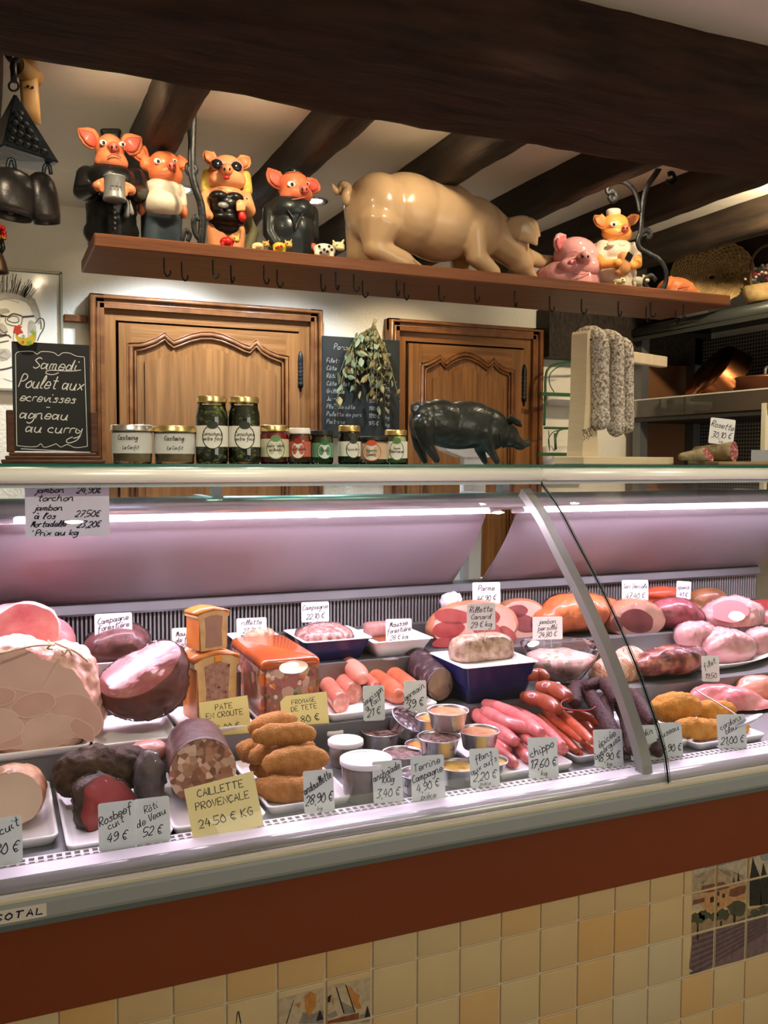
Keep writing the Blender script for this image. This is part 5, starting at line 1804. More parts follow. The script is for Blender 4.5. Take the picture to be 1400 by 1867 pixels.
for (cx, ct, cb_, rx, dy, tw) in ((20, 312, 400, 47, -.02, .1), (86, 316, 408, 30, .0, -.2)):
    m_ = mz(at(cx, ct, Y=HY))
    h = (cb_-ct)*m_
    R0 = rx*m_
    pf = [(0, h), (R0*.30, h*.99), (R0*.62, h*.93), (R0*.86, h*.80), (R0*.98, h*.60), (R0*1.0, h*.40), (R0*.93, h*.18), (R0*.84, 0), (R0*.80, .002), (R0*.90, h*.35), (R0*.6, h*.85), (0, h*.93)]
    bm = lathe(nb(), pf, 36)
    for v in bm.verts:
        v.co.y *= .72
    bl_ = obj('bell', bm, BELL, hg, True, H_(cx, cb_, dy), (0, tw*.8, .5))
    lp = nb()
    tube(lp, smoothpts([H_(cx-7, ct+2, dy), H_(cx-4, ct-14, dy), H_(cx+4, ct-14, dy), H_(cx+7, ct+2, dy)], 4), .004, 7)
    obj('bell_strap', lp, BLU, hg)
    cl_ = nb()
    tube(cl_, [H_(cx, ct+20, dy), H_(cx, cb_-6, dy)], [.003, .006], 7)
    obj('clapper', cl_, IRON, hg)
# carved wooden collar with a volute
COLW = mat('collar_wood', (.34, .19, .07), .5, col2=(.24, .12, .04), scale=25)
kc = thing('wooden_collar', 'carved wooden goat collar with a rolled scroll end', 'wooden collar', at(55, 110, Y=2.05))
ko = -Vector(kc.location)
K_ = lambda x, y, dy=0: at(x, y, Y=2.05)+Vector((0, dy, 0))+ko
sp = nb()
tube(sp, [K_(52, 62), K_(50, 100), K_(51, 130), K_(54, 170), K_(58, 225)], [.019]*5, 10, flat=.3, up=(0, 1, 0))
obj('strap', sp, COLW, kc)
vo = nb()
c0 = K_(48, 132)
rv = 17*mz(at(48, 132, Y=2.05))
ax = Vector((.62, .75, -.05)).normalized()
tube(vo, [c0-ax*.028, c0+ax*.03], rv, 28)
vq = obj('volute', vo, COLW, kc)
for k in range(4):
    t_ = nb()
    tube(t_, [c0-ax*.0285+(ax.orthogonal().normalized()*math.cos(a)+ax.cross(ax.orthogonal().normalized())*math.sin(a))*rv*(.2+.22*k) for a in [2*math.pi*i/20 for i in range(21)]], .0012, 5, caps=False)
    obj('groove', t_, GAP, vq)
for x, y in ((51, 160), (59, 162)):
    obj('peg', ellip(nb(), K_(x, y, -.008), (.003, .003, .003), None, 1), GAP, kc)
# pom-pom bell at the frame's left edge
pm_ = at(2, 425, Y=2.4)
pp_ = thing('pompom_bell', 'small brown bell hung under a red and yellow pompom', 'bell', pm_)
for k in range(26):
    a, b2 = rr_.uniform(0, 6.3), rr_.uniform(-1, 1)
    v = Vector((math.cos(a)*math.sqrt(1-b2*b2), math.sin(a)*math.sqrt(1-b2*b2), b2))*.016
    obj('tuft', ellip(nb(), v+Vector((-.006, 0, 0)), (.007, .007, .007), None, 1), REDL if v.length and k % 3 else MATS['painted_yellow'], pp_)
sg = nb()
tube(sg, [(-.004, 0, .62), (-.004, 0, .02)], .0012, 5)
obj('cord', sg, IRON, pp_)
tg = nb()
tube(tg, [(0, 0, -.015), (.004, 0, -.035), (-.004, 0, -.05)], .006, 7)
obj('cord_knot', tg, DBLK, pp_)
obj('bell', lathe(nb(), [(0, 0), (.010, -.004), (.018, -.025), (.023, -.045), (.024, -.052), (.020, -.050), (.012, -.02), (0, -.01)], 24, (-.008, 0, -.044)), mat('bell_brass_old', (.09, .055, .03), .45, .6), pp_)
# ------------------------------------------------------------------ what is in the case
WPLA = mat('white_tray', (.88, .88, .87), .3)
NAVY = mat('navy_enamel', (.012, .014, .085), .25, coat=.3)
CLING = film('cling_film', (.98, .97, .98), .0, .07, bump=1.0, bscale=34, fres=1.16, haze=.008)
CLINGH = film('cling_film_milky', (.96, .95, .96), .0, .10, bump=1.0, bscale=50, fres=1.2, haze=.07, hazecol=(.85, .82, .84))


def rrect(w, d, r, n=4):
    out = []
    for cx, cy, a0 in ((w/2-r, d/2-r, 0), (-w/2+r, d/2-r, 90), (-w/2+r, -d/2+r, 180), (w/2-r, -d/2+r, 270)):
        for i in range(n+1):
            a = math.radians(a0+90*i/n)
            out.append((cx+r*math.cos(a), cy+r*math.sin(a)))
    return out


def loft(bm, loops, cap0=True, cap1=True):
    R_ = [[bm.verts.new(v) for v in L] for L in loops]
    n = len(R_[0])
    for A, B in zip(R_, R_[1:]):
        for i in range(n):
            bm.faces.new((A[i], A[(i+1) % n], B[(i+1) % n], B[i]))
    if cap0:
        bm.faces.new(R_[0][::-1])
    if cap1:
        bm.faces.new(R_[-1])
    bmesh.ops.recalc_face_normals(bm, faces=bm.faces)
    return bm


def traymesh(w, d, h=.018, fl=.006, rim=.007, taper=.008, r=.014):
    L = lambda dw, z: [(x, y, z) for x, y in rrect(w-2*dw, d-2*dw, max(.003, r-dw*.5))]
    return loft(nb(), [L(taper, 0), L(.001, h-.004), L(0, h-.001), L(.002, h), L(rim-.002, h), L(rim, h-.002), L(rim+taper*.9, fl+.001), L(rim+taper+.004, fl)])


def tray(xl, xr, yf, z, depth, label, h=.018, name='serving_tray', m=None, cat='tray', group='white trays', rz=0):
    a, b = at(xl, yf, Z=z), at(xr, yf, Z=z)
    fy = at((xl+xr)/2, yf, Z=z).y
    a, b = at(xl, yf, Y=fy), at(xr, yf, Y=fy)
    o = obj(name, traymesh(b.x-a.x, depth, h), m or WPLA, None, True, ((a.x+b.x)/2, fy+depth/2, z), (0, 0, rz))
    return tag(o, label, cat, group)


def dish(xl, xr, yr, Y, zb, depth, label, outer=NAVY, fl=.02, name='terrine_dish', zr=None):
    """deep dish: front rim seen at pixel row yr on the plane Y"""
    a, b = at(xl, yr, Y=Y), at(xr, yr, Y=Y)
    zr = zr or at((xl+xr)/2, yr, Y=Y).z
    h = zr-zb
    w_ = b.x-a.x
    t = thing(name, label, 'dish', ((a.x+b.x)/2, Y+depth/2, zb))
    L = lambda dw, z: [(x, y, z) for x, y in rrect(w_-2*dw, depth-2*dw, .012)]
    obj('dish_body', loft(nb(), [L(.022, 0), L(.012, h*.5), L(.002, h-.003)], True, False), outer, t)
    obj('dish_lining', loft(nb(), [L(.002, h-.003), L(-.003, h-.001), L(-.002, h), L(.006, h), L(.008, h-.003), L(.016, max(fl, .004)+.002), L(.022, max(fl, .004))], False, True), WPLA, t)
    return t, h


def organic(prims, Y, vox=.004, smooth=4, amp=0, ascale=30, seed=0, zmin=None):
    bm = critter(prims, Y, vox, smooth)
    if amp:
        roughen(bm, amp, ascale, seed)
        roughen(bm, amp*.30, ascale*3.7, seed+9)
    if zmin is not None:
        for v in bm.verts:
            if v.co.z < zmin:
                v.co.z = zmin
    return bm


def finish(name, label, cat, bm, m, cuts=(), wrap=None, group=None, partname='body', wrapamt=.0018):
    """world-space bmesh -> thing with its own base, optional sliced faces and film"""
    zs = min(v.co.z for v in bm.verts)
    c = sum((v.co for v in bm.verts), Vector())/len(bm.verts)
    base = Vector((c.x, c.y, zs))
    faces = []
    for p, n, fm in cuts:
        bm, fc = cut(bm, Vector(p), Vector(n))
        faces.append((fc, fm))
    wb = None
    if wrap:
        wb = bm.copy()
        wb.normal_update()
        for v in wb.verts:
            q = v.co*70
            rd = 1-abs(noise.noise(v.co*34+Vector((3, 1, 7))))*2
            v.co += v.normal*(wrapamt+.0008*noise.noise(q)+.0042*max(0, rd)**4)
    if not cuts and not wrap:
        bmesh.ops.translate(bm, verts=bm.verts, vec=-base)
        return tag(obj(name, bm, m, None, True, base), label, cat, group)
    t = thing(name, label, cat, base, group=group)
    bmesh.ops.translate(bm, verts=bm.verts, vec=-base)
    obj(partname, bm, m, t)
    for fc, fm in faces:
        bmesh.ops.translate(fc, verts=fc.verts, vec=-base)
        obj('cut_face', fc, fm, t, False)
    if wb:
        bmesh.ops.translate(wb, verts=wb.verts, vec=-base)
        obj('cling_film', wb, wrap, t)
    return t


def sausage(name, label, cat, pts, z, r, m, group=None, amp=.0012, ascale=45, seed=0, n=14, k=5, cutend=None, squash=None, zs=None, ends=True, wrap=None):
    """pts are photo pixels at height z (zs may give one height per point); r in pixels"""
    W_ = [at(x, y, Z=(zs[i] if zs else z)) for i, (x, y) in enumerate(pts)]
    mm_ = mz(W_[len(W_)//2])
    S = smoothpts(W_, k) if len(W_) > 2 else [W_[0].lerp(W_[1], i/8) for i in range(9)]
    R_ = [r*mm_*(1+.06*noise.noise(Vector((i*.45, seed*3.3, 0)))) for i in range(len(S))]
    if ends:
        for i, f_ in ((0, .72), (1, .92), (-1, .72), (-2, .92)):
            R_[i] *= f_
    if cutend:
        S.append(S[-1]+(S[-1]-S[-2]).normalized()*r*mm_)
        R_[-1] = R_[-2] = R_[-3]
        R_.append(R_[-1])
    bm = tube(nb(), S, R_, n, round_ends=True)
    roughen(bm, amp, ascale, seed)
    cuts = []
    if cutend:
        nv = (S[-2]-S[-3]).normalized()
        if isinstance(cutend, tuple):
            nv = Vector(cutend[1]).normalized()
            cm = cutend[0]
        else:
            cm = cutend
        cuts = [(S[-2], nv, cm)]
    return finish(name, label, cat, bm, m, cuts, wrap, group)


# ------------- price cards
CARD = mat('price_card', (.80, .80, .80), .55)
CARDM = mat('price_card_mint', (.62, .70, .66), .5)
CARDY = mat('price_card_yellow', (.80, .72, .30), .45)
BLUEINK = mat('card_ink', (.012, .012, .03), .6)


def card(xl, yt, xr, yb, lines, label, Z=None, Y=None, m=CARD, lean=12, pin=0, rz=None, cap=False, foot=True, wob=.03, roll=0):
    cx = (xl+xr)/2
    p = at(cx, yb, Z=Z) if Z is not None else at(cx, yb, Y=Y)
    if rz is None:
        rz = facing(p)*.45
    w_ = (xr-xl)*mz(p)/max(.75, math.cos(facing(p)-rz))
    h_ = (yb-yt)*mz(p)/math.cos(math.radians(lean))
    r = .004
    bm = nb()
    prism(bm, [(x, y+h_/2) for x, y in rrect(w_, h_, min(r, w_*.1) if not cap else .001, 3)], 0, .0008)
    o = obj('price_card', bm, m, None, False, p, (math.radians(-lean), math.radians(roll), rz))
    tag(o, label, 'price card', 'price cards in the case')
    tx = nb()
    M = lambda u, v: Vector((u, -.0004, v))
    for (t_, fy, fh, rot) in lines:
        hh = fh*h_*(1 if cap else .86)
        tw = text_width(t_, hh, 1.1)
        wf = min(1.0 if not cap else 1.25, .92*w_/max(1e-6, tw*math.cos(rot)))
        tw *= wf
        write(tx, t_, -tw*math.cos(rot)/2, fy*h_-tw*math.sin(rot)/2, hh, M, wd=max(.0009, hh*(.11 if not cap else .12)), sp=1.1, slant=.5 if not cap else .0, smooth=not cap, rot=rot, wob=wob if not cap else 0, width=wf)
    if len(tx.faces):
        obj('lettering', tx, BLUEINK, o, False)
    if pin:
        pb_ = nb()
        for s in (-1, 1):
            tube(pb_, [(s*w_*.12, .001, .004), (s*w_*.12, .001, -pin)], .0007, 5)
        obj('pin', pb_, STEEL, o)
    elif foot:
        obj('card_foot', box(nb(), (0, .010, .0010), (w_*.9, .022, .0016), Matrix.Rotation(math.radians(lean), 4, 'X')), film('foot_acrylic', (.9, .93, .92), .08, .05, haze=.2), o, False)
    return o


ZG = .7820


# ------------- trays
T_ = .0065
tray(-95, 108, 1556, Z1, .30, 'white tray under the pale cooked pork roast')
tray(121, 318, 1548, Z1, .30, 'white tray under the dark roast beef')
tray(316, 487, 1515, Z1, .30, 'white tray under the round caillette terrine')
tray(489, 645, 1478, Z1, .29, 'white tray under the breaded andouillettes')
tray(903, 1048, 1416, Z1, .29, 'white tray under the pink chipolatas')
tray(1052, 1146, 1388, Z1, .27, 'white tray under the orange merguez')
tray(1150, 1268, 1370, Z1, .27, 'white tray under the dark blood sausages')
tray(1272, 1398, 1361, Z1, .27, 'white tray under the breaded cordons bleus')
tray(-90, 166, 1387, Z2, .24, 'white tray under the big cooked ham')
tray(171, 329, 1366, Z2, .22, 'white tray under the film-wrapped roast')
tray(332, 468, 1342, Z2, .21, 'white tray under the pastry-crust pate')
tray(470, 596, 1318, Z2, .19, 'white tray under the head cheese block')
tray(600, 800, 1306, Z2, .17, 'wide white tray under the garlic sausages')

# ------------- caillette log
CAIS = mat('caillette_skin', (.085, .042, .035), .45, col2=(.17, .09, .075), scale=30, bump=.8, bscale=50, coat=.3)
CAIC = mat('caillette_cut', (.30, .16, .10), .4, kind='voronoi', scale=85, ramp=[(0, (.14, .065, .04)), (.25, (.30, .15, .09)), (.45, (.40, .24, .15)), (.65, (.23, .11, .07)), (.8, (.50, .36, .25)), (1, (.60, .47, .36))])
cp_ = at(372, 1476, Z=Z1+T_)
rl = 59*mz(cp_)
bm = tube(nb(), [Vector((cp_.x+.016*(1-t), cp_.y+.005+.15*(1-t), cp_.z+rl*1.12)) for t in [i/8 for i in range(9)]]+[Vector((cp_.x, cp_.y-.03, cp_.z+rl*1.12))], rl, 30, round_ends=True)
for v in bm.verts:
    v.co.z = cp_.z+(v.co.z-cp_.z)*1.0
    if v.co.z < cp_.z:
        v.co.z = cp_.z
roughen(bm, .0018, 30, 2)
for v in bm.verts:
    v.co.z = max(v.co.z, cp_.z)
finish('caillette_terrine', 'round dark-skinned caillette terrine with mosaic cut face', 'terrine', bm, CAIS, [((cp_.x, cp_.y+.004, cp_.z), (-.10, -1, .06), CAIC)])
card(357, 1430, 480, 1522, [('CAILLETTE', .78, .13, -.03), ('PROVENÇALE', .56, .13, -.03), ('24.50 € KG', .24, .15, -.02)], 'yellow plastic price card reading caillette provencale', Z=ZG, m=CARDY, cap=True, lean=18, rz=.06, roll=-6)

# ------------- andouillettes
BREAD = mat('breadcrumb', (.50, .23, .065), .85, col2=(.62, .34, .12), scale=70, bump=1.6, bscale=260, detail=6)
for i, (pts, z, r, lb) in enumerate((
        ([(482, 1436), (535, 1440), (590, 1436)], Z1+T_+.024, 24, 'breaded andouillette lying lowest at the front of the pile'),
        ([(470, 1398), (515, 1404), (572, 1400)], Z1+T_+.024, 22, 'breaded andouillette half hidden at the bottom back of the pile'),
        ([(494, 1392), (540, 1384), (583, 1382)], Z1+T_+.066, 24, 'breaded andouillette in the middle of the pile with knobbly end'),
        ([(468, 1378), (510, 1368), (560, 1364)], Z1+T_+.062, 21, 'breaded andouillette behind the middle one'),
        ([(446, 1366), (458, 1370), (470, 1374)], Z1+T_+.060, 21, 'short breaded andouillette end at the left of the pile'),
        ([(474, 1341), (520, 1338), (562, 1337)], Z1+T_+.106, 19.5, 'breaded andouillette on top of the pile'),
        ([(464, 1328), (490, 1318), (528, 1312)], Z1+T_+.104, 17, 'breaded andouillette behind the topmost one'))):
    sausage('andouillette', lb, 'andouillette', pts, z, r, BREAD, 'breaded andouillettes', .0030, 55, i, 16)
card(556, 1411, 610, 1481, [('andouillette', .62, .22, .5), ('28,90 €', .22, .26, .1), ('kg', .05, .12, 0)], 'mint price card reading andouillette 28,90', Z=ZG, m=CARDM, lean=16)

# ------------- cooked roasts at the left
RIND = mat('roast_crust', (.22, .075, .025), .5, col2=(.58, .36, .19), scale=22, bump=.6, bscale=40, coat=.2)
PALE = mat('pork_cut', (.62, .47, .33), .45, col2=(.58, .43, .30), scale=10, coat=.2)
zt = Z1+T_
bm = organic([('e', 22, 1450, .02, 62, 52, .075), ('e', 45, 1440, .06, 40, 45, .06)], 1.745, .004, 3, .004, 25, 1, zt)
finish('pork_roast', 'pale cooked pork roast with browned rind and flat cut face', 'roast', bm, RIND, [(at(25, 1450, Y=1.735), (-.12, -1, .16), PALE)])
BEEFD = mat('roast_beef_crust', (.030, .018, .010), .7, col2=(.085, .052, .028), scale=22, bump=2, bscale=45, spec=.25)
BEEFR = mat('roast_beef_cut', (.36, .050, .050), .35, col2=(.44, .10, .09), scale=14, coat=.4)
bm = organic([('e', 165, 1400, 0, 58, 42, .05), ('e', 225, 1398, .01, 62, 38, .05), ('e', 130, 1415, 0, 30, 38, .04)], 1.82, .004, 3, .010, 22, 3, zt)
finish('roast_beef', 'large dark crusted roast beef joint at the back of its tray', 'roast', bm, BEEFD)
bm = organic([('e', 195, 1475, 0, 62, 50, .055), ('e', 175, 1455, .01, 45, 40, .05)], 1.715, .004, 3, .008, 26, 4, zt)
finish('roast_beef', 'film-wrapped roast beef piece with rosy cut face', 'roast', bm, BEEFD, [(at(188, 1470, Y=1.705), (.48, -.82, .30), BEEFR)], CLING)
VEAL = mat('veal_roast', (.46, .18, .15), .45, col2=(.64, .40, .32), scale=20, bump=.6, bscale=40, coat=.3)
bm = organic([('e', 268, 1372, 0, 42, 20, .035), ('e', 275, 1400, -.01, 25, 40, .03)], 1.87, .004, 3, .004, 20, 5, zt)
finish('veal_roast', 'pale pink veal roast peeking out behind the roast beef', 'roast', bm, VEAL)
bm = organic([('e', 272, 1418, 0, 27, 48, .03)], 1.765, .004, 2, .005, 25, 6, zt)
finish('veal_roast', 'dark film-wrapped roast end standing upright right of the roast beef', 'roast', bm, BEEFD, (), CLINGH)
card(-38, 1500, 38, 1578, [('Rôti cuit', .62, .22, .4), ('15,80 €', .22, .26, .08)], 'mint price card at the left edge ending in 5,80', Z=ZG, m=CARDM, lean=16)
card(183, 1470, 246, 1549, [('Rosbeef', .66, .20, .38), ('cuit', .50, .18, .38), ('49 €', .18, .22, .05)], 'mint price card reading rosbeef cuit 49', Z=ZG, m=CARDM, lean=16)
card(248, 1462, 310, 1537, [('Rôti', .72, .17, .38), ('de Veau', .50, .18, .4), ('52 €', .18, .22, .05)], 'mint price card reading roti de veau 52', Z=ZG, m=CARDM, lean=16)

# ------------- tubs with white lids
TUBC = film('tub_plastic', (.90, .92, .88), .05, .12, haze=.12)
SPREAD = mat('anchoiade', (.20, .12, .055), .6, col2=(.26, .17, .08), scale=30)
WLID = mat('white_tub_lid', (.80, .80, .80), .35)
for (cx, yl, rx, yb, lb) in ((603, 1327, 28, 1372, 'smallest white-lidded tub at the back beside the andouillettes'), (630, 1349, 32, 1404, 'medium white-lidded tub between the smallest and the largest'), (667, 1382, 47, 1464, 'largest white-lidded tub standing in front')):
    b = at(cx, yb-10, Z=Z1)
    R_ = rx*mz(b)
    H_t = (at(cx, yl, Y=b.y).z-Z1)
    t = thing('plastic_tub', lb, 'tub', b, group='white-lidded tubs')
    obj('tub_body', lathe(nb(), [(0, 0), (R_*.80, 0), (R_*.84, .004), (R_*.95, H_t-.008), (R_*.95, H_t-.004)], 32), TUBC, t)
    obj('contents', lathe(nb(), [(0, .002), (R_*.78, .002), (R_*.91, H_t-.012), (0, H_t-.012)], 28), SPREAD, t)
    obj('lid', lathe(nb(), [(R_*.97, H_t-.010), (R_*1.0, H_t-.009), (R_, H_t), (R_*.93, H_t+.002), (R_*.90, H_t-.001), (0, H_t-.001)], 36), WLID, t)
card(682, 1393, 735, 1463, [('anchoïade', .66, .20, .42), ('100g', .48, .18, .1), ('3,40 €', .14, .22, .05)], 'mint price card reading anchoiade 100g', Z=ZG, m=CARDM, lean=14)

# ------------- foil cups
FOIL = mat('foil', (.66, .66, .66), .28, .95, bump=.2, bscale=120)
CUST = mat('flan_custard', (.72, .38, .07), .35, kind='noise', scale=22, ramp=[(.38, (.30, .085, .02)), (.52, (.62, .28, .05)), (.66, (.74, .44, .10))], coat=.4)
CUSTY = mat('flan_custard_yellow', (.66, .46, .09), .35, kind='noise', scale=26, ramp=[(.34, (.28, .10, .02)), (.46, (.58, .36, .05)), (.7, (.70, .52, .12))], coat=.4)
CUSTP = mat('flan_custard_red', (.66, .26, .08), .35, kind='noise', scale=26, ramp=[(.34, (.50, .13, .05)), (.6, (.68, .33, .12))], coat=.4)
TERR = mat('terrine_top', (.16, .075, .055), .4, kind='noise', scale=60, ramp=[(.40, (.07, .03, .035)), (.55, (.20, .10, .075)), (.68, (.36, .25, .22))], bump=1.2, bscale=70, coat=.3)
TERP = mat('terrine_top_dark', (.10, .05, .07), .4, kind='noise', scale=80, ramp=[(.42, (.03, .018, .030)), (.55, (.14, .07, .08)), (.66, (.40, .30, .34))], bump=1.4, bscale=90, coat=.4)


def cup(x, yb, z, rpx, fill, label, cat='foil cup', tilt=None, h=.040, group='foil cups'):
    b = at(x, yb, Z=z)
    R_ = rpx*mz(b)
    t = thing('foil_cup', label, cat, b, group=group, rot=tilt)
    n = 64
    bm = lathe(nb(), [(0, 0), (R_*.74, 0), (R_*.77, .003), (R_*.82, h*.4), (R_*.93, h-.002), (R_*.955, h), (R_, h+.0005), (R_*1.005, h-.001), (R_*.995, h-.0022)], n, rib=lambda q: .016 if .002 < q < h-.004 else 0)
    obj('foil_case', bm, FOIL, t, True)
    f_ = nb()
    lathe(f_, [(R_*.80, h*.45), (R_*.905, h-.005), (R_*.80, h-.0045), (R_*.5, h-.003), (0, h-.0025)], 30)
    roughen(f_, .0012 if fill not in (TERR, TERP) else .003, 90, x)
    obj('filling', f_, fill, t)
    return t


z1, z2 = Z1+.0410, Z1+.0820
cup(733, 1404, Z1, 37, TERR, 'foil-cased terrine behind the largest white-lidded tub')
cup(765, 1443, Z1, 38, TERP, 'foil-cased dark terrine behind the terrine campagne card')
cup(836, 1428, Z1, 37, CUSTY, 'bottom front foil-cased flan with yellow browned top')
cup(889, 1418, Z1, 36, CUSTY, 'foil-cased flan behind the flans card')
cup(772, 1388, Z1, 34, CUST, 'bottom back foil-cased flan under the stacked ones')
cup(800, 1375, z1, 39, TERR, 'middle foil cup of the stacked flans with dark top')
cup(873, 1363, z1, 37, CUSTP, 'foil-cased flan at the right of the stack, raised on others')
cup(790, 1338, z1, 33, CUST, 'foil-cased flan half hidden behind the topmost flan')
cup(816, 1326, z2, 38, CUSTP, 'topmost foil-cased flan of the stack')
cup(696, 1362, Z1+.001, 37, TERR, 'foil-cased terrine with brown top beside the small white-lidded tubs')
cup(735, 1334, Z1+.030, 36, TERP, 'tilted foil-cased terrine with dark crumbly top', tilt=(math.radians(24), math.radians(18), 0))
card(752, 1383, 812, 1461, [('Terrine', .74, .18, .30), ('Campagne', .53, .18, .32), ('4,90 €', .26, .20, .22), ('pièce', .07, .14, .1)], 'mint price card reading terrine campagne 4,90', Z=ZG, m=CARDM, lean=12)
card(859, 1369, 911, 1434, [('flans', .74, .19, .40), ('aux œufs', .50, .18, .46), ('2,20 €', .18, .24, .1), ('pièce', .04, .12, 0)], 'mint price card reading flans aux oeufs', Z=ZG, m=CARDM, lean=12)

# ------------- raw sausages
CHIP = mat('chipolata', (.58, .15, .15), .38, col2=(.66, .24, .21), scale=40, coat=.35)
tz = Z1+T_
for i, (pts, z, r) in enumerate((
        ([(905, 1362), (920, 1378), (938, 1392)], tz+.014, 11), ([(938, 1352), (952, 1370), (966, 1384)], tz+.014, 11), ([(870, 1325), (895, 1345), (925, 1366)], tz+.016, 11),
        ([(953, 1335), (990, 1350), (1024, 1372)], tz+.014, 11), ([(852, 1292), (890, 1318), (938, 1352)], tz+.038, 13), ([(930, 1318), (950, 1334), (968, 1352)], tz+.036, 11),
        ([(883, 1296), (920, 1316), (966, 1330)], tz+.058, 12), ([(886, 1283), (935, 1302), (986, 1336)], tz+.064, 12.5), ([(928, 1294), (975, 1316), (1024, 1360)], tz+.040, 11.5), ([(984, 1338), (1000, 1352), (1030, 1366)], tz+.034, 9))):
    sausage('chipolata', 'pink raw chipolata '+('lying lowest at the front left of its heap', 'at the bottom just left of the chippo card', 'at the far left bottom of its heap', 'at the bottom behind the chippo card', 'running the whole left side of its heap', 'short and half buried in the middle of its heap', 'second from the top of its heap', 'lying on the very top of its heap', 'running along the right side of its heap nearest the merguez', 'thin, ending at the right behind the chippo card')[i], 'sausage', pts, z, r, CHIP, 'chipolatas', .0012, 40, i)
MERG = mat('merguez', (.46, .085, .035), .36, col2=(.56, .15, .07), scale=40, coat=.35)
for i, (pts, z, r) in enumerate((
        ([(982, 1306), (1015, 1336), (1050, 1368)], tz+.022, 7.5), ([(993, 1297), (1030, 1326), (1062, 1350)], tz+.036, 8.5), ([(1007, 1282), (1030, 1306), (1078, 1350)], tz+.052, 8.5),
        ([(1037, 1302), (1078, 1310), (1113, 1326)], tz+.040, 9.5), ([(1055, 1317), (1068, 1322), (1080, 1332)], tz+.024, 9), ([(1082, 1334), (1088, 1352), (1089, 1372)], tz+.022, 6), ([(1062, 1356), (1074, 1362), (1084, 1370)], tz+.010, 8), ([(1005, 1322), (1035, 1350), (1058, 1376)], tz+.010, 7.5))):
    sausage('merguez', 'thin orange-red raw merguez '+('nearest the chipolatas', 'second from the chipolatas', 'lying on top and crossing the others', 'pointing right towards the blood sausages', 'short and half buried under the crossing one', 'hanging down behind its price card', 'end lying lowest beside its price card', 'at the bottom under the one nearest the chipolatas')[i], 'sausage', pts, z, r, MERG, 'merguez sausages', .0010, 40, i+20)
SMOK = mat('smoked_sausage', (.32, .075, .035), .34, col2=(.42, .13, .07), scale=30, coat=.4)
sausage('smoked_sausage', 'left smoked sausage lying behind the merguez', 'sausage', [(957, 1270), (990, 1278), (1016, 1292)], Z2+.020, 14, SMOK, 'smoked sausages', seed=41)
sausage('smoked_sausage', 'smoked sausage with tied end resting on another', 'sausage', [(986, 1252), (1012, 1258), (1034, 1270)], Z2+.046, 14, SMOK, 'smoked sausages', seed=42)
sausage('smoked_sausage', 'small smoked sausage end under the glass bowl', 'sausage', [(966, 1234), (980, 1230), (994, 1234)], Z2+.055, 12, SMOK, 'smoked sausages', seed=43)
st = nb()
tube(st, smoothpts([at(x, y, Z=Z2+.05) for x, y in ((1036, 1274), (1024, 1280), (1026, 1290), (1050, 1295), (1075, 1294), (1086, 1288))], 5), .0013, 6)
c_ = sum((v.co for v in st.verts), Vector())/len(st.verts)
bmesh.ops.translate(st, verts=st.verts, vec=-c_)
tag(obj('sausage_string', st, mat('red_string', (.45, .03, .03), .7), None, True, c_), 'red string tied to the smoked sausage', 'string')
BOUD = mat('blood_sausage', (.026, .007, .007), .6, col2=(.055, .017, .016), scale=70, bump=1.2, bscale=110, spec=.15)
for i, (pts, z, r, lb) in enumerate((
        ([(1048, 1282), (1048, 1258), (1066, 1254), (1084, 1282), (1104, 1312), (1116, 1338)], Z2+.022, 14, 'looped blood sausage nearest the smoked sausages'),
        ([(1072, 1252), (1094, 1245), (1112, 1258), (1124, 1276)], Z2+.034, 12, 'blood sausage loop at the back'),
        ([(1106, 1318), (1104, 1284), (1120, 1272), (1140, 1300), (1150, 1340), (1158, 1368)], Z2+.004, 14.5, 'looped blood sausage just left of the glass support'),
        ([(1150, 1262), (1168, 1285), (1190, 1316)], Z2+.016, 12, 'straight blood sausage right of the glass support at the back'),
        ([(1152, 1298), (1172, 1322), (1192, 1352), (1200, 1372)], Z2-.030, 13, 'straight blood sausage right of the glass support in front'),
        ([(1090, 1330), (1112, 1350), (1130, 1376)], Z1+.03, 13, 'blood sausage end lying lowest beside the merguez'))):
    sausage('blood_sausage', lb, 'sausage', pts, z, r, BOUD, 'blood sausages', .0010, 40, i+60, zs=[z-(.022*j/(len(pts)-1) if len(pts) > 4 else 0) for j in range(len(pts))])
card(966, 1349, 1018, 1418, [('chippo', .64, .22, .40), ('17,60 €', .26, .24, .1), ('kg', .06, .15, .0)], 'mint price card reading chippo 17,60', Z=ZG, m=CARDM, lean=12)
card(1086, 1334, 1136, 1398, [('épicée', .68, .20, .62), ('à merguez', .46, .19, .62), ('18,90 €', .18, .22, .15), ('kg', .03, .13, 0)], 'mint price card in front of the orange sausages', Z=ZG, m=CARDM, lean=12)
card(1152, 1326, 1198, 1386, [('boudin', .68, .20, .3), ('kg', .44, .20, .2), ('26 €', .12, .24, .1)], 'mint price card right behind the glass support arm', Z=ZG, m=CARDM, lean=12)
card(1200, 1321, 1244, 1379, [('fuseau', .66, .20, .4), ('24,90 €', .14, .24, .1)], 'mint price card just right of the glass joint reading 24,90', Z=ZG, m=CARDM, lean=12)
card(1312, 1306, 1360, 1364, [('cordons', .70, .19, .45), ('bleu', .50, .19, .45), ('21,00 €', .14, .24, .1)], 'mint price card reading cordons bleu 21', Z=ZG, m=CARDM, lean=12)

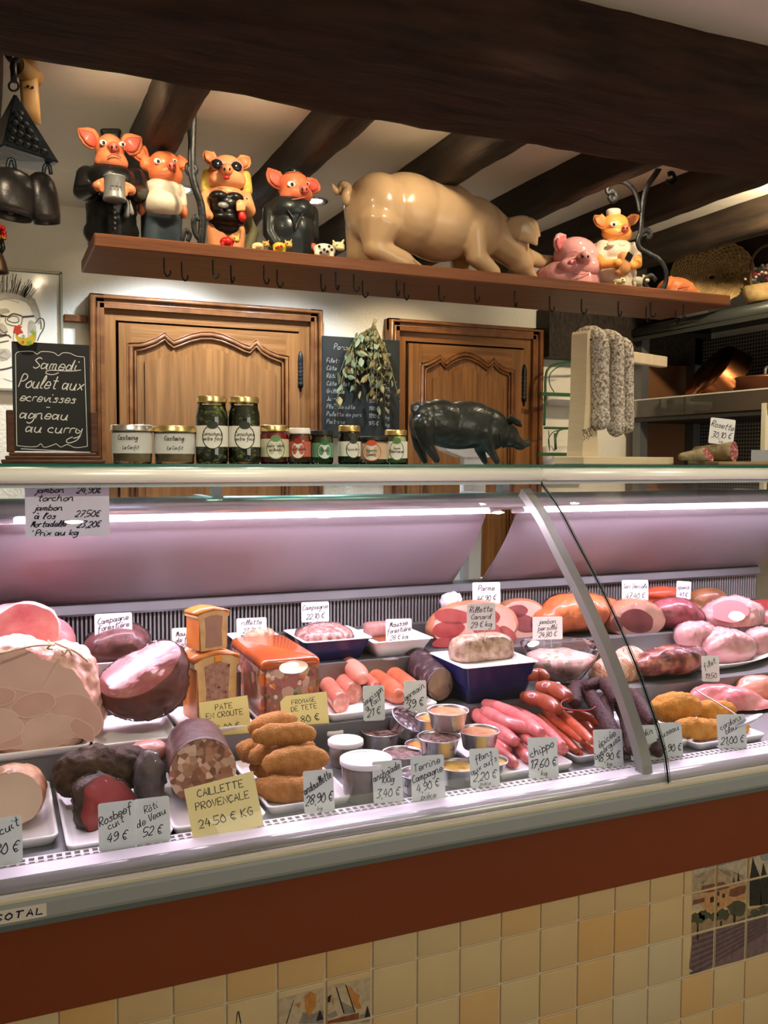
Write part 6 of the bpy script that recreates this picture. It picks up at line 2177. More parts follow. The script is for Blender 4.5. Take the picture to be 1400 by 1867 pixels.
# ------------- right end: cordons bleus, chicken
BRD2 = mat('golden_crumb', (.56, .25, .035), .8, col2=(.66, .36, .08), scale=50, bump=1.2, bscale=200)
for i, (pr_, Y, lb) in enumerate((
        ([('e', 1232, 1290, 0, 44, 28, .045)], 1.78, 'largest flat cordon bleu behind the others'),
        ([('e', 1305, 1296, 0, 36, 18, .035), ('e', 1290, 1292, 0, 22, 15, .03)], 1.77, 'cordon bleu at the upper right beside the steel spoon'),
        ([('e', 1276, 1330, 0, 42, 19, .038), ('e', 1255, 1326, 0, 24, 17, .03)], 1.69, 'cordon bleu lying in front'),
        ([('e', 1342, 1330, 0, 22, 18, .030)], 1.70, 'cordon bleu half hidden behind its price card'))):
    bm = organic(pr_, Y, .004, 2, .003, 45, i+3, tz)
    finish('cordon_bleu', lb, 'cordon bleu', bm, BRD2, group='cordons bleus')
CHKN = mat('raw_chicken', (.60, .17, .19), .3, col2=(.76, .38, .36), scale=16, bump=.4, bscale=30, coat=.5)
bm = organic([('e', 1330, 1290, .0, 60, 36, .05), ('e', 1375, 1305, -.02, 50, 30, .05), ('e', 1300, 1268, .02, 40, 22, .04)], 1.88, .0045, 4, .004, 18, 1, tz)
finish('raw_chicken_breast', 'pile of pink raw chicken breast behind the cordons bleus', 'chicken', bm, CHKN)
bm = organic([('e', 1385, 1258, 0, 42, 26, .045), ('e', 1368, 1250, .01, 22, 18, .04)], 1.93, .0045, 3, .003, 18, 2, tz)
finish('raw_chicken_breast', 'orange-pink raw chicken piece at the right edge of the case', 'chicken', bm, mat('raw_chicken_orange', (.72, .33, .25), .3, coat=.5))
sp = thing('serving_spoon', 'long steel serving spoon lying beside the cordons bleus', 'spoon', at(1340, 1300, Z=Z1+.06))
s0 = -Vector(sp.location)
b_ = nb()
tube(b_, smoothpts([at(x, y, Z=z)+s0 for x, y, z in ((1268, 1258, .875), (1295, 1274, .865), (1325, 1292, .852), (1345, 1305, .845))], 4), .0035, 8, flat=.4)
obj('handle', b_, STEEL, sp)
b_ = nb()
ellip(b_, at(1362, 1314, Z=.842)+s0, (.026, .040, .006), Matrix.Rotation(.8, 4, 'Z') @ Matrix.Rotation(-.5, 4, 'X'), 3)
obj('bowl', b_, STEEL, sp)
# oval plate with wrapped meat
pl = at(1330, 1222, Z=Z2)
pt = tag(obj('oval_plate', loft(nb(), [[(.24*a*math.cos(t), .11*a*math.sin(t), z) for t in [2*math.pi*i/40 for i in range(40)]] for a, z in ((.55, 0), (.72, .004), (1.0, .022), (1.01, .024), (.98, .024), (.70, .008), (.5, .007))]), WPLA, None, True, (pl.x-.015, pl.y+.09, Z2)), 'oval white plate under the wrapped hams at the right', 'plate')
BACON = mat('cured_meat', (.20, .045, .035), .4, kind='noise', scale=22, ramp=[(.36, (.09, .022, .02)), (.5, (.26, .075, .06)), (.62, (.48, .24, .15))], coat=.4)
bm = organic([('e', 1222, 1204, 0, 58, 26, .055), ('e', 1190, 1212, 0, 34, 20, .05), ('e', 1255, 1200, .02, 32, 20, .04)], 2.02, .0045, 3, .004, 20, 9, Z2)
finish('cured_meat', 'film-wrapped cured bacon piece right of the glass joint', 'cured meat', bm, BACON, (), CLING)
LARD = mat('lard_layers', (.55, .33, .24), .45, kind='wave', scale=9, stretch=(1, 1, 3), ramp=[(.2, (.62, .42, .30)), (.5, (.66, .50, .38)), (.65, (.34, .11, .08)), (.9, (.55, .30, .20))], coat=.3)
bm = organic([('e', 1128, 1222, 0, 46, 30, .05), ('e', 1148, 1212, .02, 30, 34, .05), ('e', 1105, 1232, 0, 26, 20, .05)], 2.06, .0045, 3, .003, 25, 10, Z2)
finish('bacon_slab', 'layered lard slab behind the glass support arm', 'bacon', bm, LARD)
WM = []
HAMP = mat('wrapped_ham', (.60, .25, .24), .38, col2=(.78, .50, .44), scale=13, bump=.6, bscale=28, coat=.4)
HAMC = mat('ham_cut_pale', (.66, .32, .32), .35, kind='noise', scale=14, ramp=[(.35, (.56, .22, .24)), (.55, (.70, .38, .36)), (.7, (.80, .60, .52))], coat=.4)
for i, (pr_, Y, zb, ct, lb) in enumerate((
        ([('e', 1334, 1130, .03, 56, 42, .07)], 2.22, Z3, [(at(1334, 1120, Y=2.185), (-.15, -.80, .55), HAMC)], 'film-wrapped pale ham half with upturned cut face'),
        ([('e', 1385, 1142, .0, 40, 30, .06)], 2.24, Z3, [(at(1385, 1140, Y=2.20), (-.2, -.95, .3), HAMC)], 'film-wrapped pale ham at the right edge of the case'),
        ([('e', 1328, 1182, 0, 44, 32, .06), ('e', 1310, 1170, .02, 34, 24, .05)], 2.10, Z2+.008, [], 'film-wrapped pink poultry roast on the oval plate'),
        ([('e', 1388, 1176, 0, 30, 32, .05)], 2.12, Z2+.008, [], 'film-wrapped poultry roast at the right end of the oval plate'),
        ([('e', 1268, 1160, 0, 34, 28, .05)], 2.16, Z2, [], 'film-wrapped pale meat left of the poultry roasts'))):
    bm = organic(pr_, Y, .0045, 3, .004, 18, i+30, zb)
    wm = finish('wrapped_meat', lb, 'wrapped meat', bm, HAMP, ct, CLINGH, group='wrapped pale meats')
    if i < 2:
        for dx_, dy_, a_, b2_ in ((-4, -4, 38, 22), (8, 6, 16, 10)) if i == 0 else ((0, 0, 26, 18),):
            WM.append((wm, ct[0][0], ct[0][1], (1334 if i == 0 else 1385)+dx_, (1118 if i == 0 else 1140)+dy_, a_, b2_))
card(1281, 1197, 1311, 1242, [('filet', .60, .24, .5), ('19,50', .12, .22, .1)], 'small mint price card in front of the oval plate', Z=Z2, m=CARDM, lean=8)

# ------------- hams in the back row
HFAT = mat('ham_fat', (.72, .42, .36), .4, col2=(.78, .52, .44), scale=12, coat=.3)
HLEAN = mat('ham_lean', (.36, .055, .06), .35, col2=(.48, .12, .11), scale=18, coat=.4)
HLEAND = mat('ham_lean_dark', (.26, .060, .075), .35, col2=(.34, .11, .12), scale=16, coat=.4)
HSKIN = mat('ham_skin', (.42, .18, .10), .4, col2=(.52, .26, .15), scale=10, coat=.35)


def ham_slice(name, label, cx, cy, rx, rz, Y, lean, muscles, fat=HFAT, skin=HSKIN, rot=0, depth=.10, zb=Z3, nrm=(-.12, -1, .10), wrap=None):
    bm = organic([('e', cx, cy, depth*.55, rx, rz, depth, rot), ('e', cx+6, cy+4, depth*.9, rx*.9, rz*.9, depth*.8, rot)], Y, .005, 3, .003, 15, cx, zb)
    p = at(cx, cy, Y=Y+depth*.12)
    t = finish(name, label, 'ham', bm, skin, [(p, nrm, fat)], wrap)
    n = Vector(nrm).normalized()
    for i, (mx_, my_, ax, az, ro_) in enumerate(muscles):
        q = at(cx+mx_, cy+my_, Y=p.y)
        # drop on the cut plane
        q = q+Vector((0, 1, 0))*((p-q).dot(n)/n.y)+n*.0008-t.location
        b_ = nb()
        m_ = mz(p)
        V = []
        U = Vector((1, 0, 0))
        U = (U-n*U.dot(n)).normalized()
        Wv = n.cross(U)*-1
        if Wv.z < 0:
            Wv = -Wv
        for k in range(26):
            a = 2*math.pi*k/26
            rr2 = 1+.10*noise.noise(Vector((math.cos(a)*1.3+i*4, math.sin(a)*1.3, cx*.1)))
            uu, ww = ax*rr2*math.cos(a)*m_, az*rr2*math.sin(a)*m_
            cr2, sr2 = math.cos(math.radians(ro_)), math.sin(math.radians(ro_))
            V.append(b_.verts.new(q+U*(uu*cr2-ww*sr2)+Wv*(uu*sr2+ww*cr2)))
        b_.faces.new(V)
        b_.normal_update()
        if b_.faces[:][0].normal.dot(n) < 0:
            bmesh.ops.reverse_faces(b_, faces=b_.faces[:])
        obj('lean_muscle', b_, lean, t, False)
    return t


def patches(t, p, n, items, m, lift=.0009, seam=None):
    """flat tone patches lying on a sliced face; items = (px, py, rx, rz, degrees)"""
    if seam:
        patches(t, p, n, [(a, b, c+2.0, d+2.0, e) for a, b, c, d, e in items], seam, lift-.0002)
    n = Vector(n).normalized()
    U = Vector((1, 0, 0))
    U = (U-n*U.dot(n)).normalized()
    Wv = n.cross(U)
    if Wv.z < 0:
        Wv = -Wv
    m_ = mz(p)
    for i, (px, py, ax, az, ro_) in enumerate(items):
        d = ray(px, py)
        q = O+d*((p-O).dot(n)/d.dot(n))+n*(lift+.0002*i)-Vector(t.location)
        b_ = nb()
        V = []
        c2, s2 = math.cos(math.radians(ro_)), math.sin(math.radians(ro_))
        for k in range(30):
            a = 2*math.pi*k/30
            rr2 = 1+.16*noise.noise(Vector((math.cos(a)*1.5+i*4, math.sin(a)*1.5, px*.1)))
            uu, ww = ax*rr2*math.cos(a)*m_, az*rr2*math.sin(a)*m_
            V.append(b_.verts.new(q+U*(uu*c2-ww*s2)+Wv*(uu*s2+ww*c2)))
        b_.faces.new(V)
        b_.normal_update()
        if b_.faces[:][0].normal.dot(n) < 0:
            bmesh.ops.reverse_faces(b_, faces=b_.faces[:])
        obj('muscle', b_, m, t, False)


for k, (wm, p_, n_, a_, b_, c2_, d2_) in enumerate(WM):
    patches(wm, p_, n_, [(a_, b_, c2_, d2_, 0)], (mat('ham_pink_face', (.62, .24, .25), .35, coat=.4), mat('ham_bone', (.74, .56, .46), .4))[1 if k == 1 else 0], .0009+.0006*k)
ham_slice('parma_ham', 'sliced Parma ham with red lean and pink fat rim', 862, 1140, 82, 46, 2.24, HLEAN, [(-34, -15, 36, 14, -8), (-42, 8, 32, 15, 4), (-36, 30, 40, 10, 2), (22, -18, 30, 16, -15), (26, 10, 38, 18, -28), (58, 14, 20, 11, -40)], depth=.085)
ham_slice('cured_ham', 'cured ham with dark lean cut face behind the Rillette card', 946, 1128, 48, 38, 2.30, HLEAND, [(-6, -12, 26, 12, 6), (8, 8, 30, 16, -20), (-20, 14, 14, 12, 0)], depth=.07)
bm = organic([('e', 1050, 1116, 0, 62, 36, .075), ('e', 1010, 1130, 0, 40, 26, .06), ('e', 1090, 1118, .02, 46, 30, .06)], 2.30, .0055, 4, .004, 14, 7, Z3)
finish('cured_ham', 'whole orange-skinned cured ham wrapped in film', 'ham', bm, mat('ham_orange', (.58, .19, .06), .4, col2=(.50, .16, .06), scale=8, coat=.4), (), CLING)
ham_slice('cured_ham', 'film-wrapped cured ham with dark cut face under the 47,40 card', 1152, 1128, 52, 36, 2.22, HLEAND, [(8, 4, 34, 22, -12), (-26, 10, 12, 14, 10)], depth=.09, wrap=CLING)
bm = organic([('e', 1225, 1118, 0, 44, 28, .06), ('e', 1245, 1126, 0, 34, 22, .05)], 2.26, .005, 3, .003, 14, 8, Z3)
finish('cured_meat', 'dark red film-wrapped cured meat behind the glass joint', 'cured meat', bm, HLEAND, (), CLING)
bm = organic([('e', 1204, 1082, 0, 30, 14, .04), ('e', 1222, 1078, 0, 18, 9, .03), ('e', 1204, 1098, 0, 28, 14, .04)], 2.36, .005, 3, .003, 14, 9, Z3)
finish('cured_meat', 'bright orange-red cured meat at the back by the 47,40 card', 'cured meat', bm, mat('cured_orange', (.50, .10, .05), .35, coat=.4))
bm = organic([('e', 1288, 1098, 0, 36, 26, .05), ('e', 1270, 1112, 0, 26, 20, .05), ('e', 1310, 1120, 0, 40, 20, .05)], 2.34, .005, 3, .004, 14, 10, Z3)
finish('smoked_ham', 'brown smoked ham at the back beside the small speck card', 'ham', bm, mat('smoked_brown', (.20, .085, .035), .45, col2=(.30, .14, .06), scale=14, coat=.3))
bm = organic([('e', 1385, 1112, 0, 30, 20, .04)], 2.37, .005, 3, .003, 14, 12, Z3)
finish('cured_meat', 'dark red cured meat at the far right back', 'cured meat', bm, HLEAN)
card(862, 1062, 912, 1101, [('Parme', .62, .28, .02), ('46,90 €', .16, .28, .05)], 'white price card reading Parme 46,90', Y=2.30, pin=.045, lean=5)
card(1135, 1058, 1181, 1097, [('San Daniele', .62, .24, 0), ('47,40 €', .16, .28, .03)], 'white price card reading 47,40 over the wrapped ham', Y=2.29, pin=.045, lean=5)
card(1233, 1060, 1258, 1092, [('speck', .56, .26, .05), ('41 €', .14, .26, .03)], 'small white price card at the back right of the 47,40 card', Y=2.31, pin=.05, lean=5, rz=-.9)
# crumpled paper
bm = organic([('e', 825, 1100, 0, 20, 22, .025), ('e', 838, 1108, 0, 14, 14, .02)], 2.37, .004, 0, .010, 45, 3, Z3)
finish('crumpled_paper', 'crumpled white paper behind the Parma ham', 'paper', bm, WPLA)

# ------------- blue dish with rillette loaf, glass bowl
d1, h1 = dish(848, 982, 1212, 1.962, Z2, .20, 'navy enamel dish carrying the duck rillette loaf', fl=.085)
LOAF = mat('rillette_loaf', (.50, .36, .24), .42, kind='noise', scale=60, ramp=[(.38, (.36, .23, .14)), (.52, (.52, .38, .26)), (.66, (.60, .48, .36))], bump=.3, bscale=60, coat=.5)
zl = Z2+max(.085, .004)
b_ = nb()
lp_ = at(889, 1205, Z=zl)
lw = 124*mz(lp_)
loft(b_, [[(x*s, y*s2, z) for x, y in rrect(lw, .085, .03, 5)] for s, s2, z in ((.90, .86, 0), (.98, .98, .006), (1.0, 1.0, .020), (.97, .96, .040), (.88, .86, .054), (.70, .66, .063), (.40, .36, .066), (.05, .05, .067))])
bmesh.ops.subdivide_edges(b_, edges=b_.edges, cuts=1, use_grid_fill=True)
roughen(b_, .0022, 25, 4)
for v in b_.verts:
    v.co.z = max(v.co.z, 0)
fin = thing('rillette_loaf', 'film-wrapped pale duck rillette loaf on the navy dish', 'rillette', (lp_.x, lp_.y+.035, zl), .06)
wb_ = b_.copy()
obj('loaf', b_, LOAF, fin)
wb_.normal_update()
for v in wb_.verts:
    v.co += v.normal*(.0012+.0008*noise.noise(v.co*80))
obj('cling_film', wb_, CLING, fin)
card(852, 1101, 903, 1149, [('Rillette', .68, .24, .04), ('Canard', .42, .22, .02), ('29 € kg', .12, .24, .05)], 'grey-white price card reading rillette canard', Y=2.05, pin=.030, lean=5, m=mat('price_card_grey', (.66, .66, .62), .5))
gbp = at(1026, 1244, Z=Z2)
gb = thing('glass_bowl', 'clear glass bowl of parsleyed ham under film', 'bowl', (gbp.x, gbp.y+.015, Z2))
Rb = 72*mz(gbp)
hb2 = .105
pf = [(0, .002), (Rb*.45, .002), (Rb*.52, .006), (Rb*.78, hb2*.45), (Rb*.93, hb2*.78), (Rb, hb2), (Rb*.985, hb2+.001)]
obj('bowl_glass', lathe(nb(), pf, 40), film('bowl_glass', (.98, .99, .99), .0, .03, bump=.2, bscale=40), gb)
PERS = mat('parsley_ham', (.60, .34, .30), .4, kind='voronoi', scale=55, ramp=[(0, (.20, .24, .09)), (.2, (.58, .32, .28)), (.6, (.66, .42, .36)), (1, (.78, .62, .52))], coat=.5)
cb2 = lathe(nb(), [(0, .011), (Rb*.46, .014), (Rb*.72, hb2*.45), (Rb*.84, hb2*.68), (Rb*.6, hb2*.76), (0, hb2*.82)], 36)
roughen(cb2, .004, 30, 1)
obj('parsleyed_ham', cb2, PERS, gb)
fl2 = lathe(nb(), [(Rb*1.0, hb2*.97), (Rb*.9, hb2*1.02), (Rb*.5, hb2*.96), (0, hb2*.98)], 36)
roughen(fl2, .006, 30, 5)
obj('cling_film', fl2, CLING, gb)
card(972, 1125, 1025, 1166, [('jambon', .70, .24, .03), ('persillé', .42, .24, .05), ('24,80 €', .12, .25, .04)], 'white price card reading jambon persille', Y=2.16, pin=.06, lean=5)

# ------------- big salami and garlic sausages
BSAL = mat('big_salami_skin', (.045, .020, .022), .45, kind='noise', scale=60, ramp=[(.46, (.030, .014, .016)), (.58, (.075, .035, .035)), (.68, (.26, .18, .16))], stretch=(1, 1, .5), coat=.3)
SAUC = mat('garlic_sausage_skin', (.55, .19, .13), .4, col2=(.62, .27, .19), scale=30, coat=.35)
SAUCUT = mat('garlic_sausage_cut', (.62, .30, .24), .45, kind='noise', scale=60, ramp=[(.4, (.56, .24, .19)), (.6, (.66, .36, .28)), (.7, (.72, .50, .40))])
GERM = mat('german_sausage_skin', (.42, .12, .055), .4, col2=(.52, .19, .10), scale=25, coat=.35, bump=.3, bscale=60)
tz2 = Z2+T_
sausage('large_salami', 'thick dark-skinned salami with pale round cut end', 'salami', [(722, 1182), (750, 1200), (778, 1224), (803, 1248)], tz2+.05, 27, BSAL, None, .0016, 30, 5, 20, cutend=(mat('big_salami_cut', (.40, .26, .18), .5, col2=(.46, .31, .22), scale=80), (.30, -.93, .12)), zs=[tz2+.075, tz2+.06, tz2+.045, tz2+.040], wrap=CLING)
for i, (pts, z, r, m_, ce, lb) in enumerate((
        ([(590, 1240), (622, 1282)], tz2+.022, 17, SAUC, (SAUCUT, (.35, -.93, .15)), 'garlic sausage with cut end at the left front of its tray'),
        ([(604, 1222), (646, 1264)], tz2+.024, 18, SAUC, (SAUCUT, (.42, -.88, .2)), 'garlic sausage with round cut end in the middle of its tray'),
        ([(620, 1205), (645, 1220), (660, 1236)], tz2+.060, 16.5, mat('pale_sausage_skin', (.64, .28, .20), .4, coat=.35), None, 'short paler garlic sausage lying on top of the others'),
        ([(664, 1240), (686, 1262)], tz2+.022, 17, SAUC, (SAUCUT, (.55, -.8, .2)), 'garlic sausage piece behind the garlic sausage card'),
        ([(674, 1232), (700, 1248), (726, 1268)], tz2+.026, 19, GERM, None, 'reddish brown sausage beside the big salami, left one'),
        ([(706, 1226), (734, 1244), (760, 1266)], tz2+.028, 18, GERM, None, 'reddish brown sausage touching the big salami'))):
    sausage('garlic_sausage', lb, 'sausage', pts, z, r, m_, 'sausages on the wide tray', .0014, 35, i+80, 18, cutend=ce)
card(663, 1252, 702, 1313, [('Saucisson', .64, .20, .62), ("à l'ail", .44, .20, .62), ('21 €', .14, .24, .2)], 'mint price card reading saucisson a l ail', Z=Z2, m=CARDM, lean=8)
card(738, 1243, 778, 1301, [('germain', .60, .22, .55), ('39 €', .20, .28, .2)], 'mint price card in front of the reddish brown sausages', Z=Z2, m=CARDM, lean=8)
bm = organic([('e', 712, 1212, 0, 15, 14, .018)], 2.19, .004, 0, .006, 50, 3, None)
for v in bm.verts:
    v.co.z = max(v.co.z, Z3)
finish('crumpled_film', 'small crumpled clear film ball behind the sausages', 'film', bm, CLINGH)

# ------------- head cheese
HC = mat('head_cheese', (.34, .14, .11), .35, kind='voronoi', scale=48, ramp=[(0, (.20, .09, .06)), (.2, (.42, .16, .13)), (.4, (.30, .17, .11)), (.55, (.52, .30, .24)), (.72, (.62, .48, .36)), (.86, (.20, .15, .06)), (.94, (.66, .20, .03)), (1, (.45, .20, .16))], coat=.5)
HCT = mat('head_cheese_jelly', (.52, .13, .025), .22, col2=(.40, .10, .03), scale=14, coat=.6)
hp2 = at(532, 1297, Y=1.990)
hw = .142
hh2 = .988-tz2
hd2 = .195
hr2 = .105   # rear end rests on the higher step
hc = thing('head_cheese', 'large block of head cheese with orange jelly top and mosaic face', 'terrine', (hp2.x, 1.990+hd2/2, tz2), 0)
L = lambda s, z: [(x*s, y*s, z) for x, y in rrect(hw, hd2, .014, 4)]
zr_ = Z3+.0012-tz2
b_ = prism(nb(), [(-hd2/2, 0), (hd2/2, 0), (hd2/2, zr_), (hd2/2+hr2, zr_), (hd2/2+hr2, hh2*.88), (-hd2/2, hh2*.88)], -hw/2, hw/2, 'X')
bmesh.ops.bevel(b_, geom=[e for e in b_.edges if abs(e.verts[0].co.z-e.verts[1].co.z) > .01 and e.verts[0].co.y < 0], offset=.012, segments=4, affect='EDGES')
obj('block', b_, HC, hc, False)
L = lambda dw, z: [(x, y+hr2/2, z) for x, y in rrect(hw-2*dw, hd2+hr2-2*dw, .013, 4)]
b_ = loft(nb(), [L(-.0005, hh2*.86), L(-.001, hh2*.92), L(.001, hh2*.97), L(.006, hh2)], True, True)
obj('jelly_top', b_, HCT, hc)
r5 = random.Random(9)
for k in range(34):
    cs_ = nb()
    ellip(cs_, (0, 0, 0), (r5.uniform(.005, .011), .0012, r5.uniform(.004, .008)), Matrix.Rotation(r5.uniform(0, 3), 4, 'Y'), 1)
    cm_ = r5.choice((mat('hc_carrot', (.62, .16, .02), .4), mat('hc_fat', (.66, .50, .40), .4), mat('hc_fat', (.66, .50, .40), .4), mat('hc_meat', (.42, .14, .12), .4), mat('hc_meat', (.42, .14, .12), .4), mat('hc_olive', (.12, .13, .05), .4)))
    obj('meat_chunk', cs_, cm_, hc, True, (r5.uniform(-hw*.42, hw*.42), -hd2/2+.0002, r5.uniform(.012, hh2*.80)))
card(372, 1277, 458, 1344, [('PATE', .74, .14, -.02), ('EN CROUTE', .54, .14, -.02), ('24.00 €', .20, .15, -.02)], 'yellow plastic price card reading pate en croute', Y=1.965, m=CARDY, cap=True, lean=10, roll=-5)
card(516, 1268, 600, 1328, [('FROMAGE', .74, .13, .03), ('DE TETE', .54, .14, .03), ('12,80 €', .18, .20, .04)], 'yellow plastic price card reading fromage de tete', Y=1.970, m=CARDY, cap=True, lean=10, roll=-3)

# ------------- pate en croute, big slice and small slice on top
CRUST = mat('pastry_crust', (.52, .32, .13), .6, col2=(.62, .42, .20), scale=30, bump=.5, bscale=60)
CRTOP = mat('pastry_glaze', (.58, .20, .035), .35, col2=(.48, .14, .03), scale=25, coat=.35, bump=.3, bscale=40)
PATEF = mat('pate_filling', (.34, .18, .13), .5, kind='noise', scale=70, ramp=[(.33, (.09, .05, .035)), (.40, (.32, .17, .13)), (.6, (.42, .26, .20))], coat=.2)


def croute(px, py, wpx, hpx, depth, z, label, rz, dark=None, Yoff=0):
    b = at(px, py, Z=z)
    m_ = mz(b)
    w_, h_ = wpx*m_, hpx*m_
    t = thing('pate_en_croute', label, 'pate en croute', (b.x, b.y+depth/2+Yoff, z), rz)
    o_ = [(-.40*w_, 0), (.40*w_, 0), (.42*w_, h_*.5), (.44*w_, h_*.76), (.50*w_, h_*.80), (.50*w_, h_*.90), (.30*w_, h_*.96), (0, h_), (-.30*w_, h_*.96), (-.50*w_, h_*.90), (-.50*w_, h_*.80), (-.44*w_, h_*.76), (-.42*w_, h_*.5)]
    bm = prism(nb(), o_, -depth/2, depth/2)
    obj('crust', bm, CRUST, t, False)
    i_ = [(-.26*w_, h_*.08), (.26*w_, h_*.08), (.24*w_, h_*.45), (.28*w_, h_*.80), (.10*w_, h_*.84), (-.10*w_, h_*.84), (-.28*w_, h_*.80), (-.24*w_, h_*.45)]
    obj('filling', prism(nb(), i_, -depth/2-.0015, -depth/2+.004), dark or PATEF, t, False)
    top = [(-.51*w_, h_*.86), (-.50*w_, h_*.93), (-.30*w_, h_*.985), (0, h_*1.02), (.30*w_, h_*.985), (.50*w_, h_*.93), (.51*w_, h_*.86), (.30*w_, h_*.935), (0, h_*.96), (-.30*w_, h_*.935)]
    obj('glazed_top', prism(nb(), top, -depth/2-.001, depth/2+.001), CRTOP, t, True)
    for s in (-1, 1):
        obj('browned_side', bx(*(sorted((s*.425*w_, s*.445*w_))), -depth/2+.002, depth/2, .002, h_*.74), CRTOP, t, False)
    return t, h_


t_, hq = croute(390, 1312, 88, 122, .080, tz2, 'large slice of pate en croute standing on its tray', .22)
# jelly window in the crust
jb = obj('jelly', box(nb(), (.002, -.0415, hq*.90), (.020, .004, .016), bev=.002), mat('amber_jelly', (.62, .24, .015), .15, coat=.6), t_, False)
base_z = tz2+hq*1.02+.0005
pt_ = Vector(t_.location)
b2 = thing('tmp', 'x', 'x')
bpy.data.objects.remove(b2)
# small slice on top
sx_, sy_ = proj((pt_.x, pt_.y, base_z))
t2, h2_ = croute(384, sy_, 64, 74, .062, base_z, 'small slice of pate en croute stacked on the larger slice', .30, mat('pate_plain', (.34, .20, .14), .5, col2=(.30, .17, .12), scale=40), 0)
t2.location.x, t2.location.y = pt_.x-.006, pt_.y

# ------------- hams and wrapped pieces at the left
CHAM = mat('cooked_ham', (.56, .27, .21), .42, col2=(.76, .54, .42), scale=14, coat=.3, bump=.9, bscale=30)
CHAMC = mat('cooked_ham_cut', (.64, .44, .35), .42, col2=(.59, .39, .31), scale=16, bump=.15, bscale=40, coat=.2)
PHAM = mat('pink_ham', (.58, .18, .19), .38, col2=(.72, .36, .33), scale=13, bump=.5, bscale=30, coat=.35)
bm = organic([('e', 70, 1285, .06, 118, 98, .105), ('e', 120, 1235, .08, 62, 66, .08), ('e', 30, 1225, .08, 90, 66, .09), ('e', 150, 1290, .08, 42, 75, .07), ('e', 60, 1205, .05, 30, 18, .04), ('e', 110, 1200, .05, 26, 22, .04), ('e', 160, 1235, .05, 22, 26, .04), ('e', 20, 1225, .03, 30, 16, .03)], 1.99, .005, 2, .008, 24, 3, tz2)
ham = finish('cooked_ham', 'huge boned cooked ham with flat cut face and tied top', 'ham', bm, CHAM, [(at(80, 1300, Y=1.985), (-.05, -1, .18), CHAMC)])
HM1 = mat('ham_muscle_rose', (.59, .385, .31), .42, col2=(.55, .345, .275), scale=20, coat=.2)
HM2 = mat('ham_muscle_beige', (.63, .445, .36), .42, col2=(.59, .405, .325), scale=20, coat=.2)
HM3 = mat('ham_muscle_dark', (.52, .315, .255), .42, col2=(.56, .355, .285), scale=20, coat=.2)
HMS = mat('ham_seam', (.66, .475, .385), .42)
hpl, hnn = at(80, 1300, Y=1.985), Vector((-.05, -1, .18))
patches(ham, hpl, hnn, [(20, 1310, 66, 50, 10), (140, 1305, 50, 34, -38)], HM1, .0009, HMS)
patches(ham, hpl, hnn, [(88, 1335, 46, 30, 8), (-10, 1325, 46, 30, 0)], HM2, .0016, HMS)
patches(ham, hpl, hnn, [(62, 1284, 38, 19, 8), (2, 1270, 22, 15, 0), (150, 1330, 26, 13, -42)], HM3, .0023, HMS)
for pts in ([(100, 1172, 2.03), (118, 1180, 2.01), (140, 1190, 2.0), (160, 1206, 2.0)], [(88, 1168, 2.04), (92, 1176, 2.02), (86, 1182, 2.02), (96, 1184, 2.02)], [(112, 1186, 2.0), (118, 1192, 2.0), (124, 1184, 2.0), (132, 1196, 2.0)], [(0, 1192, 1.99), (60, 1178, 2.0), (100, 1176, 2.02)]):
    b_ = tube(nb(), smoothpts([at(x, y, Y=Y) for x, y, Y in pts], 5), .0022, 6)
    bmesh.ops.translate(b_, verts=b_.verts, vec=-Vector(ham.location))
    obj('string', b_, mat('butcher_twine', (.50, .38, .22), .8), ham)
bm = organic([('e', 30, 1160, 0, 85, 62, .08), ('e', 90, 1170, 0, 46, 46, .07)], 2.28, .006, 4, .005, 14, 4, Z3)
finish('cooked_ham', 'pink cooked ham behind the huge one', 'ham', bm, PHAM)
bm = organic([('e', 45, 1150, 0, 70, 52, .06)], 2.20, .006, 3, .006, 14, 6, Z3)
finish('cooked_ham', 'pale pink ham slice leaning at the upper left of the case', 'ham', bm, HAMP, [(at(45, 1150, Y=2.18), (-.1, -1, .1), PHAM)])
WRT = mat('wrapped_roast', (.22, .085, .055), .45, col2=(.13, .05, .035), scale=9, coat=.3)
WRTC = mat('wrapped_roast_cut', (.46, .15, .14), .4, kind='noise', scale=30, ramp=[(.4, (.46, .16, .16)), (.6, (.56, .26, .24)), (.7, (.68, .44, .40))], coat=.4)
bm = organic([('e', 262, 1245, 0, 82, 66, .075), ('e', 290, 1220, .01, 52, 55, .06)], 2.05, .005, 4, .003, 14, 8, tz2)
finish('wrapped_roast', 'large film-wrapped roast with slanting pink cut face', 'roast', bm, WRT, [(at(255, 1215, Y=2.05), (-.35, -.45, .82), WRTC)], CLING)
# dark wrapped terrine behind it, in a white dish
dish(150, 275, 1172, 2.215, Z3, .16, 'white dish holding the dark wrapped country terrine', WPLA, fl=.02, zr=Z3+.045)
bm = organic([('e', 212, 1180, 0, 62, 38, .055), ('e', 225, 1170, .02, 50, 34, .05)], 2.27, .005, 3, .003, 18, 9, Z3+.022)
finish('wrapped_terrine', 'dark film-wrapped country terrine behind the wrapped roast', 'terrine', bm, mat('dark_terrine', (.12, .045, .040), .45, col2=(.22, .10, .09), scale=40, coat=.3), (), CLING)
card(175, 1119, 240, 1166, [('Campagne', .68, .24, .12), ('forestière', .42, .23, .12), ('24,20 € kg', .10, .23, .08)], 'white price card reading campagne forestiere', Y=2.25, pin=.02, lean=6)
dish(285, 352, 1176, 2.225, Z3, .15, 'white dish behind the pate en croute', WPLA, zr=Z3+.050)
card(315, 1145, 362, 1186, [('Mousse', .68, .24, .12), ('de foie', .42, .23, .12), ('22 €', .10, .23, .05)], 'white price card half hidden behind the pate en croute', Y=2.235, pin=.03, lean=6)
